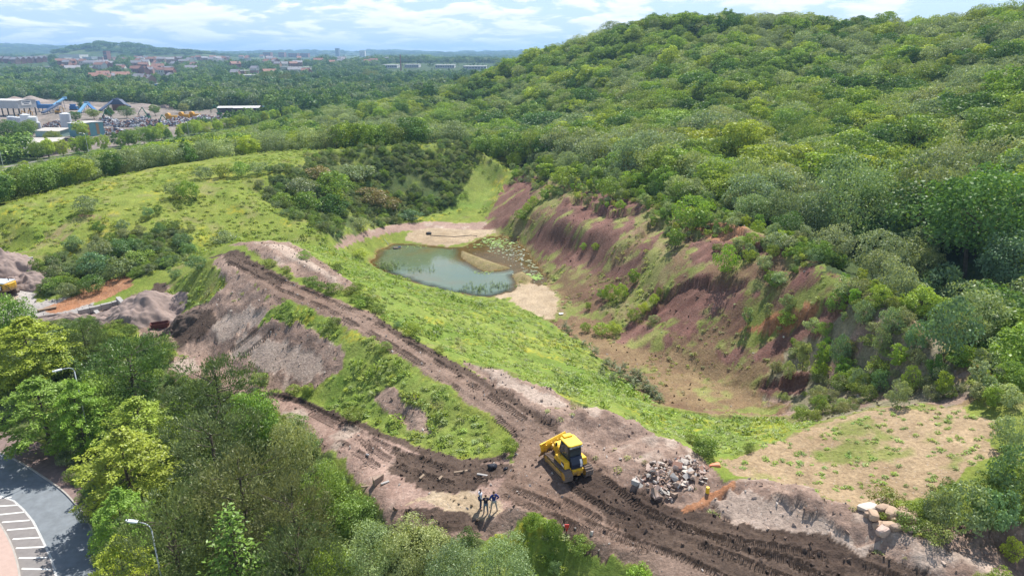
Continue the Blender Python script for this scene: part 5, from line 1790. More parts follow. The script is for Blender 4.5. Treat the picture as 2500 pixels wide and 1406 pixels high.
WEED = [tuft_mesh('weed', 400 + i) for i in range(3)]
GRASS = [tuft_mesh('grass_blades', 410 + i, 40, .38, .34, .34, 1.4, .22) for i in range(3)]
KIX = {k: i for i, k in enumerate(SOIL)}


def low_growth(name, label, box, step, seed, kinds, meshes, size, tints, keep=1.0, patch=None, flat=1.0):
    x, y, rng = jitter(*box, step, seed, .95)
    m = (np.abs(x) < .80 * y + 6)
    x, y = x[m], y[m]
    z, c, g, ki = ground_parts(x, y)
    m = np.isin(ki, [KIX[k] for k in kinds if k in KIX])
    if 'open' in kinds:
        m |= ki < 0
    m &= (rng.random(len(x)) < keep)
    if name == 'undergrowth':
        m &= ~((x < -20) & (z < -7.2)) & (y < 100)
    if 'lush' in kinds or 'meadow' in kinds:
        m &= rng.random(len(x)) < smooth(.30, .44, fbm(x / 3.0, y / 3.0, 3, 88))
    if patch is not None:
        f, lo, hi = patch
        m &= rng.random(len(x)) < smooth(lo, hi, fbm(x / f, y / f, 3, seed + 3))
    m &= in_frame(x, y, z, 40)
    if name != 'grass_tufts':
        m &= ~(inside(POND_RIM, x, y))
    x, y, z, c = x[m], y[m], z[m], c[m]
    v = seen(x, y, z + .6, 40)
    x, y, z, c = x[v], y[v], z[v], c[v]
    n = len(x)
    d = np.hypot(x, y)
    s = size * rng.uniform(.55, 1.5, n)
    own = .95 if name == 'planted_tufts' else .65
    T = tint_rows(tints, rng, n, .22) * own + c * (1 - own)
    scatter(name, meshes, np.stack([x, y, z - .04], -1), np.stack([s, s, s * flat * rng.uniform(.7, 1.2, n)], -1), np.stack([np.zeros(n), np.zeros(n), rng.uniform(0, 6.3, n)], -1), T,
            rng.integers(0, len(meshes), n), label)
    print(name, n)


low_growth('meadow_grass', 'grass and flowers of the long bund', (-170, 25, 95, 240), 1.15, 71, ('meadow', 'olive'), GRASS + GRASS + WEED, 1.1, ['yellow', 'yellow', 'olive', 'bright'], .7, (9.0, .36, .54))
low_growth('slope_grass', 'lush grass and weeds on the slopes of the embankment', (-60, 45, 40, 150), .58, 72, ('lush',), GRASS + GRASS + WEED, .8, ['bright', 'yellow', 'olive', 'bright', 'pale'], .58)
low_growth('weeds', 'broad-leaved weeds scattered through the slope grass', (-60, 45, 40, 240), 1.5, 73, ('lush', 'meadow'), WEED, 1.5, ['mid', 'grey', 'bright', 'mid'], .7, (7.0, .46, .66), 1.2)
low_growth('bund_scrub', 'low bramble scrub over the bund face and the bank', (-120, 60, 45, 235), 1.25, 74, ('scrub',), [p[0] for p in PLANTS['shrub']], .52, ['blue', 'mid', 'grey', 'mid', 'bright', 'grey', 'pale'], .85, (8.0, .26, .46), .9)
low_growth('quarry_turf', 'thin grass and herbs on the quarry slopes and floor', (-5, 80, 55, 215), .95, 75, ('olive', 'floor', 'red_turf'), GRASS + WEED, .75, ['olive', 'olive', 'yellow', 'pale'], .55, (6.0, .40, .62))
low_growth('bank_scrub', 'sparse bushes and brambles on the gravelly bank below the rim', (20, 70, 50, 110), 1.05, 79, ('scrub_bank',), [p[0] for p in PLANTS['shrub']] + WEED, .42, ['pale', 'grey', 'mid', 'pale', 'bright'], .62, (5.0, .34, .56), 1.0)
low_growth('planted_tufts', 'bright grass tufts on the planted slope', (10, 60, 40, 95), .42, 76, ('planted',), GRASS, .58, ['bright', 'bright', 'mid'], .6, (.75, .55, .66), .9)
low_growth('spoil_weeds', 'weeds sprouting on the bare spoil', (-60, 60, 35, 110), .9, 77, ('grey_spoil', 'pale_soil'), WEED + GRASS, .7, ['olive', 'mid', 'bright'], .4, (5.0, .60, .75))
low_growth('undergrowth', 'undergrowth beneath the tree belt', (-90, 40, 25, 110), 1.5, 78, ('scrub', 'open'), [p[0] for p in PLANTS['shrub']], .5, ['mid', 'olive', 'bright', 'dark'], .7, (8.0, .3, .5), .8)

# scrub that softens the rim on both sides
x, y, rng = jitter(0, 85, 55, 235, 1.25, 83, .95)
_d2, _a2, _s2 = path_dist([tuple(p) for p in RIM], x, y, 12)
m = (_d2 < 6.5) & (rng.random(len(x)) < .75 - .09 * _d2) & (rng.random(len(x)) < smooth(.32, .5, fbm(x / 6, y / 6, 3, 85)))
x, y = x[m], y[m]
z = gz(x, y)
n = len(x)
s_ = rng.uniform(.25, .85, n)
_sm_ = [p[0] for p in PLANTS['shrub']] + [p[0] for p in PLANTS['sapling']]
scatter('rim_scrub', _sm_, np.stack([x, y, z - .1], -1), np.stack([s_, s_, s_ * rng.uniform(.7, 1.1, n)], -1), np.stack([np.zeros(n), np.zeros(n), rng.uniform(0, 6.3, n)], -1), tint_rows(['bright', 'pale', 'mid', 'grey', 'pale', 'yellow'], rng, n), rng.integers(0, len(_sm_), n), 'scrub growing over the edge of the quarry rim')
print('rim', n)
# ------------------------------------------------------------------ mesh helpers for built things


class MB:
    """gathers simple shapes into one mesh"""

    def __init__(self):
        self.v, self.f, self.m = [], [], []

    def add(self, v, f, mi=0):
        n = len(self.v)
        self.v += [tuple(map(float, q)) for q in v]
        self.f += [[n + i for i in g] for g in f]
        self.m += [mi] * len(f)
        return self

    def box(self, x0, x1, y0, y1, z0, z1, mi=0, rot=None, at=None):
        v = [(x, y, z) for z in (z0, z1) for y in (y0, y1) for x in (x0, x1)]
        if rot is not None:
            v = [tuple(rot @ Vector(q)) for q in v]
        if at is not None:
            v = [(q[0] + at[0], q[1] + at[1], q[2] + at[2]) for q in v]
        return self.add(v, [[0, 2, 3, 1], [4, 5, 7, 6], [0, 1, 5, 4], [2, 6, 7, 3], [0, 4, 6, 2], [1, 3, 7, 5]], mi)

    def prism(self, pts, axis, a, b, mi=0):
        """outline PTS (2D) pushed along an axis from a to b"""
        n = len(pts)

        def put(p, t):
            return {'x': (t, p[0], p[1]), 'y': (p[0], t, p[1]), 'z': (p[0], p[1], t)}[axis]
        v = [put(p, a) for p in pts] + [put(p, b) for p in pts]
        f = [list(range(n))[::-1], list(range(n, 2 * n))] + [[i, (i + 1) % n, n + (i + 1) % n, n + i] for i in range(n)]
        return self.add(v, f, mi)

    def tube(self, p0, p1, r0, r1=None, sides=8, mi=0, caps=True):
        v, f = tube(p0, p1, r0, r1 if r1 is not None else r0, sides)
        f = f.tolist()
        if caps:
            f += [list(range(sides))[::-1], list(range(sides, 2 * sides))]
        return self.add(v, f, mi)

    def path(self, pts, r, sides=6, mi=0):
        for a, b in zip(pts[:-1], pts[1:]):
            self.tube(a, b, r, r, sides, mi)
        return self

    def build(self, name, mats, parent=None, bevel=0.0, smooth_=False):
        me = bpy.data.meshes.new(name)
        me.from_pydata(self.v, [], self.f)
        mats = mats if isinstance(mats, (list, tuple)) else [mats]
        for m in mats:
            me.materials.append(m)
        me.polygons.foreach_set('material_index', self.m)
        if bevel or True:
            bm = bmesh.new()
            bm.from_mesh(me)
            bmesh.ops.recalc_face_normals(bm, faces=bm.faces[:])
            if bevel:
                bmesh.ops.bevel(bm, geom=bm.edges[:], offset=bevel, segments=1, affect='EDGES', clamp_overlap=True)
            bm.to_mesh(me)
            bm.free()
        if smooth_:
            me.polygons.foreach_set('use_smooth', [True] * len(me.polygons))
        return link_mesh(name, me, parent)


M = {}
for _k, _c, _r, _kw in [
    ('asphalt', (.165, .185, .205), .85, dict(noise=.22, scale=1.2, bump=.01)), ('hatch', (.205, .188, .182), .88, dict(noise=.15, scale=1.5, bump=.01)),
    ('pave', (.420, .305, .262), .9, dict(noise=.10, scale=2.0)), ('verge', (.190, .135, .122), .95, dict(noise=.3, scale=2.5)), ('kerb', (.36, .33, .30), .9, dict(noise=.2, scale=3)),
    ('white_paint', (.74, .73, .70), .7, dict(noise=.12, scale=6)), ('galv', (.50, .54, .57), .42, dict(metal=.3, noise=.06, scale=5)), ('lamp_white', (.72, .76, .80), .35, {}), ('lens', (.55, .60, .62), .2, {}),
    ('shed_grey', (.42, .43, .44), .6, dict(noise=.08, scale=.3)), ('roof_pale', (.46, .43, .39), .7, dict(noise=.14, scale=.25)), ('roof_white', (.56, .55, .53), .6, dict(noise=.08, scale=.2)),
    ('teal', (.14, .32, .36), .55, dict(noise=.10, scale=.4)), ('teal_pale', (.30, .44, .42), .6, dict(noise=.10, scale=.4)), ('rust_stripe', (.38, .25, .14), .8, {}), ('dark_wall', (.055, .050, .050), .8, {}),
    ('blue', (.030, .145, .36), .5, dict(noise=.12, scale=.5)), ('blue_pale', (.16, .34, .52), .5, dict(noise=.1, scale=.5)), ('navy_steel', (.045, .070, .13), .55, {}), ('silo', (.47, .50, .55), .45, dict(noise=.08, scale=.4)),
    ('silo_white', (.66, .68, .71), .45, dict(noise=.06, scale=.4)), ('crane_green', (.03, .16, .09), .5, {}), ('plant_yellow', (.50, .27, .025), .5, dict(noise=.15, scale=1)), ('brick', (.26, .12, .09), .85, dict(noise=.15, scale=.5)),
    ('brick_pale', (.36, .22, .17), .85, dict(noise=.15, scale=.5)), ('slate', (.27, .26, .28), .7, dict(noise=.12, scale=.5)), ('tile_red', (.30, .15, .11), .8, dict(noise=.12, scale=.5)), ('render', (.60, .57, .52), .8, {}),
    ('glass_far', (.05, .06, .08), .15, {}), ('tower', (.16, .19, .26), .6, dict(noise=.1, scale=.05)), ('concrete', (.33, .315, .30), .9, dict(noise=.18, scale=1.5, bump=.03)), ('gravel_a', (.30, .25, .22), .95, dict(noise=.2, scale=.8, bump=.1)),
    ('gravel_b', (.27, .205, .18), .95, dict(noise=.2, scale=.8, bump=.1)), ('scrap_grey', (.20, .21, .24), .5, dict(noise=.3, scale=1)), ('scrap_rust', (.17, .09, .06), .8, dict(noise=.3, scale=1)), ('timber', (.27, .20, .14), .85, dict(noise=.2, scale=3)),
]:
    M[_k] = plain(_k, _c, _r, **_kw)

# ------------------------------------------------------------------ the main road at lower left
KERB_R = [P(px, py, -8.0)[:2] for px, py in [(-260, 1062), (-120, 1078), (0, 1105), (65, 1139), (156, 1201), (208, 1261), (240, 1330), (258, 1406), (268, 1500), (270, 1640)]]
KERB_L = [P(px, py, -8.0)[:2] for px, py in [(-260, 1215), (-120, 1232), (-20, 1262), (0, 1275), (16, 1300), (34, 1336), (47, 1378), (53, 1420), (58, 1500), (60, 1640)]]
EDGE = [P(px, py, -8.0)[:2] for px, py in [(-260, 1170), (-120, 1185), (-20, 1203), (34, 1222), (57, 1243), (81, 1272), (104, 1318), (125, 1363), (137, 1406), (150, 1500), (156, 1640)]]


def resample(path, n):
    p = np.array(path)
    s = np.concatenate([[0], np.cumsum(np.hypot(*np.diff(p, axis=0).T))])
    t = np.linspace(0, s[-1], n)
    q = np.stack([np.interp(t, s, p[:, 0]), np.interp(t, s, p[:, 1])], -1)
    for _ in range(3):
        q[1:-1] = (q[:-2] + 2 * q[1:-1] + q[2:]) / 4
    return q


def ribbon(a, b, z, mi=0, mb=None, za=None, zb=None):
    mb = mb or MB()
    n = len(a)
    v = [(p[0], p[1], za if za is not None else z) for p in a] + [(p[0], p[1], zb if zb is not None else z) for p in b]
    return mb.add(v, [[i, i + 1, n + i + 1, n + i] for i in range(n - 1)], mi)


kr, kl, ed = resample(KERB_R, 60), resample(KERB_L, 60), resample(EDGE, 60)


def offset(path, d):
    t = np.gradient(path, axis=0)
    t /= np.linalg.norm(t, axis=1, keepdims=True)
    return path + np.stack([t[:, 1], -t[:, 0]], -1) * d


road = tag(ribbon(ed, kr, -8.0).build('main_road', M['asphalt']), kind='structure')
hb_ = ribbon(kl, ed, -8.0).build('hatched_strip', M['hatch'], road)
m_ = MB()
dash = resample(EDGE, 420)
dl, dr_ = offset(dash, -.09), offset(dash, .09)
for i in range(0, 418, 2):
    ribbon(dl[i:i + 2], dr_[i:i + 2], -7.996, mb=m_)
m_.build('dashed_edge_line', M['white_paint'], road)
for y1, y2, xa, xb in [(1216, 1213, -20, 28), (1236, 1232, -25, 44), (1256, 1249, -6, 60), (1274, 1269, 5, 72), (1293, 1287, 17, 88), (1315, 1311, 31, 98), (1337, 1334, 39, 108), (1361, 1360, 46, 116), (1387, 1389, 53, 124), (1416, 1420, 58, 132)]:
    a, b = np.array(P(xa, y1, -7.996)[:2]), np.array(P(xb, y2, -7.996)[:2])
    d = (b - a) / np.linalg.norm(b - a)
    nn = np.array([-d[1], d[0]]) * .085
    MB().add([(*(a - nn), -7.996), (*(b - nn), -7.996), (*(b + nn), -7.996), (*(a + nn), -7.996)], [[0, 1, 2, 3]]).build('hatch_bar', M['white_paint'], road)
pv = tag(ribbon(kl + 0, offset(kl, 9.0 * (1 if offset(kl, 1.0)[30][0] < kl[30][0] else -1)), -7.87).build('footway', M['pave']), kind='structure')
sgn = 1 if offset(kl, 1.0)[30][0] < kl[30][0] else -1
mk = MB()
o1 = offset(kl, .14 * sgn)
ribbon(kl, o1, -7.865, mb=mk)
ribbon(kl, kl, 0, mb=mk, za=-8.1, zb=-7.865)
mk.build('kerb', M['kerb'], pv)
vg = MB()
sg2 = -sgn
ribbon(kr, offset(kr, .14 * sg2), -7.88, mb=vg)
ribbon(kr, kr, 0, mb=vg, za=-8.1, zb=-7.88)
o_k = vg.build('kerb', M['kerb'])
vv_ = tag(ribbon(offset(kr, .14 * sg2), offset(kr, 3.2 * sg2), -7.90).build('road_verge', M['verge']), kind='structure')
o_k.parent = vv_


def street_lamp(head_px, arm_px, hz_, label, base_z, arm_drop=.35):
    hx_, hy_, _ = P(*head_px, hz_)
    ax_, ay_, _ = P(*arm_px, hz_ - arm_drop)
    o = empty('street_lamp', (ax_, ay_, base_z), 0, label, 'street lamp', 'street lamps along the main road')
    H = hz_ - base_z
    dx, dy = hx_ - ax_, hy_ - ay_
    L = math.hypot(dx, dy)
    ux, uy = dx / L, dy / L
    MB().tube((0, 0, 0), (0, 0, 1.6), .10, .10, 10).tube((0, 0, 1.6), (0, 0, H - .7), .07, .05, 10).build('pole', M['galv'], o, smooth_=True)
    arc = [(ux * L * .5 * (1 - cos(t)), uy * L * .5 * (1 - cos(t)), H - .7 + .62 * sin(t)) for t in np.linspace(0, pi / 2, 6)] + [(ux * (L - .5), uy * (L - .5), H - .04)]
    MB().path(arc, .036, 8).build('arm', M['galv'], o, smooth_=True)
    rot = Matrix.Rotation(math.atan2(uy, ux), 4, 'Z')
    hd = MB().prism([(-.44, -.09), (-.40, -.14), (.38, -.12), (.46, -.06), (.46, .06), (.38, .12), (-.40, .14), (-.44, .09)], 'z', -.05, .07).build('lamp_head', M['lamp_white'], o, .02)
    hd.matrix_local = Matrix.Translation((ux * L, uy * L, H)) @ rot @ Matrix.Rotation(-.08, 4, 'Y')
    ln = MB().box(-.40, .25, -.12, .12, -.075, -.048).build('lens', M['lens'], hd)
    sn = MB().tube((.30, 0, .07), (.30, 0, .13), .05, .05, 8).build('photocell', M['dark_wall'], hd)
    return o


street_lamp((322, 1272), (368, 1284), 2.0, 'grey street lamp nearest the hatched road markings, rising out of the trees', -8.0)
street_lamp((140, 904), (180, 899), 2.4, 'grey street lamp with its head in front of the yellow-green tree', -8.0)

# ------------------------------------------------------------------ the far road behind the bund with its rail
ar = resample([tuple(p) for p in AROAD], 70)
az_ = gz(ar[:, 0], ar[:, 1]) + .10
al_, arr_ = offset(ar, -3.8), offset(ar, 3.8)
fr = MB().add([(p[0], p[1], z) for p, z in zip(al_, az_)] + [(p[0], p[1], z) for p, z in zip(arr_, az_)], [[i, i + 1, 71 + i, 70 + i] for i in range(69)]).build('far_road', M['kerb'])
tag(fr, kind='structure')
g_ = empty('guard_rail', (ar[0][0], ar[0][1], az_[0]), 0, 'pale guard rail along the far road behind the grassy bund', 'guard rail')
side = offset(ar, -4.4)
rl = MB()
for i in range(69):
    a, b = side[i] - ar[0], side[i + 1] - ar[0]
    za, zb_ = az_[i] - az_[0], az_[i + 1] - az_[0]
    rl.add([(a[0], a[1], za + .45), (b[0], b[1], zb_ + .45), (b[0], b[1], zb_ + .95), (a[0], a[1], za + .95)], [[0, 1, 2, 3]])
    rl.add([(a[0], a[1] + .08, za + .45), (b[0], b[1] + .08, zb_ + .45), (b[0], b[1] + .08, zb_ + .95), (a[0], a[1] + .08, za + .95)], [[3, 2, 1, 0]])
rl.build('rail', M['roof_pale'], g_)
for i in range(0, 70, 2):
    a = side[i] - ar[0]
    MB().box(-.06, .06, -.06, .06, -.3, .95, at=(a[0], a[1] + .05, az_[i] - az_[0])).build('post', M['galv'], g_)
for j, (px, py) in enumerate([(6, 398), (216, 371), (1305 / 5 + 200, 329)]):
    x, y, _ = P(px, py, -5.5)
    o = empty('street_lamp', (x, y, gz1(x, y)), 0, ('tall lamp post at the far road, at the frame edge beyond the bund', 'lamp post at the far road before the grey-roofed shed', 'lamp post at the far road before the scrap heaps')[j], 'street lamp', 'lamp posts on the far road')
    MB().tube((0, 0, 0), (0, 0, 9.5), .11, .06, 6).build('pole', M['galv'], o)
    MB().path([(0, 0, 9.5), (-.6, 0, 9.9), (-1.6, 0, 10)], .06, 5).build('arm', M['galv'], o)
    MB().box(-2.4, -1.5, -.2, .2, 9.95, 10.12).build('lamp_head', M['lamp_white'], o)

# ------------------------------------------------------------------ the scrap and aggregate yards


def spot(px, py, z=-8.6):
    x, y, z = P(px, py, z)
    return np.array([x, y, gz1(x, y)]), (y * CP - (z - CAM_H) * SP) / F


def gable(name, px, py, wpx, hpx, depth, wall, roof, label, cat='building', rz=0.0, pitch=.18, group=None, legs=0.0, extra=None, win=0):
    p, k = spot(px, py)
    W, H = wpx * k, hpx * k
    o = empty(name, tuple(p), rz, label, cat, group)
    rh = depth * .5 * pitch
    MB().prism([(-depth / 2, legs), (depth / 2, legs), (depth / 2, H), (0, H + rh), (-depth / 2, H)], 'x', -W / 2, W / 2).build('wall', M[wall], o)
    r_ = MB()
    e = .35
    for s in (-1, 1):
        r_.add([(-W / 2 - e, s * (depth / 2 + e), H - e * pitch + .04), (W / 2 + e, s * (depth / 2 + e), H - e * pitch + .04), (W / 2 + e, 0, H + rh + .06), (-W / 2 - e, 0, H + rh + .06),
                (-W / 2 - e, s * (depth / 2 + e), H - e * pitch + .30), (W / 2 + e, s * (depth / 2 + e), H - e * pitch + .30), (W / 2 + e, 0, H + rh + .32), (-W / 2 - e, 0, H + rh + .32)],
               [[0, 1, 2, 3], [7, 6, 5, 4], [0, 4, 5, 1], [3, 2, 6, 7], [0, 3, 7, 4], [1, 5, 6, 2]])
    r_.build('roof', M[roof], o)
    if legs:
        for i in range(5):
            for s in (-1, 1):
                MB().box(-.3, .3, -.3, .3, 0, legs - .01, at=(-W * .46 + i * W * .23, s * depth * .44, 0)).build('leg', M['dark_wall'], o)
    for i in range(win):
        x = -W * .42 + W * .84 * (i + .5) / win
        MB().box(-W * .25 / win, W * .25 / win, -.06, .06, H * .35, H * .75, at=(x, -depth / 2 - .03, 0)).build('window', M['glass_far'], o)
    return o, W, H


o, W, H = gable('warehouse', 42, 281, 74, 36, 15, 'shed_grey', 'roof_white', 'grey box-like warehouse raised on legs in the aggregates yard', legs=5.5, rz=R(-14), pitch=.08)
sgn_ = MB().box(-.08, .08, -4.6, 3.6, 7.6, 10.8).build('sign_board', M['white_paint'], o)
sgn_.location = (W / 2 + .1, 0, 0)
MB().box(.085, .12, -3.6, 2.6, 9.5, 10.1).build('sign_stripe', M['navy_steel'], sgn_)
MB().box(.085, .12, -2.6, 1.4, 8.4, 8.9).build('sign_stripe', M['navy_steel'], sgn_)
o, W, H = gable('teal_shed', 214, 330, 46, 31, 13, 'teal', 'roof_white', 'tall teal metal shed with rusty stripes beside the scrap heap', rz=R(-24), pitch=.05)
for s in (-.2, .22):
    MB().box(W / 2 + .02, W / 2 + .08, s * 13 - .8, s * 13 + .8, .8, H - .3).build('stripe', M['rust_stripe'], o)
gable('low_shed', 145, 329, 66, 13, 16, 'teal_pale', 'roof_pale', 'low pale green shed with a stained roof beside the silos', rz=R(-10), pitch=.12)
gable('flat_shed', 108, 362, 100, 17, 26, 'dark_wall', 'roof_pale', 'wide dark shed with a pale streaked roof nearest the far road', rz=R(10), pitch=.12)
gable('grey_shed', 95, 383, 66, 10, 15, 'dark_wall', 'slate', 'low shed with a slate grey roof half hidden behind roadside trees', rz=R(6), pitch=.25)
o, W, H = gable('open_barn', 556, 273, 38, 11, 12, 'dark_wall', 'roof_white', 'smaller open-sided barn with a white roof at the end of the scrapyard', rz=R(8), pitch=.14)
o, W, H = gable('open_barn', 607, 273, 58, 11, 14, 'dark_wall', 'roof_white', 'longer open-sided barn with a white roof at the end of the scrapyard', rz=R(8), pitch=.14)
p, k = spot(658, 268)
o = empty('canopy_roof', tuple(p), R(10), 'low flat blue-edged canopy beyond the barns', 'building')
MB().box(-7, 7, -4, 4, 2.6, 3.0).build('roof', M['blue_pale'], o)
for a in (-6, 0, 6):
    MB().box(-.15, .15, -.15, .15, 0, 2.6, at=(a, -3.5, 0)).build('post', M['galv'], o)
p, k = spot(113, 272)
o = empty('feed_hopper', tuple(p), R(-8), 'bright blue hopper box beside the raised warehouse', 'hopper')
MB().box(-5.6, 5.6, -2.2, 2.2, 2.6, 5.6).build('box', M['blue'], o)
for a in (-4.6, 4.6):
    for b in (-1.8, 1.8):
        MB().box(-.2, .2, -.2, .2, 0, 2.6, at=(a, b, 0)).build('leg', M['navy_steel'], o)
MB().prism([(-1.8, 5.6), (1.8, 5.6), (1.2, 8.2), (-1.2, 8.2)], 'y', -1.2, 1.2).build('head_box', M['blue'], o).location.x = -6.4


def conveyor(a, b, h0, h1, mat, label, w=1.1):
    pa, k1 = spot(*a)
    pb, k2 = spot(*b)
    o = empty('conveyor', tuple(pa), 0, label, 'conveyor', 'blue conveyors of the aggregates yard')
    d = pb - pa
    A, B = np.array([0, 0, h0]), np.array([d[0], d[1], h1 + pb[2] - pa[2]])
    u = (B - A) / np.linalg.norm(B - A)
    s = np.cross(u, [0, 0, 1.0])
    s /= np.linalg.norm(s)
    n = np.cross(s, u)
    bt = MB()
    for q0, q1 in ((-1, 1),):
        v = []
        for E in (A, B):
            for i, j in ((-w, -.5), (w, -.5), (w, .5), (-w, .5)):
                v.append(E + s * i + n * j)
        bt.add(v, [[0, 1, 2, 3], [7, 6, 5, 4], [0, 4, 5, 1], [1, 5, 6, 2], [2, 6, 7, 3], [3, 7, 4, 0]])
    bt.build('belt_frame', M[mat], o)
    for t in (.35, .8):
        c = A + (B - A) * t
        lg = MB()
        for sg in (-1, 1):
            lg.tube((c[0] + s[0] * w * sg, c[1] + s[1] * w * sg, 0), (c[0] + s[0] * w * sg * .8, c[1] + s[1] * w * sg * .8, c[2] - .4), .16, .16, 5)
        lg.build('trestle', M['navy_steel'], o)
    MB().box(-1.3, 1.3, -1.0, 1.0, -.9, .9, at=tuple(B)).build('drive_head', M[mat], o)
    return o


conveyor((128, 270), (163, 266), 3.5, 9.0, 'blue_pale', 'long pale blue conveyor rising above the blue hopper')
conveyor((105, 280), (147, 272), 1.5, 6.0, 'navy_steel', 'dark blue conveyor rising below the blue hopper')
conveyor((193, 277), (215, 273), 1.0, 7.0, 'blue_pale', 'short pale blue conveyor next to the dark poplar')
conveyor((236, 275), (218, 272), 1.0, 6.0, 'blue', 'blue conveyor leaning the other way beside the dark poplar')
conveyor((245, 272), (283, 266), 1.0, 7.5, 'navy_steel', 'blue conveyor climbing to the screening plant')
conveyor((318, 266), (290, 264), 2.0, 7.5, 'navy_steel', 'blue conveyor coming down from the screening plant')
p, k = spot(292, 268)
o = empty('screening_plant', tuple(p), 0, 'blue screening plant with a peaked frame on a rusty base', 'machine')
MB().box(-4, 4, -3, 3, 0, 4.5).build('base', M['scrap_rust'], o)
MB().prism([(-6, 4.5), (6, 4.5), (2, 8.5), (-2, 8.5)], 'y', -2.4, 2.4).build('screen_box', M['navy_steel'], o)
p, k = spot(182, 268)
o = empty('crusher', tuple(p), 0, 'small blue crusher between two conveyors', 'machine')
MB().box(-3, 3, -1.6, 1.6, .8, 3.0).build('body', M['blue'], o)
MB().prism([(-2.2, 3.0), (.6, 3.0), (1.2, 4.6), (-2.8, 4.6)], 'y', -1.3, 1.3).build('hopper', M['blue'], o)
MB().box(-3.2, 3.2, -1.7, 1.7, 0, .8).build('tracks', M['dark_wall'], o)
for i, (px, py, r, h, mt, lab) in enumerate([(28, 311, 1.5, 6.5, 'silo', 'first grey silo of the row, at the outer end'), (36, 311, 1.5, 6.5, 'silo', 'second grey silo of the row'), (44, 312, 1.5, 6.5, 'silo', 'third grey silo of the row'), (52, 313, 1.5, 6.5, 'silo', 'fourth grey silo of the row, touching the white tank'),
                                             (68, 316, 2.7, 8.8, 'silo_white', 'tall white silo beside the row of grey silos'), (86, 322, 2.6, 8.6, 'silo_white', 'tapering white silo at the end of the silo group'), (98, 322, 1.1, 5.5, 'silo', 'thin grey silo beside the tapering white silo'), (165, 314, 3.0, 9.0, 'silo', 'single fat grey silo behind the low green shed')]):
    p, k = spot(px, py)
    o = empty('silo', tuple(p), 0, lab, 'silo', 'silos in the yard')
    MB().tube((0, 0, 0), (0, 0, h), r, r * .96, 20).build('tank', M[mt], o, smooth_=False)
    MB().tube((0, 0, h), (0, 0, h + .5), r * .9, r * .35, 16).build('cap', M['silo_white'], o)
    rg = MB()
    for a in np.linspace(0, 2 * pi, 9)[:-1]:
        rg.tube((cos(a) * r * .9, sin(a) * r * .9, h), (cos(a) * r * .9, sin(a) * r * .9, h + 1.1), .05, .05, 4)
    rg.build('railing', M['galv'], o)


def heap_mesh(name, rx, ry, h, seed, mat, n=26, rough=.18, peak=1.0):
    a = np.linspace(-1, 1, n)
    X, Y = np.meshgrid(a, a)
    q = np.sqrt(X ** 2 + Y ** 2)
    Z = np.clip(1 - q, 0, 1) ** peak * h
    Z = Z + (fbm(X * 3 + seed, Y * 3, 4, seed) - .5) * rough * h * (q < 1.0) * np.clip((1.05 - q) * 4, 0, 1) - .25 * (q > .95)
    idx = np.arange(n * n).reshape(n, n)
    f = np.stack([idx[:-1, :-1], idx[:-1, 1:], idx[1:, 1:], idx[1:, :-1]], -1).reshape(-1, 4)
    ok = (q.ravel()[f] < 1.15).any(1)
    return mesh_from(name, np.stack([X.ravel() * rx, Y.ravel() * ry, Z.ravel()], -1), f[ok], [mat], smooth_=True)


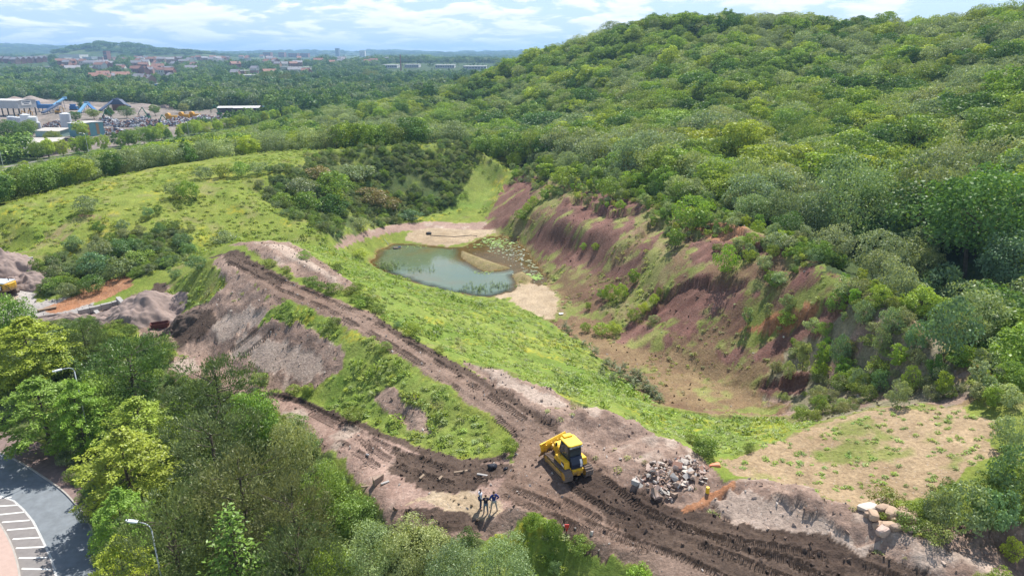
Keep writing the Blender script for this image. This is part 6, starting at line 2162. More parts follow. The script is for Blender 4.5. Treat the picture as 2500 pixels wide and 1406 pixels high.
for px, py, rx, ry, h, mt, nm, lab in [(38, 248, 18, 12, 5.0, 'gravel_b', 'gravel_heap', 'grey gravel heap behind the raised warehouse'), (78, 248, 16, 12, 6.0, 'gravel_a', 'gravel_heap', 'brown sand heap behind the raised warehouse'),
                                       (150, 262, 22, 9, 3.5, 'gravel_a', 'gravel_heap', 'long pale sand heap behind the blue conveyors'), (215, 266, 16, 9, 3.5, 'gravel_a', 'gravel_heap', 'pale sand heap behind the dark poplar'),
                                       (345, 262, 26, 8, 3.6, 'gravel_a', 'gravel_heap', 'pink sand bank behind the screening plant'), (330, 272, 12, 6, 4.0, 'gravel_a', 'gravel_heap', 'sand heap beside the screening plant'), (415, 262, 16, 6, 3.2, 'gravel_b', 'gravel_heap', 'grey gravel heap before the lakeside trees'),
                                       (265, 305, 12, 7, 5.2, 'scrap_grey', 'scrap_heap', 'biggest heap of bluish scrap metal, behind the teal shed'), (320, 308, 11, 6, 4.0, 'scrap_grey', 'scrap_heap', 'heap of bluish scrap metal right of the biggest one'),
                                       (275, 325, 12, 7, 3.0, 'scrap_rust', 'scrap_heap', 'rusty scrap heap in front of the bluish scrap'), (140, 308, 9, 5, 3.6, 'scrap_rust', 'scrap_heap', 'rusty scrap heap between the silos'), (385, 305, 12, 6, 3.4, 'scrap_rust', 'scrap_heap', 'rusty scrap heap by the green grabs'), (440, 296, 10, 5, 3.0, 'scrap_rust', 'scrap_heap', 'rusty scrap heap by the yellow machines'), (420, 306, 10, 5, 3.0, 'scrap_grey', 'scrap_heap', 'grey scrap heap in front of the yellow machines'), (500, 290, 11, 5, 2.8, 'scrap_rust', 'scrap_heap', 'rusty scrap heap beyond the yellow machines'), (545, 288, 8, 5, 2.4, 'scrap_grey', 'scrap_heap', 'grey scrap heap before the open barns'), (345, 296, 9, 5, 3.4, 'scrap_grey', 'scrap_heap', 'grey scrap heap behind the green grabs')]:
    p, k = spot(px, py)
    o = link_mesh(nm, heap_mesh(nm, rx, ry, h, int(px), M[mt]))
    o.location = tuple(p)
    tag(o, lab, 'heap', 'heaps in the far yards')
    if nm == 'scrap_heap':
        rng = random.Random(px)
        bits = MB()
        for i in range(420):
            a, q = rng.uniform(0, 2 * pi), math.sqrt(rng.random()) * .95
            z = h * (1 - q) + rng.uniform(-.2, .5)
            s = rng.uniform(.25, .9)
            rot = Matrix.Rotation(rng.uniform(0, 6), 3, 'X') @ Matrix.Rotation(rng.uniform(0, 6), 3, 'Z')
            bits.box(-s, s, -s * .5, s * .5, -s * .25, s * .25, rng.randrange(6), rot, (cos(a) * q * rx, sin(a) * q * ry, max(.1, z)))
        b = bits.build('scrap_pieces', [M['scrap_grey'], M['scrap_rust'], M['silo_white'], M['navy_steel'], M['brick'], M['shed_grey']], o)
        b['kind'] = 'stuff'


def grab(px, py, lab, flip=1, mt='crane_green'):
    p, k = spot(px, py)
    o = empty('grab_crane', tuple(p), 0, lab, 'crane', 'grab cranes in the scrapyard')
    MB().box(-1.6, 1.6, -1.3, 1.3, 0, 1.2).build('undercarriage', M['dark_wall'], o)
    MB().box(-1.8, 1.4, -1.2, 1.2, 1.25, 2.7).build('house', M[mt], o)
    MB().box(.4, 1.6, -1.1, .1, 2.7, 4.2).build('cab', M['glass_far'], o)
    MB().tube((0, 0, 2.6), (-3.0 * flip, 0, 8.2), .42, .3, 6).build('boom', M[mt], o)
    MB().tube((-3.0 * flip, 0, 8.2), (-6.2 * flip, 0, 4.4), .3, .2, 6).build('stick', M[mt], o)
    gm = MB()
    for a in np.linspace(0, 2 * pi, 6)[:-1]:
        gm.tube((-6.2 * flip, 0, 4.2), (-6.2 * flip + .8 * cos(a), .8 * sin(a), 3.0), .12, .08, 4).tube((-6.2 * flip + .8 * cos(a), .8 * sin(a), 3.0), (-6.2 * flip + .2 * cos(a), .2 * sin(a), 2.2), .08, .03, 4)
    gm.build('grapple', M['dark_wall'], o)


grab(362, 291, 'green grab crane behind the scrap heaps, arm reaching left')
grab(388, 313, 'green grab crane low among the scrap nearest the roadside trees', -1)
grab(537, 283, 'green grab crane before the smaller open barn', 1)
grab(252, 296, 'green grab crane behind the biggest scrap heap', -1)
for px, py, lab in [(420, 291, 'yellow shear machine with a round drum in the scrapyard'), (452, 288, 'yellow machine frame in the middle of the scrapyard'), (478, 287, 'yellow machine frame at the far end of the scrapyard')]:
    p, k = spot(px, py)
    o = empty('yard_machine', tuple(p), 0, lab, 'machine', 'yellow machines in the scrapyard')
    MB().box(-3.4, 3.4, -1.4, 1.4, .6, 2.8).build('body', M['plant_yellow'], o)
    MB().box(-3.6, 3.6, -1.5, 1.5, 0, .6).build('base', M['scrap_rust'], o)
    MB().tube((-2.4, -1.5, 3.0), (-2.4, 1.5, 3.0), 1.5, 1.5, 14).build('drum', M['plant_yellow'], o)
for px, py, lab in [(48, 289, 'yellow excavator beside the raised warehouse'), (65, 287, 'yellow loader under the raised warehouse'), (142, 277, 'yellow excavator among the blue conveyors')]:
    p, k = spot(px, py)
    o = empty('yard_digger', tuple(p), 0, lab, 'digger', 'diggers in the aggregates yard')
    MB().box(-1.6, 1.6, -1.2, 1.2, 0, .9).build('tracks', M['dark_wall'], o)
    MB().box(-1.7, 1.2, -1.2, 1.2, .95, 2.3).build('body', M['plant_yellow'], o)
    MB().box(-.2, 1.2, -1.1, 0, 2.3, 3.3).build('cab', M['glass_far'], o)
    MB().path([(1.0, .3, 1.8), (2.2, .3, 5.4), (4.6, .3, 3.8), (4.4, .3, 1.2)], .26, 5).build('boom', M['plant_yellow'], o)
p, k = spot(199, 274)
plant('poplar', (p[0], p[1], p[2]), 17, 4.2, 'dark', 'poplar_tree', 'single narrow dark poplar among the blue conveyors', 'tree')
for px, py, H, wd, key, t, lab in [(30, 352, 12, 12, 'broad', 'dark', 'large dark tree beside the wide dark shed'), (65, 345, 10, 10, 'broad', 'dark', 'dark tree between the silos and the wide dark shed'), (75, 325, 8, 8, 'mid', 'mid', 'green tree before the white silos'),
                                   (200, 338, 10, 9, 'mid', 'bright', 'bright green tree between the low green shed and the teal shed'), (133, 352, 7, 8, 'mid', 'olive', 'olive tree against the roof of the wide dark shed'),
                                   (270, 288, 9, 9, 'mid', 'dark', 'dark tree before the screening plant'), (310, 288, 9, 10, 'mid', 'dark', 'second dark tree before the screening plant'), (380, 282, 8, 9, 'mid', 'mid', 'green tree between the sand heaps and the grabs'),
                                   (515, 262, 11, 7, 'mid', 'bright', 'upright light green tree before the barns'), (450, 275, 8, 9, 'mid', 'pale', 'pale tree behind the yellow machines'), (185, 295, 7, 10, 'mid', 'dark', 'dark low tree behind the fat grey silo'), (230, 290, 7, 10, 'mid', 'olive', 'olive low tree behind the teal shed'),
                                   (905, 205, 21, 34, 'willow', 'pine', 'big dark willow standing above the woods before the white sheds'), (655, 212, 21, 26, 'willow', 'pine', 'big dark poplar clump above the woods, end of the row'), (700, 212, 19, 26, 'willow', 'pine', 'second big dark poplar clump above the woods'), (735, 210, 18, 22, 'willow', 'pine', 'third big dark poplar clump above the woods')]:
    p, k = spot(px, py)
    plant(key, tuple(p), H, wd, t, 'willow_tree' if key == 'willow' else 'broadleaf_tree', lab, 'tree', 'trees of the yards and valley')
for q, lab in zip(LAKE, ('lake_water', 'lake_water')):
    zl = float(max(gz(q[:, 0], q[:, 1]))) + .15
    o = MB().add([(x, y, zl) for x, y in q], [list(range(len(q)))]).build('lake_water', plain('lake_water_%d' % len(q), (.20, .24, .26), .15, spec=.6))
    tag(o, kind='structure')

# ------------------------------------------------------------------ the town


def house(px, py, w, d, h, wall, roof, lab, rz=0.0, z=-8.0, pitch=.75, chim=True, grp='houses of the town'):
    w, d, h = w * 1.15, d * 1.15, h * 1.3
    x, y, _ = hit(px, py + 2)
    o = empty('house', (x, y, gz1(x, y) - .3), rz, lab, 'house', grp)
    rh = d / 2 * pitch
    MB().prism([(-d / 2, 0), (d / 2, 0), (d / 2, h), (0, h + rh), (-d / 2, h)], 'x', -w / 2, w / 2).build('wall', M[wall], o)
    r_ = MB()
    for s in (-1, 1):
        r_.add([(-w / 2 - .4, s * (d / 2 + .4), h - .2), (w / 2 + .4, s * (d / 2 + .4), h - .2), (w / 2 + .4, 0, h + rh + .15), (-w / 2 - .4, 0, h + rh + .15),
                (-w / 2 - .4, s * (d / 2 + .4), h + .1), (w / 2 + .4, s * (d / 2 + .4), h + .1), (w / 2 + .4, 0, h + rh + .45), (-w / 2 - .4, 0, h + rh + .45)], [[0, 1, 2, 3], [7, 6, 5, 4], [0, 4, 5, 1], [3, 2, 6, 7], [0, 3, 7, 4], [1, 5, 6, 2]])
    rf = r_.build('roof', M[roof], o)
    if chim:
        MB().box(-.5, .5, -.5, .5, h + rh - .6, h + rh + 1.6, at=(w * .3, 0, 0)).build('chimney', M['brick'], o)
    for i in range(3):
        MB().box(-.7, .7, -.08, .08, h * .55, h * .85, at=(-w * .3 + i * w * .3, -d / 2 - .05, 0)).build('window', M['glass_far'], o)
    return o


ORD = ['first', 'second', 'third', 'fourth', 'fifth', 'sixth', 'seventh', 'eighth', 'ninth', 'tenth', 'eleventh', 'twelfth']
for i, (px, py) in enumerate([(4, 152), (22, 153), (38, 155), (52, 154), (66, 153), (78, 152), (90, 152), (104, 150), (116, 148)]):
    house(px, py, 17, 11, 8, ('brick', 'brick', 'brick_pale')[i % 3], 'slate', '%s red brick house of the grey-roofed terrace at the edge of the town' % ORD[i], R(-18))
hs = [(236, 163), (245, 165), (254, 164), (262, 166), (270, 163), (332, 146), (345, 148), (356, 147), (385, 149), (372, 152), (395, 150), (335, 178), (348, 180), (362, 179), (375, 177), (395, 180), (412, 178), (250, 198), (238, 200), (262, 197),
      (470, 146), (485, 145), (500, 147), (520, 144), (540, 146), (555, 145), (590, 142), (605, 143), (300, 152), (312, 154), (425, 150), (440, 149), (640, 141), (655, 143), (190, 156), (205, 158), (150, 158), (165, 160)]
for i, (px, py) in enumerate(hs):
    area = 'behind the wooded middle of the valley' if px < 330 else 'in the town beyond the lake' if px < 420 else 'on the far edge of the town under the blue ridge'
    house(px, py, random.uniform(13, 22), random.uniform(9, 12), random.uniform(6, 8), ('brick', 'brick_pale', 'render')[i % 3], ('tile_red', 'slate', 'tile_red')[i % 3], '%s house %s' % (('red brick red-roofed', 'pale brick slate-roofed', 'cream red-roofed')[i % 3], area), random.uniform(-.7, .7))


for i, ((px, py), q) in enumerate(MORE_HOUSES):
    area = 'among the trees left of the lake' if px < 330 else 'among the trees beyond the lake' if px < 470 else 'on the wooded rise below the mills' if px < 780 else 'among the trees below the tower block'
    kw = ('red brick red-roofed', 'pale brick grey-roofed', 'cream red-roofed', 'cream grey-roofed')[i % 4]
    house(px, py, _hr.uniform(12, 24), _hr.uniform(9, 12), _hr.uniform(6, 8.5), ('brick', 'brick_pale', 'render', 'render')[i % 4], ('tile_red', 'slate', 'tile_red', 'slate')[i % 4], '%s house %s' % (kw, area), _hr.uniform(-.8, .8))


def block(px, py, wpx, hpx, dep, wall, roof, lab, nm='hall', z=-8.0, rz=0.0, floors=0, bays=0):
    x, y, z = hit(px, py + 2)
    k = (y * CP - (z - CAM_H) * SP) / F
    w, h = wpx * k, (hpx + 2) * k
    o = empty(nm, (x, y, gz1(x, y) - .5), rz, lab, 'building')
    MB().box(-w / 2, w / 2, -dep / 2, dep / 2, 0, h).build('wall', M[wall], o)
    MB().box(-w / 2 - .4, w / 2 + .4, -dep / 2 - .4, dep / 2 + .4, h, h + max(.8, h * .10)).build('roof', M[roof], o)
    for f_ in range(floors):
        for b_ in range(bays):
            MB().box(-w / bays * .36, w / bays * .36, -.15, .15, h * (f_ + .3) / floors, h * (f_ + .75) / floors, at=(-w / 2 + w * (b_ + .5) / bays, -dep / 2 - .1, 0)).build('window', M['glass_far'], o)
    return o


block(182, 143, 46, 8, 60, 'render', 'roof_white', 'broad white-roofed store in the town beneath the round wooded hill', rz=.1)
block(160, 146, 16, 5, 40, 'render', 'roof_white', 'low white store left of the broad white-roofed store')
block(222, 145, 22, 5, 40, 'shed_grey', 'roof_white', 'long low white building right of the broad white-roofed store')
o = block(264, 147, 8, 19, 22, 'brick', 'brick', 'square red brick church tower rising out of the town', 'church_tower', floors=3, bays=2)
block(252, 146, 12, 6, 30, 'brick_pale', 'roof_pale', 'sandstone church hall beside the church tower')
block(276, 146, 12, 6, 30, 'brick_pale', 'roof_pale', 'sandstone annex on the other side of the church tower')
block(150, 168, 28, 5, 30, 'shed_grey', 'slate', 'grey hall among the trees before the town', rz=.2)
block(120, 167, 20, 4, 30, 'shed_grey', 'shed_grey', 'smaller grey hall left of the grey hall before the town')
block(188, 170, 16, 4, 20, 'shed_grey', 'slate', 'small grey hall at the edge of a field before the town')
block(400, 213, 30, 8, 14, 'blue_pale', 'roof_white', 'blue and white clubhouse on the lake shore', 'clubhouse', -9, floors=1, bays=5)
block(605, 190, 34, 6, 24, 'render', 'roof_white', 'long cream building behind the dark poplars', rz=.1)
block(590, 178, 26, 5, 24, 'brick_pale', 'roof_white', 'brick hall with a white roof behind the poplars')
block(625, 177, 20, 5, 24, 'brick_pale', 'roof_white', 'second brick hall with a white roof behind the poplars')
block(700, 170, 24, 6, 26, 'render', 'shed_grey', 'grey gabled works beside the white works')
block(738, 171, 40, 6, 26, 'render', 'roof_white', 'white works building with a small turret')
block(825, 136, 8, 15, 34, 'tower', 'tower', 'dark tower block standing on the horizon', 'tower_block', floors=8, bays=3)
block(886, 137, 13, 11, 40, 'render', 'roof_white', 'white block of flats on the horizon right of the tower block', 'tower_block', floors=6, bays=4)
for px, w, lab in [(655, 18, 'red brick mill on the skyline, left end'), (690, 14, 'red brick mill on the skyline, middle'), (718, 22, 'red brick mill on the skyline, right end'), (745, 20, 'long red works on the skyline')]:
    block(px, 139, w, 9 if w < 20 else 7, 40, 'brick', 'tile_red', lab, 'mill', floors=3, bays=4)
for px, py, w, lab in [(1008, 163, 34, 'first long white warehouse in the row under the blue hills'), (1088, 164, 46, 'second long white warehouse in the row under the blue hills'), (1160, 167, 56, 'last long white warehouse, beside the wooded hill'), (955, 164, 36, 'low white shed left of the long warehouses'), (840, 166, 60, 'long grey factory roof amid dark trees')]:
    block(px, py, w, 5, 46, 'roof_white' if w != 60 else 'shed_grey', 'roof_white' if w != 60 else 'slate', lab, 'warehouse', floors=1, bays=8)
x, y, _ = hit(979, 174)
o = tag(MB().tube((0, 0, 0), (0, 0, 34), 1.6, 1.1, 10).build('factory_chimney', M['brick']), 'slim dark factory chimney between the white warehouses', 'chimney')
o.location = (x, y, gz1(x, y))
for px in (946, 950):
    x, y, _ = P(px, 133.6, -6)
    y2 = min(y, 6800)
    x, y = x * y2 / y, y2
    o = tag(MB().tube((0, 0, 0), (0, 0, 150), 2.2, .8, 5).build('radio_mast', M['shed_grey']), 'slender radio mast on the skyline, %s of the pair' % ('left' if px == 946 else 'right'), 'mast', 'pair of radio masts')
    o.location = (x, y, gz1(x, y))

# ------------------------------------------------------------------ air
hz_box = MB().box(-13000, 13000, -250, 15200, -40, 215).build('haze', plain('haze_air', (1, 1, 1)))
tag(hz_box, kind='stuff')
mh = hz_box.data.materials[0]
mh.node_tree.nodes.clear()
_t = mh.node_tree
_pv = N(_t, 'ShaderNodeVolumePrincipled')
_pv.inputs['Color'].default_value = (.40, .66, 1.0, 1)
_pv.inputs['Density'].default_value = 1.35e-4
_pv.inputs['Anisotropy'].default_value = 0.2
_o = N(_t, 'ShaderNodeOutputMaterial')
_t.links.new(_pv.outputs[0], _o.inputs['Volume'])
# ------------------------------------------------------------------ the bulldozer
for _k, _c, _r, _kw in [
    ('dozer_yellow', (.78, .45, .016), .5, dict(noise=.16, scale=3.0)), ('dozer_roof', (.84, .53, .03), .45, {}), ('navy', (.012, .020, .045), .35, {}), ('cab_frame', (.018, .020, .024), .4, {}),
    ('cab_glass', (.03, .045, .05), .08, dict(spec=.8)), ('steel_track', (.165, .122, .096), .75, dict(noise=.3, scale=4, bump=.01)), ('steel_bright', (.55, .53, .50), .3, dict(metal=.7)), ('black_rubber', (.018, .018, .020), .7, {}),
    ('decal_white', (.75, .75, .75), .5, {}), ('decal_red', (.45, .05, .06), .5, {}), ('vent', (.56, .32, .012), .6, {}), ('mud_steel', (.42, .22, .03), .7, dict(noise=.25, scale=2)), ('exhaust', (.05, .05, .055), .5, {}),
    ('cat_yellow', (.62, .36, .02), .45, dict(noise=.06, scale=2)), ('cat_black', (.012, .013, .016), .45, {}), ('rust_red', (.11, .035, .028), .7, dict(noise=.3, scale=3)), ('orange_net', (.72, .26, .15), .7, {}), ('red_plastic', (.55, .03, .03), .5, {}),
    ('yellow_plastic', (.75, .50, .03), .5, {}), ('white_plastic', (.78, .78, .80), .5, {}), ('black_bag', (.015, .015, .022), .3, {}),
    ('skin', (.50, .30, .22), .6, {}), ('hair', (.07, .04, .025), .8, {}), ('navy_cloth', (.010, .016, .055), .85, {}), ('dark_cloth', (.014, .016, .032), .85, {}), ('jeans', (.035, .060, .13), .9, {}), ('grey_jeans', (.13, .16, .20), .9, {}), ('pale_trousers', (.36, .35, .33), .9, {}),
    ('shirt_pale', (.55, .58, .66), .85, {}), ('shoe', (.04, .03, .028), .7, {}), ('royal_cloth', (.012, .030, .16), .85, {}),
    ('block_grey', (.40, .375, .35), .9, dict(noise=.15, scale=3)), ('block_pale', (.50, .44, .38), .9, dict(noise=.12, scale=3)), ('block_brown', (.30, .22, .17), .95, dict(noise=.2, scale=3)), ('block_pink', (.48, .36, .30), .9, dict(noise=.15, scale=3)), ('block_red', (.24, .135, .10), .9, dict(noise=.15, scale=3)),
    ('sandstone', (.42, .30, .21), .9, dict(noise=.22, scale=1.6, bump=.05)), ('sandstone_b', (.36, .255, .185), .9, dict(noise=.22, scale=1.6, bump=.05)),
]:
    M[_k] = plain(_k, _c, _r, **_kw)


def muddy(m, z0=.25, z1=1.25, colr=(.20, .135, .095)):
    """dried mud splashed over the lower part of a machine"""
    t = m.node_tree
    b = [n for n in t.nodes if n.type == 'BSDF_PRINCIPLED'][0]
    src = b.inputs['Base Color'].links[0].from_socket
    co = N(t, 'ShaderNodeTexCoord')
    s = N(t, 'ShaderNodeSeparateXYZ')
    t.links.new(co.outputs['Object'], s.inputs[0])
    n = N(t, 'ShaderNodeTexNoise', ins={'Scale': 5.0, 'Detail': 5.0, 'Roughness': .7})
    t.links.new(co.outputs['Object'], n.inputs['Vector'])
    k = math_node(t, 'SUBTRACT', 1.0, math_node(t, 'DIVIDE', math_node(t, 'SUBTRACT', s.outputs[2], z0), z1 - z0), clamp=True)
    f = ramp(t, math_node(t, 'MULTIPLY_ADD', k, .42, math_node(t, 'MULTIPLY', n.outputs[0], .8)), [(.52, 0.0), (.72, .85)])
    t.links.new(mixc(t, f, src, colr), b.inputs['Base Color'])


muddy(M['dozer_yellow'])
muddy(M['cat_yellow'], .9, 2.4)


def text(body, size, mat, parent, mtx, name='lettering', ext=.004):
    c = bpy.data.curves.new(name, 'FONT')
    c.body = body
    c.size = size
    c.align_x = 'CENTER'
    c.align_y = 'CENTER'
    c.extrude = ext
    c.offset = size * .022
    c.materials.append(M[mat])
    o = bpy.data.objects.new(name, c)
    col.objects.link(o)
    o.parent = parent
    o.matrix_local = mtx
    dg = bpy.context.evaluated_depsgraph_get()
    me = bpy.data.meshes.new_from_object(o.evaluated_get(dg))
    me.name = name
    bpy.data.objects.remove(o)
    o = link_mesh(name, me, parent)
    o.matrix_local = mtx
    return o


pa, pb = Vector(P(1374, 1166, .25)), Vector(P(1331, 1112, .55))
pm_ = Vector(P(1386, 1141, .35))
hd_ = (pb - pa).normalized()
dz_x, dz_y = pm_.x, pm_.y
dozer = empty('bulldozer', (dz_x, dz_y, gz1(dz_x, dz_y) + .02), math.atan2(-hd_.x, hd_.y), 'yellow crawler bulldozer with raised blade at the junction of the haul roads', 'bulldozer')
dozer.rotation_euler.x = .012
dozer.scale = (.95, .95, .95)


def track_outline():
    """side outline of the belt: idler in front, sprocket behind (y, z)"""
    pts = []
    for a in np.linspace(-pi / 2, pi / 2, 9):
        pts.append((1.55 + .40 * cos(a), .42 + .40 * sin(a)))
    for y in np.linspace(1.2, -1.1, 6):
        pts.append((y, .84 + .05 * (1 - ((y) / 1.4) ** 2)))
    for a in np.linspace(pi / 2, 3 * pi / 2, 10):
        pts.append((-1.55 + .46 * cos(a), .48 + .46 * sin(a)))
    for y in np.linspace(-1.2, 1.3, 6):
        pts.append((y, .02))
    return pts


TO = np.array(track_outline())
seg = np.concatenate([TO, TO[:1]])
sl = np.concatenate([[0], np.cumsum(np.hypot(*np.diff(seg, axis=0).T))])
for side in (-1, 1):
    cx = side * 1.02
    tr = MB()
    w = .36
    n = len(TO)
    inner = [(TO[i][0] * .965, (TO[i][1] - .45) * .88 + .45) for i in range(n)]
    v = [(cx - w, *p) for p in TO] + [(cx + w, *p) for p in TO] + [(cx - w, *p) for p in inner] + [(cx + w, *p) for p in inner]
    f = []
    for i in range(n):
        j = (i + 1) % n
        f += [[i, j, n + j, n + i], [2 * n + i, 3 * n + i, 3 * n + j, 2 * n + j], [i, 2 * n + i, 2 * n + j, j], [n + i, n + j, 3 * n + j, 3 * n + i]]
    tr.add(v, f)
    trk = tr.build('track', M['steel_track'], dozer)
    sh = MB()
    ns = 42
    for k in range(ns):
        s = sl[-1] * k / ns
        i = min(np.searchsorted(sl, s, 'right') - 1, n - 1)
        t = (s - sl[i]) / max(sl[i + 1] - sl[i], 1e-6)
        p = seg[i] * (1 - t) + seg[i + 1] * t
        d = seg[i + 1] - seg[i]
        d /= np.linalg.norm(d)
        nn = np.array([d[1], -d[0]])
        q = [p - d * .055, p + d * .055, p + d * .03 + nn * .075, p - d * .02 + nn * .075]
        sh.prism([tuple(a) for a in q], 'x', cx - w - .01, cx + w + .01)
    s_ = sh.build('track_shoes', M['steel_track'], trk)
    s_['kind'] = 'stuff'
    MB().prism([(-1.35, .40), (-1.2, .28), (1.2, .26), (1.5, .34), (1.55, .50), (1.2, .66), (-1.1, .68), (-1.35, .58)], 'x', cx - .40, cx + .40).build('track_frame', M['dozer_yellow'], dozer, .02)
    MB().tube((cx - .34, 1.55, .42), (cx + .34, 1.55, .42), .31, .31, 16).build('idler', M['mud_steel'], dozer)
    MB().tube((cx - .34, -1.55, .48), (cx + .34, -1.55, .48), .36, .36, 16).build('sprocket', M['mud_steel'], dozer)
    MB().prism([(-.9, .30), (-.7, .12), (1.0, .12), (1.15, .28)], 'x', cx - .30, cx + .30).build('roller_guard', M['dozer_yellow'], dozer)
    # boxes over the tracks beside the cab
    fx_ = side * .86
    fd = MB().prism([(-1.42, 1.0), (-1.30, 1.62), (.35, 1.52), (.62, 1.0)], 'x', fx_ - .24, fx_ + .24).build('fender', M['dozer_yellow'], dozer, .03)
    xo = fx_ + side * .242
    for y0, y1, mt in ((-.10, .30, 'vent'), (-.58, -.18, 'vent'), (-1.20, -.70, 'navy')):
        MB().prism([(y0, 1.08), (y0 + .02, 1.48), (y1 - .03, 1.46), (y1, 1.08)], 'x', xo - .01 * side, xo + .012 * side).build('side_panel', M[mt], fd)
    MB().prism([(-1.20, 1.10), (-1.16, 1.26), (-.72, 1.34), (-.74, 1.16)], 'x', xo, xo + .02 * side).build('side_stripe', M['decal_white'], fd)
    MB().tube((fx_, -.2, 1.60), (fx_, .3, 1.95), .02, .02, 5).tube((fx_, .3, 1.95), (fx_, .3, 1.56), .02, .02, 5).build('grab_rail', M['cab_frame'], fd)
    # push arm from the track frame to the blade
    MB().tube((side * .62, -.4, .62), (side * .78, 2.15, .60), .10, .09, 8).build('push_arm', M['dozer_yellow'], dozer)
    cyl = MB().tube((side * .42, 1.25, 1.55), (side * .46, 1.85, 1.20), .085, .085, 10).build('lift_cylinder', M['dozer_yellow'], dozer)
    MB().tube((side * .46, 1.85, 1.20), (side * .50, 2.2, .95), .045, .045, 8).build('piston_rod', M['steel_bright'], cyl)
MB().box(-.64, .64, -1.5, 1.3, .42, 1.05).build('chassis', M['dozer_yellow'], dozer, .03)
MB().prism([(-.52, 1.72), (-.40, 1.80), (.40, 1.80), (.52, 1.72), (.52, 1.0), (-.52, 1.0)], 'y', .52, 1.78).build('hood', M['dozer_yellow'], dozer, .03)
MB().box(-.46, .46, 1.78, 1.86, 1.05, 1.72).build('grille', M['cab_frame'], dozer, .01)
for s in (-1, 1):
    MB().box(s * .52 - .012, s * .52 + .012, .75, 1.45, 1.12, 1.58).build('hood_panel', M['vent'], dozer)
MB().tube((.22, 1.05, 1.78), (.22, 1.05, 2.50), .065, .06, 10).tube((.22, 1.05, 2.48), (.22, 1.0, 2.62), .06, .05, 10).build('exhaust_pipe', M['exhaust'], dozer)
MB().tube((-.05, .95, 1.78), (-.05, .95, 1.98), .11, .11, 12).tube((-.05, .95, 1.98), (-.05, .95, 2.06), .15, .13, 12).build('air_intake', M['steel_bright'], dozer)
# rear: navy tank cover, yellow counter plate
rp = MB().prism([(-1.62, .92), (-1.66, 1.40), (-1.34, 1.98), (-1.20, 1.98), (-1.20, .92)], 'x', -.56, .56).build('rear_cover', M['navy'], dozer, .04)
MB().prism([(-1.672, 1.10), (-1.676, 1.42), (-1.50, 1.74), (-1.49, 1.72), (-1.65, 1.40), (-1.65, 1.10)], 'x', .26, .46).build('white_label', M['decal_white'], rp)
MB().prism([(-1.50, .36), (-1.72, .42), (-1.78, .95), (-1.40, .98)], 'x', -.55, .55).build('rear_plate', M['dozer_yellow'], dozer, .03)
MB().box(-.16, .16, -1.92, -1.70, .44, .60).build('tow_hitch', M['mud_steel'], dozer, .02)
# cab
cab = MB().prism([(-1.18, 1.62), (-1.22, 2.0), (-1.06, 2.92), (.28, 2.92), (.60, 1.9), (.56, 1.50), (-1.10, 1.50)], 'x', -.60, .60).build('cab', M['cab_frame'], dozer, .03)
MB().prism([(-1.235, 2.02), (-1.10, 2.62), (-1.085, 2.62), (-1.20, 2.02)], 'x', -.50, .50).build('rear_window', M['cab_glass'], cab)
for s in (-1, 1):
    MB().prism([(-.98, 1.75), (-.90, 2.78), (-.32, 2.78), (-.32, 1.75)], 'x', s * .605 - .01, s * .605 + .01).build('side_window', M['cab_glass'], cab)
    MB().prism([(-.24, 1.62), (-.24, 2.78), (.18, 2.78), (.48, 1.9), (.46, 1.62)], 'x', s * .605 - .01, s * .605 + .01).build('door_window', M['cab_glass'], cab)
MB().prism([(.335, 2.80), (.345, 2.80), (.63, 1.92), (.62, 1.90)], 'x', -.46, .46).build('windscreen', M['cab_glass'], cab)
MB().box(-.26, .26, -.75, -.25, 1.80, 2.15).build('seat', M['black_rubber'], cab, .05)
band = MB().prism([(-1.125, 2.62), (-1.085, 2.86), (-1.05, 2.86), (-1.08, 2.62)], 'x', -.50, .50).build('name_band', M['navy'], cab)
sl_ = math.atan2(.04, .24)
text('KOMATSU', .185, 'decal_white', cab, Matrix.Translation((0, -1.118, 2.745)) @ Matrix.Rotation(pi / 2 - sl_, 4, 'X'))
text('D61', .12, 'decal_white', rp, Matrix.Translation((-.12, -1.56, 1.62)) @ Matrix.Rotation(pi / 2 - .5, 4, 'X')) if False else None
MB().prism([(-.70, -1.12), (-.56, -1.30), (.56, -1.30), (.70, -1.12), (.70, .30), (.52, .46), (-.52, .46), (-.70, .30)], 'z', 2.93, 3.06).build('cab_roof', M['dozer_roof'], dozer, .035)
MB().box(-.42, .42, .06, .56, 3.062, 3.20).build('air_conditioner', M['dozer_roof'], dozer, .04)
for s in (-1, 1):
    MB().box(s * .52 - .09, s * .52 + .09, -1.33, -1.24, 2.80, 2.92).build('work_lamp', M['lens'], dozer)
    MB().tube((s * .70, .34, 2.3), (s * .92, .50, 2.4), .02, .02, 5).build('mirror_arm', M['cab_frame'], dozer)
    MB().box(s * .94 - .09, s * .94 + .09, .47, .52, 2.2, 2.55).build('mirror', M['cab_frame'], dozer)
# blade, angled, with its end plates
bl = MB()
N_ = 9
prof = [(2.62 + .16 * (2 * t - 1) ** 2 - .05 * (1 - (2 * t - 1) ** 2), .28 + 1.10 * t) for t in np.linspace(0, 1, N_)]
v, f = [], []
for x in (-1.68, 1.68):
    for y, z in prof:
        v.append((x, y, z))
    for y, z in prof:
        v.append((x, y - .07, z))
for i in range(N_ - 1):
    f += [[i, i + 1, 2 * N_ + i + 1, 2 * N_ + i], [N_ + i, 3 * N_ + i, 3 * N_ + i + 1, N_ + i + 1], [i, N_ + i, N_ + i + 1, i + 1], [2 * N_ + i, 2 * N_ + i + 1, 3 * N_ + i + 1, 3 * N_ + i]]
f += [[N_ - 1, 2 * N_ - 1, 4 * N_ - 1, 3 * N_ - 1], [0, 2 * N_, 3 * N_, N_]]
bl.add(v, f)
blade = bl.build('blade', M['dozer_yellow'], dozer)
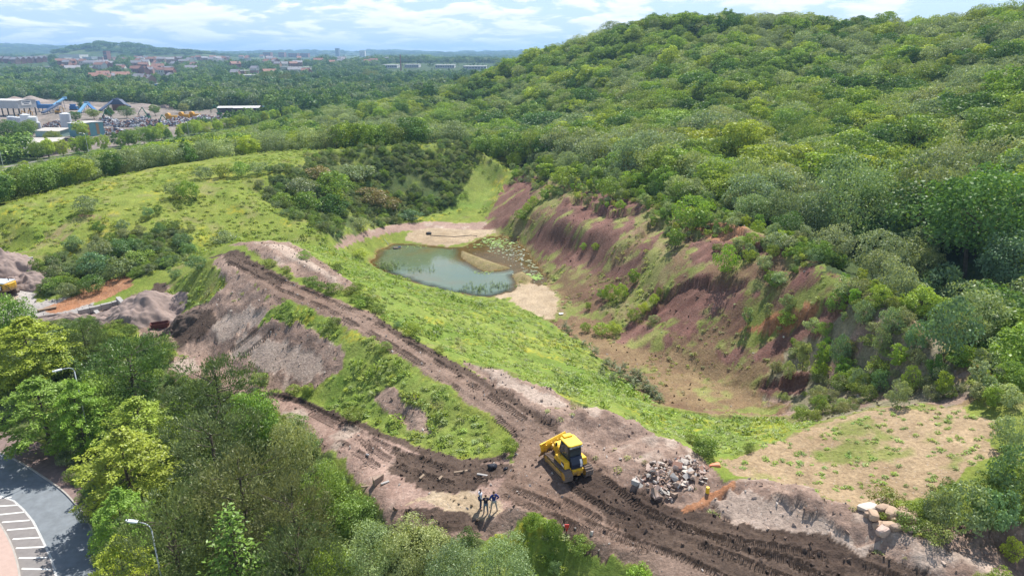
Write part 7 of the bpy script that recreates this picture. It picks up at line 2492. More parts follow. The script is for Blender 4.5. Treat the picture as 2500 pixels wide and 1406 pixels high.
MB().box(-1.70, -.95, 2.56, 2.70, 1.382, 1.46).build('blade_edge', M['dozer_yellow'], blade)
MB().box(-1.68, 1.68, 2.72, 2.80, .16, .30).build('cutting_edge', M['mud_steel'], blade)
for x in (-1.1, -.4, .4, 1.1):
    MB().box(x - .05, x + .05, 2.40, 2.52, .36, 1.25).build('blade_rib', M['dozer_yellow'], blade)
MB().prism([(1.8, .75), (2.42, .62), (2.42, 1.15), (1.9, 1.05)], 'x', -.34, .34).build('blade_mount', M['dozer_yellow'], dozer)
blade.matrix_local = Matrix.Translation((0, 2.45, 0)) @ Matrix.Rotation(R(18), 4, 'Z') @ Matrix.Translation((0, -2.45, .16))

# ------------------------------------------------------------------ the excavator at the left edge of the frame
ex_p = hit(6, 722)
ex = empty('excavator', (ex_p[0] - .4, ex_p[1] + .4, gz1(ex_p[0], ex_p[1]) - .02), R(-8), 'yellow tracked excavator half cut off by the frame edge beside the gravel heap', 'excavator')
for s in (-1, 1):
    tk = MB().prism([(-2.0, .12), (-1.7, 0), (1.7, 0), (2.0, .12), (2.15, .48), (1.9, .86), (-1.9, .86), (-2.15, .48)], 'y', s * 1.15 - .3, s * 1.15 + .3).build('track', M['steel_track'], ex, .03)
    pd = MB()
    for i in range(22):
        pd.box(-.05, .05, s * 1.15 - .31, s * 1.15 + .31, .86, .93, at=(-1.85 + i * .176, 0, 0))
    pd.build('track_shoes', M['steel_track'], tk)['kind'] = 'stuff'
MB().tube((0, 0, .8), (0, 0, 1.05), .75, .75, 16).build('turntable', M['cat_black'], ex)
up = MB().prism([(-2.6, -1.35), (1.35, -1.35), (2.1, -1.15), (2.35, -.6), (2.35, .6), (2.1, 1.15), (1.35, 1.35), (-2.6, 1.35)], 'z', 1.05, 2.25).build('engine_housing', M['cat_yellow'], ex, .06)
pl_ = MB().box(.15, 1.75, -1.40, -1.353, 1.25, 2.12).build('name_plate', M['cat_black'], ex)
text('CAT', .78, 'decal_white', pl_, Matrix.Translation((.95, -1.405, 1.67)) @ Matrix.Rotation(pi / 2, 4, 'X'), ext=.006)
MB().add([(.68, -1.412, 1.36), (1.18, -1.412, 1.36), (.93, -1.412, 1.60)], [[0, 1, 2]]).build('logo_triangle', M['cat_yellow'], pl_)
MB().box(-1.2, 2.0, -1.15, 1.2, 2.26, 2.46).build('engine_cover', M['silo'], ex, .05)
MB().tube((1.4, .5, 2.4), (1.4, .5, 2.95), .07, .07, 8).build('exhaust_pipe', M['exhaust'], ex)
cb_ = MB().prism([(-2.5, 1.3), (-2.6, 2.1), (-2.2, 3.2), (-1.1, 3.2), (-.95, 1.3)], 'y', -1.32, -.3).build('cab', M['cat_black'], ex, .04)
MB().box(-2.2, -1.15, -1.35, -1.325, 2.1, 3.0).build('side_window', M['cab_glass'], cb_)
MB().path([(-2.0, .2, 1.8), (-3.6, .2, 4.3), (-5.6, .2, 4.6)], .30, 6).build('boom', M['cat_yellow'], ex)
MB().path([(-5.6, .2, 4.6), (-7.4, .2, 2.0)], .22, 6).build('stick', M['cat_yellow'], ex)
MB().prism([(-7.7, 1.9), (-7.0, 2.0), (-6.9, 1.1), (-7.6, .7), (-8.1, 1.2)], 'y', -.45, .85).build('bucket', M['cat_black'], ex)
rl_ = MB()
rl_.path([(2.2, -1.2, 2.25), (2.75, -1.1, 1.7), (3.0, -1.0, 1.2)], .05, 5)
rl_.build('grab_rail', M['cab_frame'], ex)

# ------------------------------------------------------------------ three people


def skin_body(name, verts, edges, radii, mats, parent, sub=2):
    me = bpy.data.meshes.new(name)
    me.from_pydata(verts, edges, [])
    o = bpy.data.objects.new(name, me)
    col.objects.link(o)
    md = o.modifiers.new('skin', 'SKIN')
    md.use_smooth_shade = True
    for i, r in enumerate(radii):
        sv = me.skin_vertices[0].data[i]
        sv.radius = (r, r) if not isinstance(r, tuple) else r
        sv.use_root = (i == 0)
    ms = o.modifiers.new('subsurf', 'SUBSURF')
    ms.levels = sub
    ms.render_levels = sub
    dg = bpy.context.evaluated_depsgraph_get()
    ev = o.evaluated_get(dg)
    m2 = bpy.data.meshes.new_from_object(ev)
    m2.name = name
    bpy.data.objects.remove(o)
    for m in mats:
        m2.materials.append(m)
    p = link_mesh(name, m2, parent)
    return p


def person(px, py, z0, facing, H, label, top, trousers, hair, stance, sleeves, arms):
    x, y, _ = P(px, py, z0)
    zz = gz1(x, y)
    o = empty('person', (x, y, zz), facing, label, 'person', 'people talking beside the haul road')
    k = H / 1.78
    sx = .10 + stance * .10
    J = {'pelvis': (0, 0, .94), 'waist': (0, .005, 1.08), 'chest': (0, .0, 1.32), 'neck': (0, .015, 1.49), 'head': (0, .03, 1.60), 'crown': (0, .02, 1.72),
         'hipL': (-.095, 0, .90), 'kneeL': (-sx * .95, .03 + stance * .05, .49), 'ankL': (-sx * 1.15, -.02 + stance * .10, .09), 'toeL': (-sx * 1.2, .15 + stance * .1, .035),
         'hipR': (.095, 0, .90), 'kneeR': (sx * .95, .02 - stance * .03, .49), 'ankR': (sx * 1.2, -.03 - stance * .10, .09), 'toeR': (sx * 1.25, .14 - stance * .1, .035),
         'shL': (-.19, 0, 1.42), 'shR': (.19, 0, 1.42)}
    if arms == 'folded':
        J.update(elL=(-.27, .10, 1.15), wrL=(-.05, .24, 1.20), elR=(.27, .10, 1.15), wrR=(.06, .23, 1.17))
    elif arms == 'hips':
        J.update(elL=(-.38, -.06, 1.18), wrL=(-.22, .05, 1.00), elR=(.38, -.06, 1.18), wrR=(.22, .05, 1.00))
    else:
        J.update(elL=(-.26, -.02, 1.13), wrL=(-.24, .10, .89), elR=(.26, -.02, 1.13), wrR=(.22, .16, .93))
    J = {a: tuple(c * k for c in b) for a, b in J.items()}
    names = list(J)
    E = [('pelvis', 'waist'), ('waist', 'chest'), ('chest', 'neck'), ('neck', 'head'), ('head', 'crown'), ('pelvis', 'hipL'), ('hipL', 'kneeL'), ('kneeL', 'ankL'), ('ankL', 'toeL'), ('pelvis', 'hipR'), ('hipR', 'kneeR'), ('kneeR', 'ankR'), ('ankR', 'toeR'),
         ('chest', 'shL'), ('shL', 'elL'), ('elL', 'wrL'), ('chest', 'shR'), ('shR', 'elR'), ('elR', 'wrR')]
    rad = dict(pelvis=(.15, .11), waist=(.135, .10), chest=(.155, .11), neck=.055, head=.088, crown=.075, hipL=.088, hipR=.088, kneeL=.058, kneeR=.058, ankL=.042, ankR=.042, toeL=.035, toeR=.035, shL=.066, shR=.066, elL=.044, elR=.044, wrL=.030, wrR=.030)
    V = [J[n_] for n_ in names]
    Rr = [tuple(q * k for q in rad[n_]) if isinstance(rad[n_], tuple) else rad[n_] * k for n_ in names]
    Ei = [(names.index(a), names.index(b)) for a, b in E]
    # fingers: five short chains out of each palm
    for w, el in (('wrL', 'elL'), ('wrR', 'elR')):
        wv, ev = Vector(J[w]), Vector(J[el])
        d = (wv - ev).normalized()
        s = d.cross(Vector((0, 0, 1)))
        if s.length < .1:
            s = Vector((1, 0, 0))
        s.normalize()
        u = s.cross(d)
        palm = wv + d * .085 * k
        V.append(tuple(palm)); Rr.append((.040 * k, .020 * k))
        pi_ = len(V) - 1
        Ei.append((names.index(w), pi_))
        for j, (off, ln) in enumerate([(-.030, .075), (-.010, .085), (.010, .08), (.030, .062)]):
            a = palm + s * off * k + d * .02 * k
            b = a + d * ln * .55 * k - u * .006 * k
            c = b + d * ln * .40 * k - u * .026 * k
            n0 = len(V)
            V += [tuple(a), tuple(b), tuple(c)]
            Rr += [.010 * k, .009 * k, .008 * k]
            Ei += [(pi_, n0), (n0, n0 + 1), (n0 + 1, n0 + 2)]
        a = wv + d * .035 * k - s * .028 * k
        b = a + (d * .035 - s * .035) * k
        c = b + (d * .030 - s * .008) * k
        n0 = len(V)
        V += [tuple(a), tuple(b), tuple(c)]
        Rr += [.012 * k, .011 * k, .009 * k]
        Ei += [(names.index(w), n0), (n0, n0 + 1), (n0 + 1, n0 + 2)]
    body = skin_body('body', V, Ei, Rr, [M['skin']], o, 1)
    # clothes: close shells over torso and legs
    def shell(nm, js, es, grow, mat, over=None):
        r2 = {n_: (tuple(q * k + grow for q in rad[n_]) if isinstance(rad[n_], tuple) else rad[n_] * k + grow) for n_ in js}
        if over:
            r2.update(over)
        return skin_body(nm, [J[n_] for n_ in js], [(js.index(a), js.index(b)) for a, b in es], [r2[n_] for n_ in js], [mat], o, 2)
    mid = {n_: tuple((a + b) / 2 for a, b in zip(J[p_], J[q_])) for n_, p_, q_ in (('uaL', 'shL', 'elL'), ('uaR', 'shR', 'elR'))}
    J.update(mid)
    rad.update(uaL=.056, uaR=.056)
    arms_j = ['shL', 'uaL', 'shR', 'uaR'] + (['elL', 'wrL', 'elR', 'wrR'] if sleeves == 'long' else [])
    arms_e = [('chest', 'shL'), ('shL', 'uaL'), ('chest', 'shR'), ('shR', 'uaR')] + ([('uaL', 'elL'), ('elL', 'wrL'), ('uaR', 'elR'), ('elR', 'wrR')] if sleeves == 'long' else [])
    if sleeves == 'vest':
        J.update(slL=J['elL'], slR=J['elR'], s2L=J['wrL'], s2R=J['wrR'])
        shell('shirt', ['chest', 'shL', 'uaL', 'elL', 'wrL', 'shR', 'uaR', 'elR', 'wrR'], [('chest', 'shL'), ('shL', 'uaL'), ('uaL', 'elL'), ('elL', 'wrL'), ('chest', 'shR'), ('shR', 'uaR'), ('uaR', 'elR'), ('elR', 'wrR')], .014, M['shirt_pale'])
        shell('vest', ['pelvis', 'waist', 'chest', 'neck', 'shL', 'shR'], [('pelvis', 'waist'), ('waist', 'chest'), ('chest', 'neck'), ('chest', 'shL'), ('chest', 'shR')], .024, M[top], {'neck': .066 * k, 'shL': .078 * k, 'shR': .078 * k})
    else:
        shell('top', ['pelvis', 'waist', 'chest', 'neck'] + arms_j, [('pelvis', 'waist'), ('waist', 'chest'), ('chest', 'neck')] + arms_e, .020, M[top], {'neck': .064 * k})
    shell('trousers', ['pelvis', 'hipL', 'kneeL', 'ankL', 'hipR', 'kneeR', 'ankR'], [('pelvis', 'hipL'), ('hipL', 'kneeL'), ('kneeL', 'ankL'), ('pelvis', 'hipR'), ('hipR', 'kneeR'), ('kneeR', 'ankR')], .014, M[trousers], {'ankL': .055 * k, 'ankR': .055 * k})
    for s in ('L', 'R'):
        a, t = Vector(J['ank' + s]), Vector(J['toe' + s])
        skin_body('shoe', [tuple(a + Vector((0, -.05, -.045))), tuple(a + Vector((0, .03, -.04))), tuple(t)], [(0, 1), (1, 2)], [.046, .050, .040], [M['shoe']], o, 2)
    # hair cap and face
    bm = bmesh.new()
    bmesh.ops.create_uvsphere(bm, u_segments=14, v_segments=10, radius=1.0)
    for q in list(bm.verts):
        if q.co.z < -.25 or (q.co.y > .55 and q.co.z < .45):
            bm.verts.remove(q)
    me = bpy.data.meshes.new('hair')
    bm.to_mesh(me)
    bm.free()
    me.materials.append(M[hair])
    h = link_mesh('hair', me, body)
    h.location = Vector(J['head']) + Vector((0, -.012, .055)) * k
    h.scale = (.098 * k, .112 * k, .105 * k)
    hd = Vector(J['head'])
    MB().prism([(-.012, 0), (.012, 0), (0, .03)], 'z', -.02, .025).build('nose', M['skin'], body).location = hd + Vector((0, .088, .02)) * k
    for s in (-1, 1):
        MB().tube((0, 0, 0), (0, .01, 0), .012, .010, 8).build('eye', M['cab_frame'], body).location = hd + Vector((.034 * s, .082, .045)) * k
        MB().box(-.01, .01, -.02, .02, -.03, .03).build('ear', M['skin'], body, .006).location = hd + Vector((.092 * s, .0, .02)) * k
    MB().box(-.024, .024, -.004, .006, -.004, .004).build('mouth', M['rust_red'], body).location = hd + Vector((0, .086, -.03)) * k
    return o


person(1173, 1231, 0, R(-75), 1.84, 'person in a dark navy vest over a pale shirt and blue jeans, facing the others', 'navy_cloth', 'jeans', 'hair', .15, 'vest', 'down')
person(1186, 1239, 0, R(8), 1.72, 'person in dark short-sleeved top and grey-blue jeans, in the middle with back turned', 'dark_cloth', 'grey_jeans', 'hair', .35, 'short', 'folded')
person(1206, 1236, 0, R(20), 1.80, 'person in a royal blue jumper and pale grey trousers, standing astride nearest the bulldozer', 'royal_cloth', 'pale_trousers', 'hair', .9, 'long', 'hips')

# ------------------------------------------------------------------ stones and rubble


def stone_mesh(name, seed, box=(1, .8, .6), n=16, mat=None, bev=.06, blocky=.5):
    rng = np.random.default_rng(seed)
    bm = bmesh.new()
    pts = []
    for i in range(n):
        d = rng.uniform(-1, 1, 3)
        if rng.random() < blocky:
            d = np.sign(d) * rng.uniform(.75, 1.0, 3)
        else:
            d /= np.linalg.norm(d)
        pts.append(bm.verts.new(d * np.array(box) * .5))
    bmesh.ops.convex_hull(bm, input=bm.verts[:])
    for v in [v for v in bm.verts if not v.link_faces]:
        bm.verts.remove(v)
    if bev:
        bmesh.ops.bevel(bm, geom=bm.edges[:], offset=bev, segments=1, affect='EDGES', clamp_overlap=True)
    bmesh.ops.recalc_face_normals(bm, faces=bm.faces[:])
    me = bpy.data.meshes.new(name)
    bm.to_mesh(me)
    bm.free()
    if mat:
        me.materials.append(mat)
    return me


def on_ground(px, py):
    x, y, z = hit(px, py)
    return Vector((x, y, gz1(x, y)))


rc = on_ground(1635, 1180)
rub = empty('rubble_heap', rc, 0, 'heap of broken concrete and brick rubble beside the haul road, right of the bulldozer', 'rubble heap')
RUB = [stone_mesh('concrete_chunk', 900 + i, ((1, .8, .5), (1, .9, .22), (1.2, .45, .3), (.8, .7, .6), (1.1, .8, .16), (1, .5, .45))[i % 6], 14, M[('block_grey', 'block_pale', 'block_pink', 'block_brown', 'block_grey', 'block_pink', 'block_brown', 'block_red', 'block_pale', 'block_pink', 'block_grey', 'block_brown')[i]], .03, .7) for i in range(12)]
rng = random.Random(5)
outl = np.array([tuple(on_ground(px, py))[:2] for px, py in [(1540, 1185), (1560, 1160), (1590, 1128), (1625, 1115), (1690, 1118), (1730, 1140), (1725, 1175), (1690, 1195), (1660, 1205), (1655, 1220), (1610, 1222), (1575, 1205)]])
bb0, bb1 = outl.min(0), outl.max(0)
got = 0
ctr = outl.mean(0)
while got < 300:
    x, y = rng.uniform(bb0[0], bb1[0]), rng.uniform(bb0[1], bb1[1])
    if not inside(outl, np.array([x]), np.array([y]))[0]:
        continue
    e = float(edge_dist(outl, np.array([x]), np.array([y]))[0])
    big = rng.random() < .16
    s = rng.uniform(.5, .9) if big else rng.uniform(.16, .48)
    lift = min(e, 1.6) * .34 * rng.uniform(.2, 1.0)
    c = link_mesh('concrete_chunk', RUB[rng.randrange(12)], rub)
    c.location = Vector((x, y, gz1(x, y) + lift + s * .06)) - rc
    c.scale = (s, s * rng.uniform(.8, 1.2), s)
    c.rotation_euler = (rng.uniform(-.7, .7), rng.uniform(-.7, .7), rng.uniform(0, 6.3))
    got += 1

def round_stone(name, seed, box, mat):
    rng = np.random.default_rng(seed)
    bm = bmesh.new()
    bmesh.ops.create_icosphere(bm, subdivisions=2, radius=1.0)
    off = rng.uniform(0, 50, 2)
    for v in bm.verts:
        d = np.array(v.co)
        p = np.sign(d) * np.abs(d) ** .55
        k = 1 + .55 * (float(fbm(d[0] * 1.1 + off[0] + d[2], d[1] * 1.1 + off[1], 3, seed)) - .5)
        cut = min(1.0, .93 / max(abs(float(d @ np.array((.6, .5, .62)))), 1e-3)) if seed % 2 else 1.0
        v.co = Vector(p * np.array(box) * .5 * k * cut)
    me = bpy.data.meshes.new(name)
    bm.to_mesh(me)
    bm.free()
    me.materials.append(mat)
    return me


BOULD = [(2118, 1243, 46, 34, .5, 0, 'flat pale slab at the edge of the boulder pile towards the planted slope', 'block_pale'), (2146, 1240, 54, 24, .1, 1, 'long sandstone boulder along the back of the boulder pile', 'sandstone'), (2198, 1250, 34, 26, .7, 2, 'rounded sandstone boulder at the back corner of the pile beside the bush', 'sandstone'),
         (2130, 1262, 26, 34, 1.3, 3, 'upright sandstone boulder at the haul road side of the pile', 'sandstone'), (2152, 1252, 32, 24, .4, 4, 'wedge of sandstone on top of the boulder pile', 'sandstone_b'), (2172, 1260, 38, 24, .9, 5, 'long sandstone boulder leaning across the middle of the pile', 'sandstone'),
         (2204, 1272, 48, 44, -.6, 6, 'biggest sandstone boulder, flat-topped, at the lower end of the pile', 'sandstone_b'), (2186, 1270, 26, 22, .2, 7, 'sandstone block wedged behind the biggest boulder', 'sandstone'), (2146, 1278, 24, 20, .3, 8, 'small sandstone boulder at the foot of the upright one', 'sandstone'),
         (2170, 1284, 34, 16, -.2, 9, 'low long sandstone boulder at the foot of the pile', 'sandstone'), (2156, 1296, 34, 20, .5, 10, 'half-buried sandstone boulder below the pile', 'block_pink'), (2216, 1260, 34, 34, -.8, 11, 'sandstone boulder tucked against the bush', 'sandstone'), (2226, 1296, 22, 20, .1, 12, 'half-buried stone below the biggest boulder', 'block_pink'), (2120, 1258, 20, 16, .1, 13, 'small stone between the pale slab and the upright boulder', 'sandstone_b'), (2185, 1292, 26, 22, .3, 14, 'half-buried block at the toe of the boulder pile', 'block_brown')]
for px, py, w, h, rz, i, lab, mt in BOULD:
    p = on_ground(px, py + 4)
    k = (p.y * CP - (p.z - CAM_H) * SP) / F
    o = link_mesh('boulder', round_stone('boulder', 950 + i, (1.0, .62, .26 if i == 0 else .54), M[mt]))
    o.location = p + Vector((0, 0, h * k * (.28 if i not in (4, 5) else .62)))
    s = max(w, h) * k * 1.22
    o.scale = (s, s * .9, s)
    o.rotation_euler = (rng.uniform(-.2, .2), rng.uniform(-.15, .15), rz)
    tag(o, lab, 'boulder', 'boulders piled beside the planted slope')

# loose stones and clods, too many to count
STONE = [stone_mesh('stone', 980 + i, ((1, .8, .5), (1, .6, .6), (1, .9, .3))[i % 3], 12, None, 0, .3) for i in range(5)]


def stone_mat(name):
    m, t, out = new_mat(name)
    b = N(t, 'ShaderNodeBsdfPrincipled', ins={'Roughness': .92, 'Specular IOR Level': .2})
    a = attr(t, 'tint', 'INSTANCER')
    t.links.new(a.outputs['Color'], b.inputs['Base Color'])
    t.links.new(b.outputs[0], out.inputs[0])
    return m


_sm = stone_mat('loose_stone')
for s_ in STONE:
    s_.materials.append(_sm)


def pebbles(name, label, box, step, seed, kinds, smin, smax, colmul, keep, sink=.1, pale=0.0, patch=None):
    x, y, rg = jitter(*box, step, seed, .98)
    z, c, g, ki = ground_parts(x, y)
    m = np.isin(ki, [KIX[k] for k in kinds]) & (rg.random(len(x)) < keep) & in_frame(x, y, z, 20)
    if patch:
        m &= rg.random(len(x)) < smooth(patch[1], patch[2], fbm(x / patch[0], y / patch[0], 3, seed))
    x, y, z, c = x[m], y[m], z[m], c[m]
    n = len(x)
    s = smin + (smax - smin) * rg.random(n) ** 3
    T = c * colmul * (1 + rg.uniform(-.25, .25, (n, 1)))
    if pale:
        pk = rg.random(n) < pale
        T[pk] = np.array((.42, .37, .33)) * (1 + rg.uniform(-.25, .2, (pk.sum(), 1)))
    scatter(name, STONE, np.stack([x, y, z + s * sink], -1), np.stack([s, s * rg.uniform(.7, 1.2, n), s * rg.uniform(.7, 1.2, n)], -1), rg.uniform(0, 6.3, (n, 3)), T, rg.integers(0, 5, n), label)
    print(name, n)


pebbles('soil_clods', 'dark clods of freshly pushed soil', (-50, 55, 30, 105), .42, 91, ('dark_soil',), .08, .42, 1.35, .62)
pebbles('spoil_stones', 'stones and lumps on the bare spoil', (-60, 60, 30, 112), .55, 92, ('grey_spoil', 'pale_soil', 'brown_soil'), .07, .42, 1.05, .45, pale=.28)
pebbles('lane_stones', 'broken brick and stone along the stockyard lane', (-60, 20, 35, 100), .60, 93, ('lane', 'tan', 'yard'), .08, .50, .95, .40, pale=.3, patch=(4, .45, .6))
pebbles('bank_stones', 'stones on the gravelly bank below the rim', (20, 70, 50, 110), .7, 96, ('scrub_bank',), .1, .5, 1.2, .5, pale=.25)
pebbles('slope_stones', 'stones fallen down the red quarry face', (0, 70, 60, 200), 1.0, 94, ('marl', 'orange', 'floor'), .12, .60, 1.1, .35, pale=.12)
pebbles('gravel', 'gravel of the heap by the excavator', (-90, -60, 80, 125), .7, 95, ('pale_soil', 'yard'), .1, .5, .9, .5, pale=.3)

# ------------------------------------------------------------------ smaller things


def put(o, px, py, lab, cat, rz=0, grp=None, lift=0.0):
    o.location = on_ground(px, py) + Vector((0, 0, lift))
    o.rotation_euler[2] = rz
    tag(o, lab, cat, grp)
    return o


def tyre_mesh(name, r, w, mat):
    n, k = 22, 8
    v, f = [], []
    for i in range(n):
        a = 2 * pi * i / n
        for j in range(k):
            b = 2 * pi * j / k
            q = r - w * .55 + w * .55 * cos(b)
            v.append((q * cos(a), q * sin(a), w * .5 * sin(b)))
    for i in range(n):
        for j in range(k):
            f.append([i * k + j, ((i + 1) % n) * k + j, ((i + 1) % n) * k + (j + 1) % k, i * k + (j + 1) % k])
    return mesh_from(name, v, np.array(f), [mat], smooth_=True)


_ty = plain('old_tyre', (.12, .10, .085), .85)
x, y, _ = P(1322, 624, -11.95)
o = tag(link_mesh('tyre', tyre_mesh('tyre', .62, .42, _ty)), 'muddy tyre lying among the floating weed at the pond inlet', 'tyre')
o.location = (x, y, -11.88)
o = put(link_mesh('tyre', tyre_mesh('tyre', .75, .45, M['black_rubber'])), 1047, 571, 'black tyre on the sandy flat beside the pond', 'tyre', lift=.2)
x, y, _ = P(970, 606, -11.95)
o = empty('debris_raft', (x, y, -11.98), .3, 'half-sunken raft of brown debris with a blue rag in the pond', 'debris')
link_mesh('tyre', tyre_mesh('tyre', .8, .5, _ty), o).location = (-.3, 0, .08)
for i in range(9):
    b = MB().tube((-.9 + .2 * i, -.5, .1), (-.6 + .22 * i, .5 - .1 * (i % 3), .3), .06, .05, 6).build('branch', M['timber'], o)
MB().box(-.3, .4, -.3, .3, .25, .40).build('rag', M['jeans'], o, .05).location.x = .5
o = put(MB().tube((0, 0, 0), (-1.0, .2, 1.5), .07, .05, 6).build('pole', M['silo_white']), 949, 597, 'pale leaning pole on the bank at the near end of the pond', 'pole')
hs_ = [(1050, 575), (1075, 577), (1110, 579), (1150, 578), (1165, 580)]
h0 = on_ground(*hs_[0])
o = MB().path([tuple(on_ground(*q) - h0 + Vector((0, 0, .06))) for q in hs_], .09, 6).build('hose', M['black_rubber'])
o.location = h0
tag(o, 'black hose running from the black tyre over the sandy flat', 'hose')
# black bags, timber and slabs by the junction
for px, py, s, lab in [(1203, 1144, .62, 'bigger black plastic bag lying on the dark soil behind the people'), (1235, 1147, .34, 'smaller black plastic bag lying on the dark soil behind the people')]:
    o = put(link_mesh('plastic_bag', stone_mesh('plastic_bag', int(px), (1.4, .8, .7), 24, M['black_bag'], .12, .2)), px, py, lab, 'bag', .3, lift=s * .25)
    o.scale = (s, s, s)
for px, py, L, a, lab in [(1178, 1160, 1.3, -.3, 'grey bent sheet lying before the black bags'), (1125, 1152, 1.6, .25, 'brown timber baulk lying on the dark soil'), (1030, 1168, .9, 1.1, 'short timber stump at the edge of the pit in the dark soil'), (1075, 1168, .8, 1.2, 'upright timber stump beside the pit in the dark soil'), (895, 1188, 1.2, .2, 'plank at the tree side of the stockyard lane'), (895, 1225, 1.6, .6, 'log lying beside the willow at the lane'), (940, 1180, 1.0, .6, 'pale slab on the rubble edge of the lane')]:
    L *= .75
    o = put(MB().box(-L / 2, L / 2, -.10, .10, 0, .12).build('timber', M['timber' if 'slab' not in lab and 'sheet' not in lab else 'block_grey'], bevel=.03), px, py, lab, 'timber', a, lift=.03)
    o.rotation_euler[0] = .15
o = put(link_mesh('brown_block', stone_mesh('brown_block', 77, (1, .7, .7), 18, M['block_brown'], .05, .8)), 926, 1178, 'reddish brown block standing at the rubble edge of the lane', 'block', .4, lift=.2)
o = put(link_mesh('litter', stone_mesh('litter', 78, (.35, .3, .3), 10, M['white_plastic'], .02, .5)), 897, 1112, 'small white scrap on the tread marks of the stockyard lane', 'litter', lift=.1)
o = put(link_mesh('white_slab', stone_mesh('white_slab', 79, (.9, .6, .3), 12, M['white_plastic'], .02, .8)), 1370, 768, 'white slab lying in the ditch below the pond', 'slab', .2, lift=.1)
o = put(MB().tube((0, 0, 0), (0, 0, .5), .16, .14, 10).build('bollard', M['yellow_plastic']), 1727, 1202, 'small yellow post at the end of the rubble heap', 'post')
o = put(MB().tube((0, 0, 0), (.1, 0, .55), .05, .05, 6).box(-.16, .18, -.03, .03, .35, .62).build('marker_flag', M['red_plastic']), 1383, 1296, 'red marker by the grassy bank below the haul road', 'marker')
o = put(link_mesh('litter', stone_mesh('litter', 81, (1.2, .7, .3), 14, M['orange_net'], .03, .2)), 1745, 1136, 'crumpled orange netting above the rubble heap', 'netting', lift=.1)
# open skip
p = on_ground(392, 797)
o = empty('skip', p + Vector((0, 0, -.25)), R(24), 'rusty dark red open skip half buried beside the grey spoil', 'skip')
out_ = [(-1.9, -.95), (1.5, -.95), (1.9, 0), (1.5, .95), (-1.9, .95)]
o.scale = (.68, .68, .68)
sk = MB()
n = len(out_)
vo = [(a, b, 1.35) for a, b in out_] + [(a * .82, b * .80, 0) for a, b in out_]
vi = [(a * .95, b * .93, 1.35) for a, b in out_] + [(a * .78, b * .74, .12) for a, b in out_]
for i in range(n):
    j = (i + 1) % n
    sk.add([vo[i], vo[j], vo[n + j], vo[n + i]], [[0, 1, 2, 3]]).add([vi[i], vi[j], vi[n + j], vi[n + i]], [[3, 2, 1, 0]]).add([vo[i], vo[j], vi[j], vi[i]], [[0, 3, 2, 1]])
sk.add([vi[n + i] for i in range(n)], [list(range(n))])
sk.build('body', M['rust_red'], o)
MB().path([(a, b, 1.37) for a, b in out_ + out_[:1]], .06, 6).build('rim', M['orange_net'] if False else M['rust_red'], o)
# block bays
for (a, b, h, lab) in [((192, 768), (300, 738), .6, 'long low concrete block wall at the back of the stockpile bays'), ((226, 752), (247, 775), .55, 'short concrete wall dividing the stockpile bays'), ((289, 735), (305, 752), .55, 'short concrete wall at the end of the stockpile bays')]:
    A, B = on_ground(*a), on_ground(*b)
    d = B - A
    L = math.hypot(d.x, d.y)
    o = empty('block_wall', A, math.atan2(d.y, d.x), lab, 'wall', 'walls of the stockpile bays')
    nb = max(2, int(L / 1.55))
    bm_ = None
    for i in range(nb):
        if bm_ is None:
            b_ = MB().box(.02, L / nb - .02, -.32, .32, -.3, h).build('concrete_block', M['concrete'], o, .03)
            bm_ = b_.data
        else:
            b_ = link_mesh('concrete_block', bm_, o)
        b_.location = (i * L / nb, rng.uniform(-.04, .04), d.z * i / nb + rng.uniform(-.03, .03))
for nm, px, py, rx, ry, h, mt, lab in [('spoil_heap', 365, 745, 6.0, 5.0, 1.5, 'gravel_b', 'rounded heap of grey-brown spoil beside the skip'), ('spoil_heap', 285, 765, 5.5, 3.6, 1.2, 'gravel_b', 'dug-into heap of grey spoil before the block walls'), ('spoil_heap', 175, 785, 7.5, 2.0, 1.3, 'gravel_b', 'long low bank of grey spoil at the edge of the yard'),
                                       ('gravel_heap', 10, 650, 5.5, 4.5, 3.0, 'gravel_b', 'grey gravel heap behind the yellow excavator'), ('spoil_heap', 80, 690, 4.5, 3.0, 1.6, 'gravel_b', 'half dug spoil heap beside the yellow excavator'), ('spoil_heap', 435, 800, 4.2, 2.6, 1.5, 'mud_heap', 'heap of dark clods beside the skip')]:
    if mt not in M:
        M[mt] = plain(mt, (.085, .060, .047), .95, noise=.35, scale=1.5, bump=.12)
    hm = heap_mesh(nm, rx, ry, h, int(px), M[mt], 60, .95, .75)
    o = put(link_mesh(nm, hm), px, py, lab, 'heap', 0, 'heaps of spoil in the workings')
    co = np.array([v.co for v in hm.vertices])
    zg = gz(co[:, 0] + o.location.x, co[:, 1] + o.location.y) - o.location.z
    co[:, 2] += zg - .10
    hm.vertices.foreach_set('co', co.astype(np.float32).ravel())
# planks in the yard
for px, py, L, lab in [(115, 757, 2.6, 'wooden boards lying on the yard before the orange earth'), (57, 635, 3.0, 'pale concrete beam lying beside the gravel heap')]:
    put(MB().box(-L / 2, L / 2, -.3, .3, 0, .25).build('timber', M['timber' if 'wood' in lab else 'concrete'], bevel=.03), px, py, lab, 'timber', .7, lift=.05)
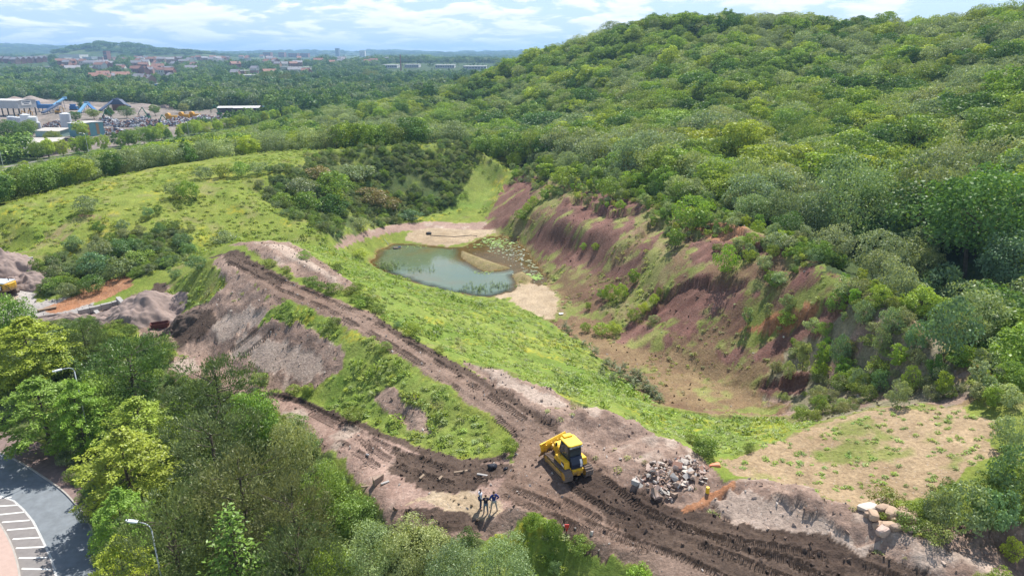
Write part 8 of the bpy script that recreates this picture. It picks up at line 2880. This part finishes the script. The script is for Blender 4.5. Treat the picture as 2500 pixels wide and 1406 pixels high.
# orange barrier fence: posts and sagging net
fp = [(2330, 845), (2362, 872), (2392, 900), (2412, 918), (2440, 928), (2468, 938), (2502, 948), (2540, 962)]
F0 = on_ground(*fp[0])
o = empty('barrier_fence', F0, 0, 'sagging orange plastic barrier fence along the rim beside the shaded grass strip', 'fence')
pts = [on_ground(*q) - F0 for q in fp]
net = MB()
for a, b in zip(pts[:-1], pts[1:]):
    for i in range(6):
        t0, t1 = i / 6, (i + 1) / 6
        q0, q1 = a.lerp(b, t0), a.lerp(b, t1)
        s0, s1 = .55 - .35 * sin(pi * t0), .55 - .35 * sin(pi * t1)
        for j in range(4):
            f0, f1 = j / 4, (j + .72) / 4
            net.add([tuple(q0 + Vector((0, .25 * (1 - f0), s0 * f0))), tuple(q1 + Vector((0, .25 * (1 - f0), s1 * f0))), tuple(q1 + Vector((0, .25 * (1 - f1), s1 * f1))), tuple(q0 + Vector((0, .25 * (1 - f1), s0 * f1)))], [[0, 1, 2, 3]])
net.build('net', M['orange_net'], o)
for q in pts:
    MB().tube(tuple(q + Vector((0, 0, -.2))), tuple(q + Vector((.03, .02, .75))), .03, .03, 6).build('post', M['galv'], o)

# rushes on the quarry floor, reeds and floating weed on the pond
RUSH = [tuft_mesh('rush', 430 + i, 60, .32, .9, .55, 3.0, .10) for i in range(2)]
for i, (px, py) in enumerate([(1452, 873), (1478, 900), (1486, 888), (1500, 905), (1512, 925), (1520, 905), (1545, 920), (1558, 925), (1563, 928), (1575, 950), (1580, 958), (1588, 962), (1598, 970), (1540, 940), (1530, 935), (1605, 985), (1612, 982), (1470, 915), (1495, 935), (1550, 950), (1425, 850), (1404, 835), (1390, 815), (1380, 805)]):
    o = link_mesh('rush_clump', RUSH[i % 2])
    o['tint'] = [*vary((.075, .105, .035)), 1.0]
    put(o, px, py, 'dark upright rush clump on the quarry floor along the foot of the grass slope', 'rushes', i * 1.3, 'rush clumps on the quarry floor')
    s = random.uniform(1.3, 2.1)
    o.scale = (s, s, s)
PAD = [mesh_from('weed_pad', [(cos(a) * (1 + .2 * sin(3 * a + i)), sin(a) * (1 + .25 * cos(2 * a + i)), 0) for a in np.linspace(0, 2 * pi, 13)[:-1]], [list(range(12))], [_sm]) for i in range(3)]
rg = np.random.default_rng(3)
pp, ps, pc = [], [], []
for (cx_, cy_, sx_, sy_, n, s0, s1, c0) in [(1200, 592, 34, 7, 230, .12, .75, (.30, .42, .12)), (1225, 600, 24, 12, 220, .12, .5, (.36, .40, .22)), (1262, 625, 18, 16, 120, .12, .55, (.40, .42, .32)), (1300, 655, 12, 16, 90, .15, .60, (.36, .38, .24)), (1308, 676, 10, 5, 40, .3, .8, (.32, .46, .12)),
                                           (1022, 600, 16, 3, 40, .12, .40, (.30, .42, .12)), (1180, 665, 14, 3, 30, .15, .45, (.30, .42, .14)), (1080, 650, 110, 36, 46, .08, .22, (.45, .45, .35)), (925, 650, 20, 10, 40, .1, .25, (.25, .34, .12))]:
    for i in range(n):
        px, py = cx_ + rg.normal() * sx_, cy_ + rg.normal() * sy_
        x, y, _ = P(px, py, -11.985)
        if not inside(POND_RIM, np.array([x]), np.array([y]))[0] or gz1(x, y) > -11.99:
            continue
        pp.append((x, y, -11.985 + rg.random() * .012))
        s = .72 * (s0 + (s1 - s0) * rg.random() ** 2.8)
        ps.append((s, s, 1))
        pc.append(np.array(c0) * .72 * (1 + rg.uniform(-.3, .3)))
n = len(pp)
scatter('pond_weed', PAD, np.array(pp), np.array(ps), np.stack([np.zeros(n), np.zeros(n), rg.uniform(0, 6.3, n)], -1), np.array(pc), rg.integers(0, 3, n), 'pale green weed floating on the pond')
rp_, rs_, rt_ = [], [], []
for (cx_, cy_, sx_, sy_, n, sz) in [(945, 652, 16, 6, 60, .9), (1015, 660, 12, 3, 16, .7), (1050, 662, 10, 6, 10, .6), (1165, 706, 22, 5, 50, .8), (1215, 697, 14, 4, 30, .7), (1250, 702, 16, 3, 16, .7)]:
    for i in range(n):
        x, y, _ = P(cx_ + rg.normal() * sx_, cy_ + rg.normal() * sy_, -12)
        rp_.append((x, y, -12.05)); s = sz * rg.uniform(.6, 1.2); rs_.append((s * .7, s * .7, s * 1.1)); rt_.append(np.array((.10, .16, .04)) * rg.uniform(.7, 1.3))
n = len(rp_)
scatter('pond_reeds', RUSH, np.array(rp_), np.array(rs_), np.stack([np.zeros(n), np.zeros(n), rg.uniform(0, 6.3, n)], -1), np.array(rt_), rg.integers(0, 2, n), 'reeds standing in the shallow water of the pond')
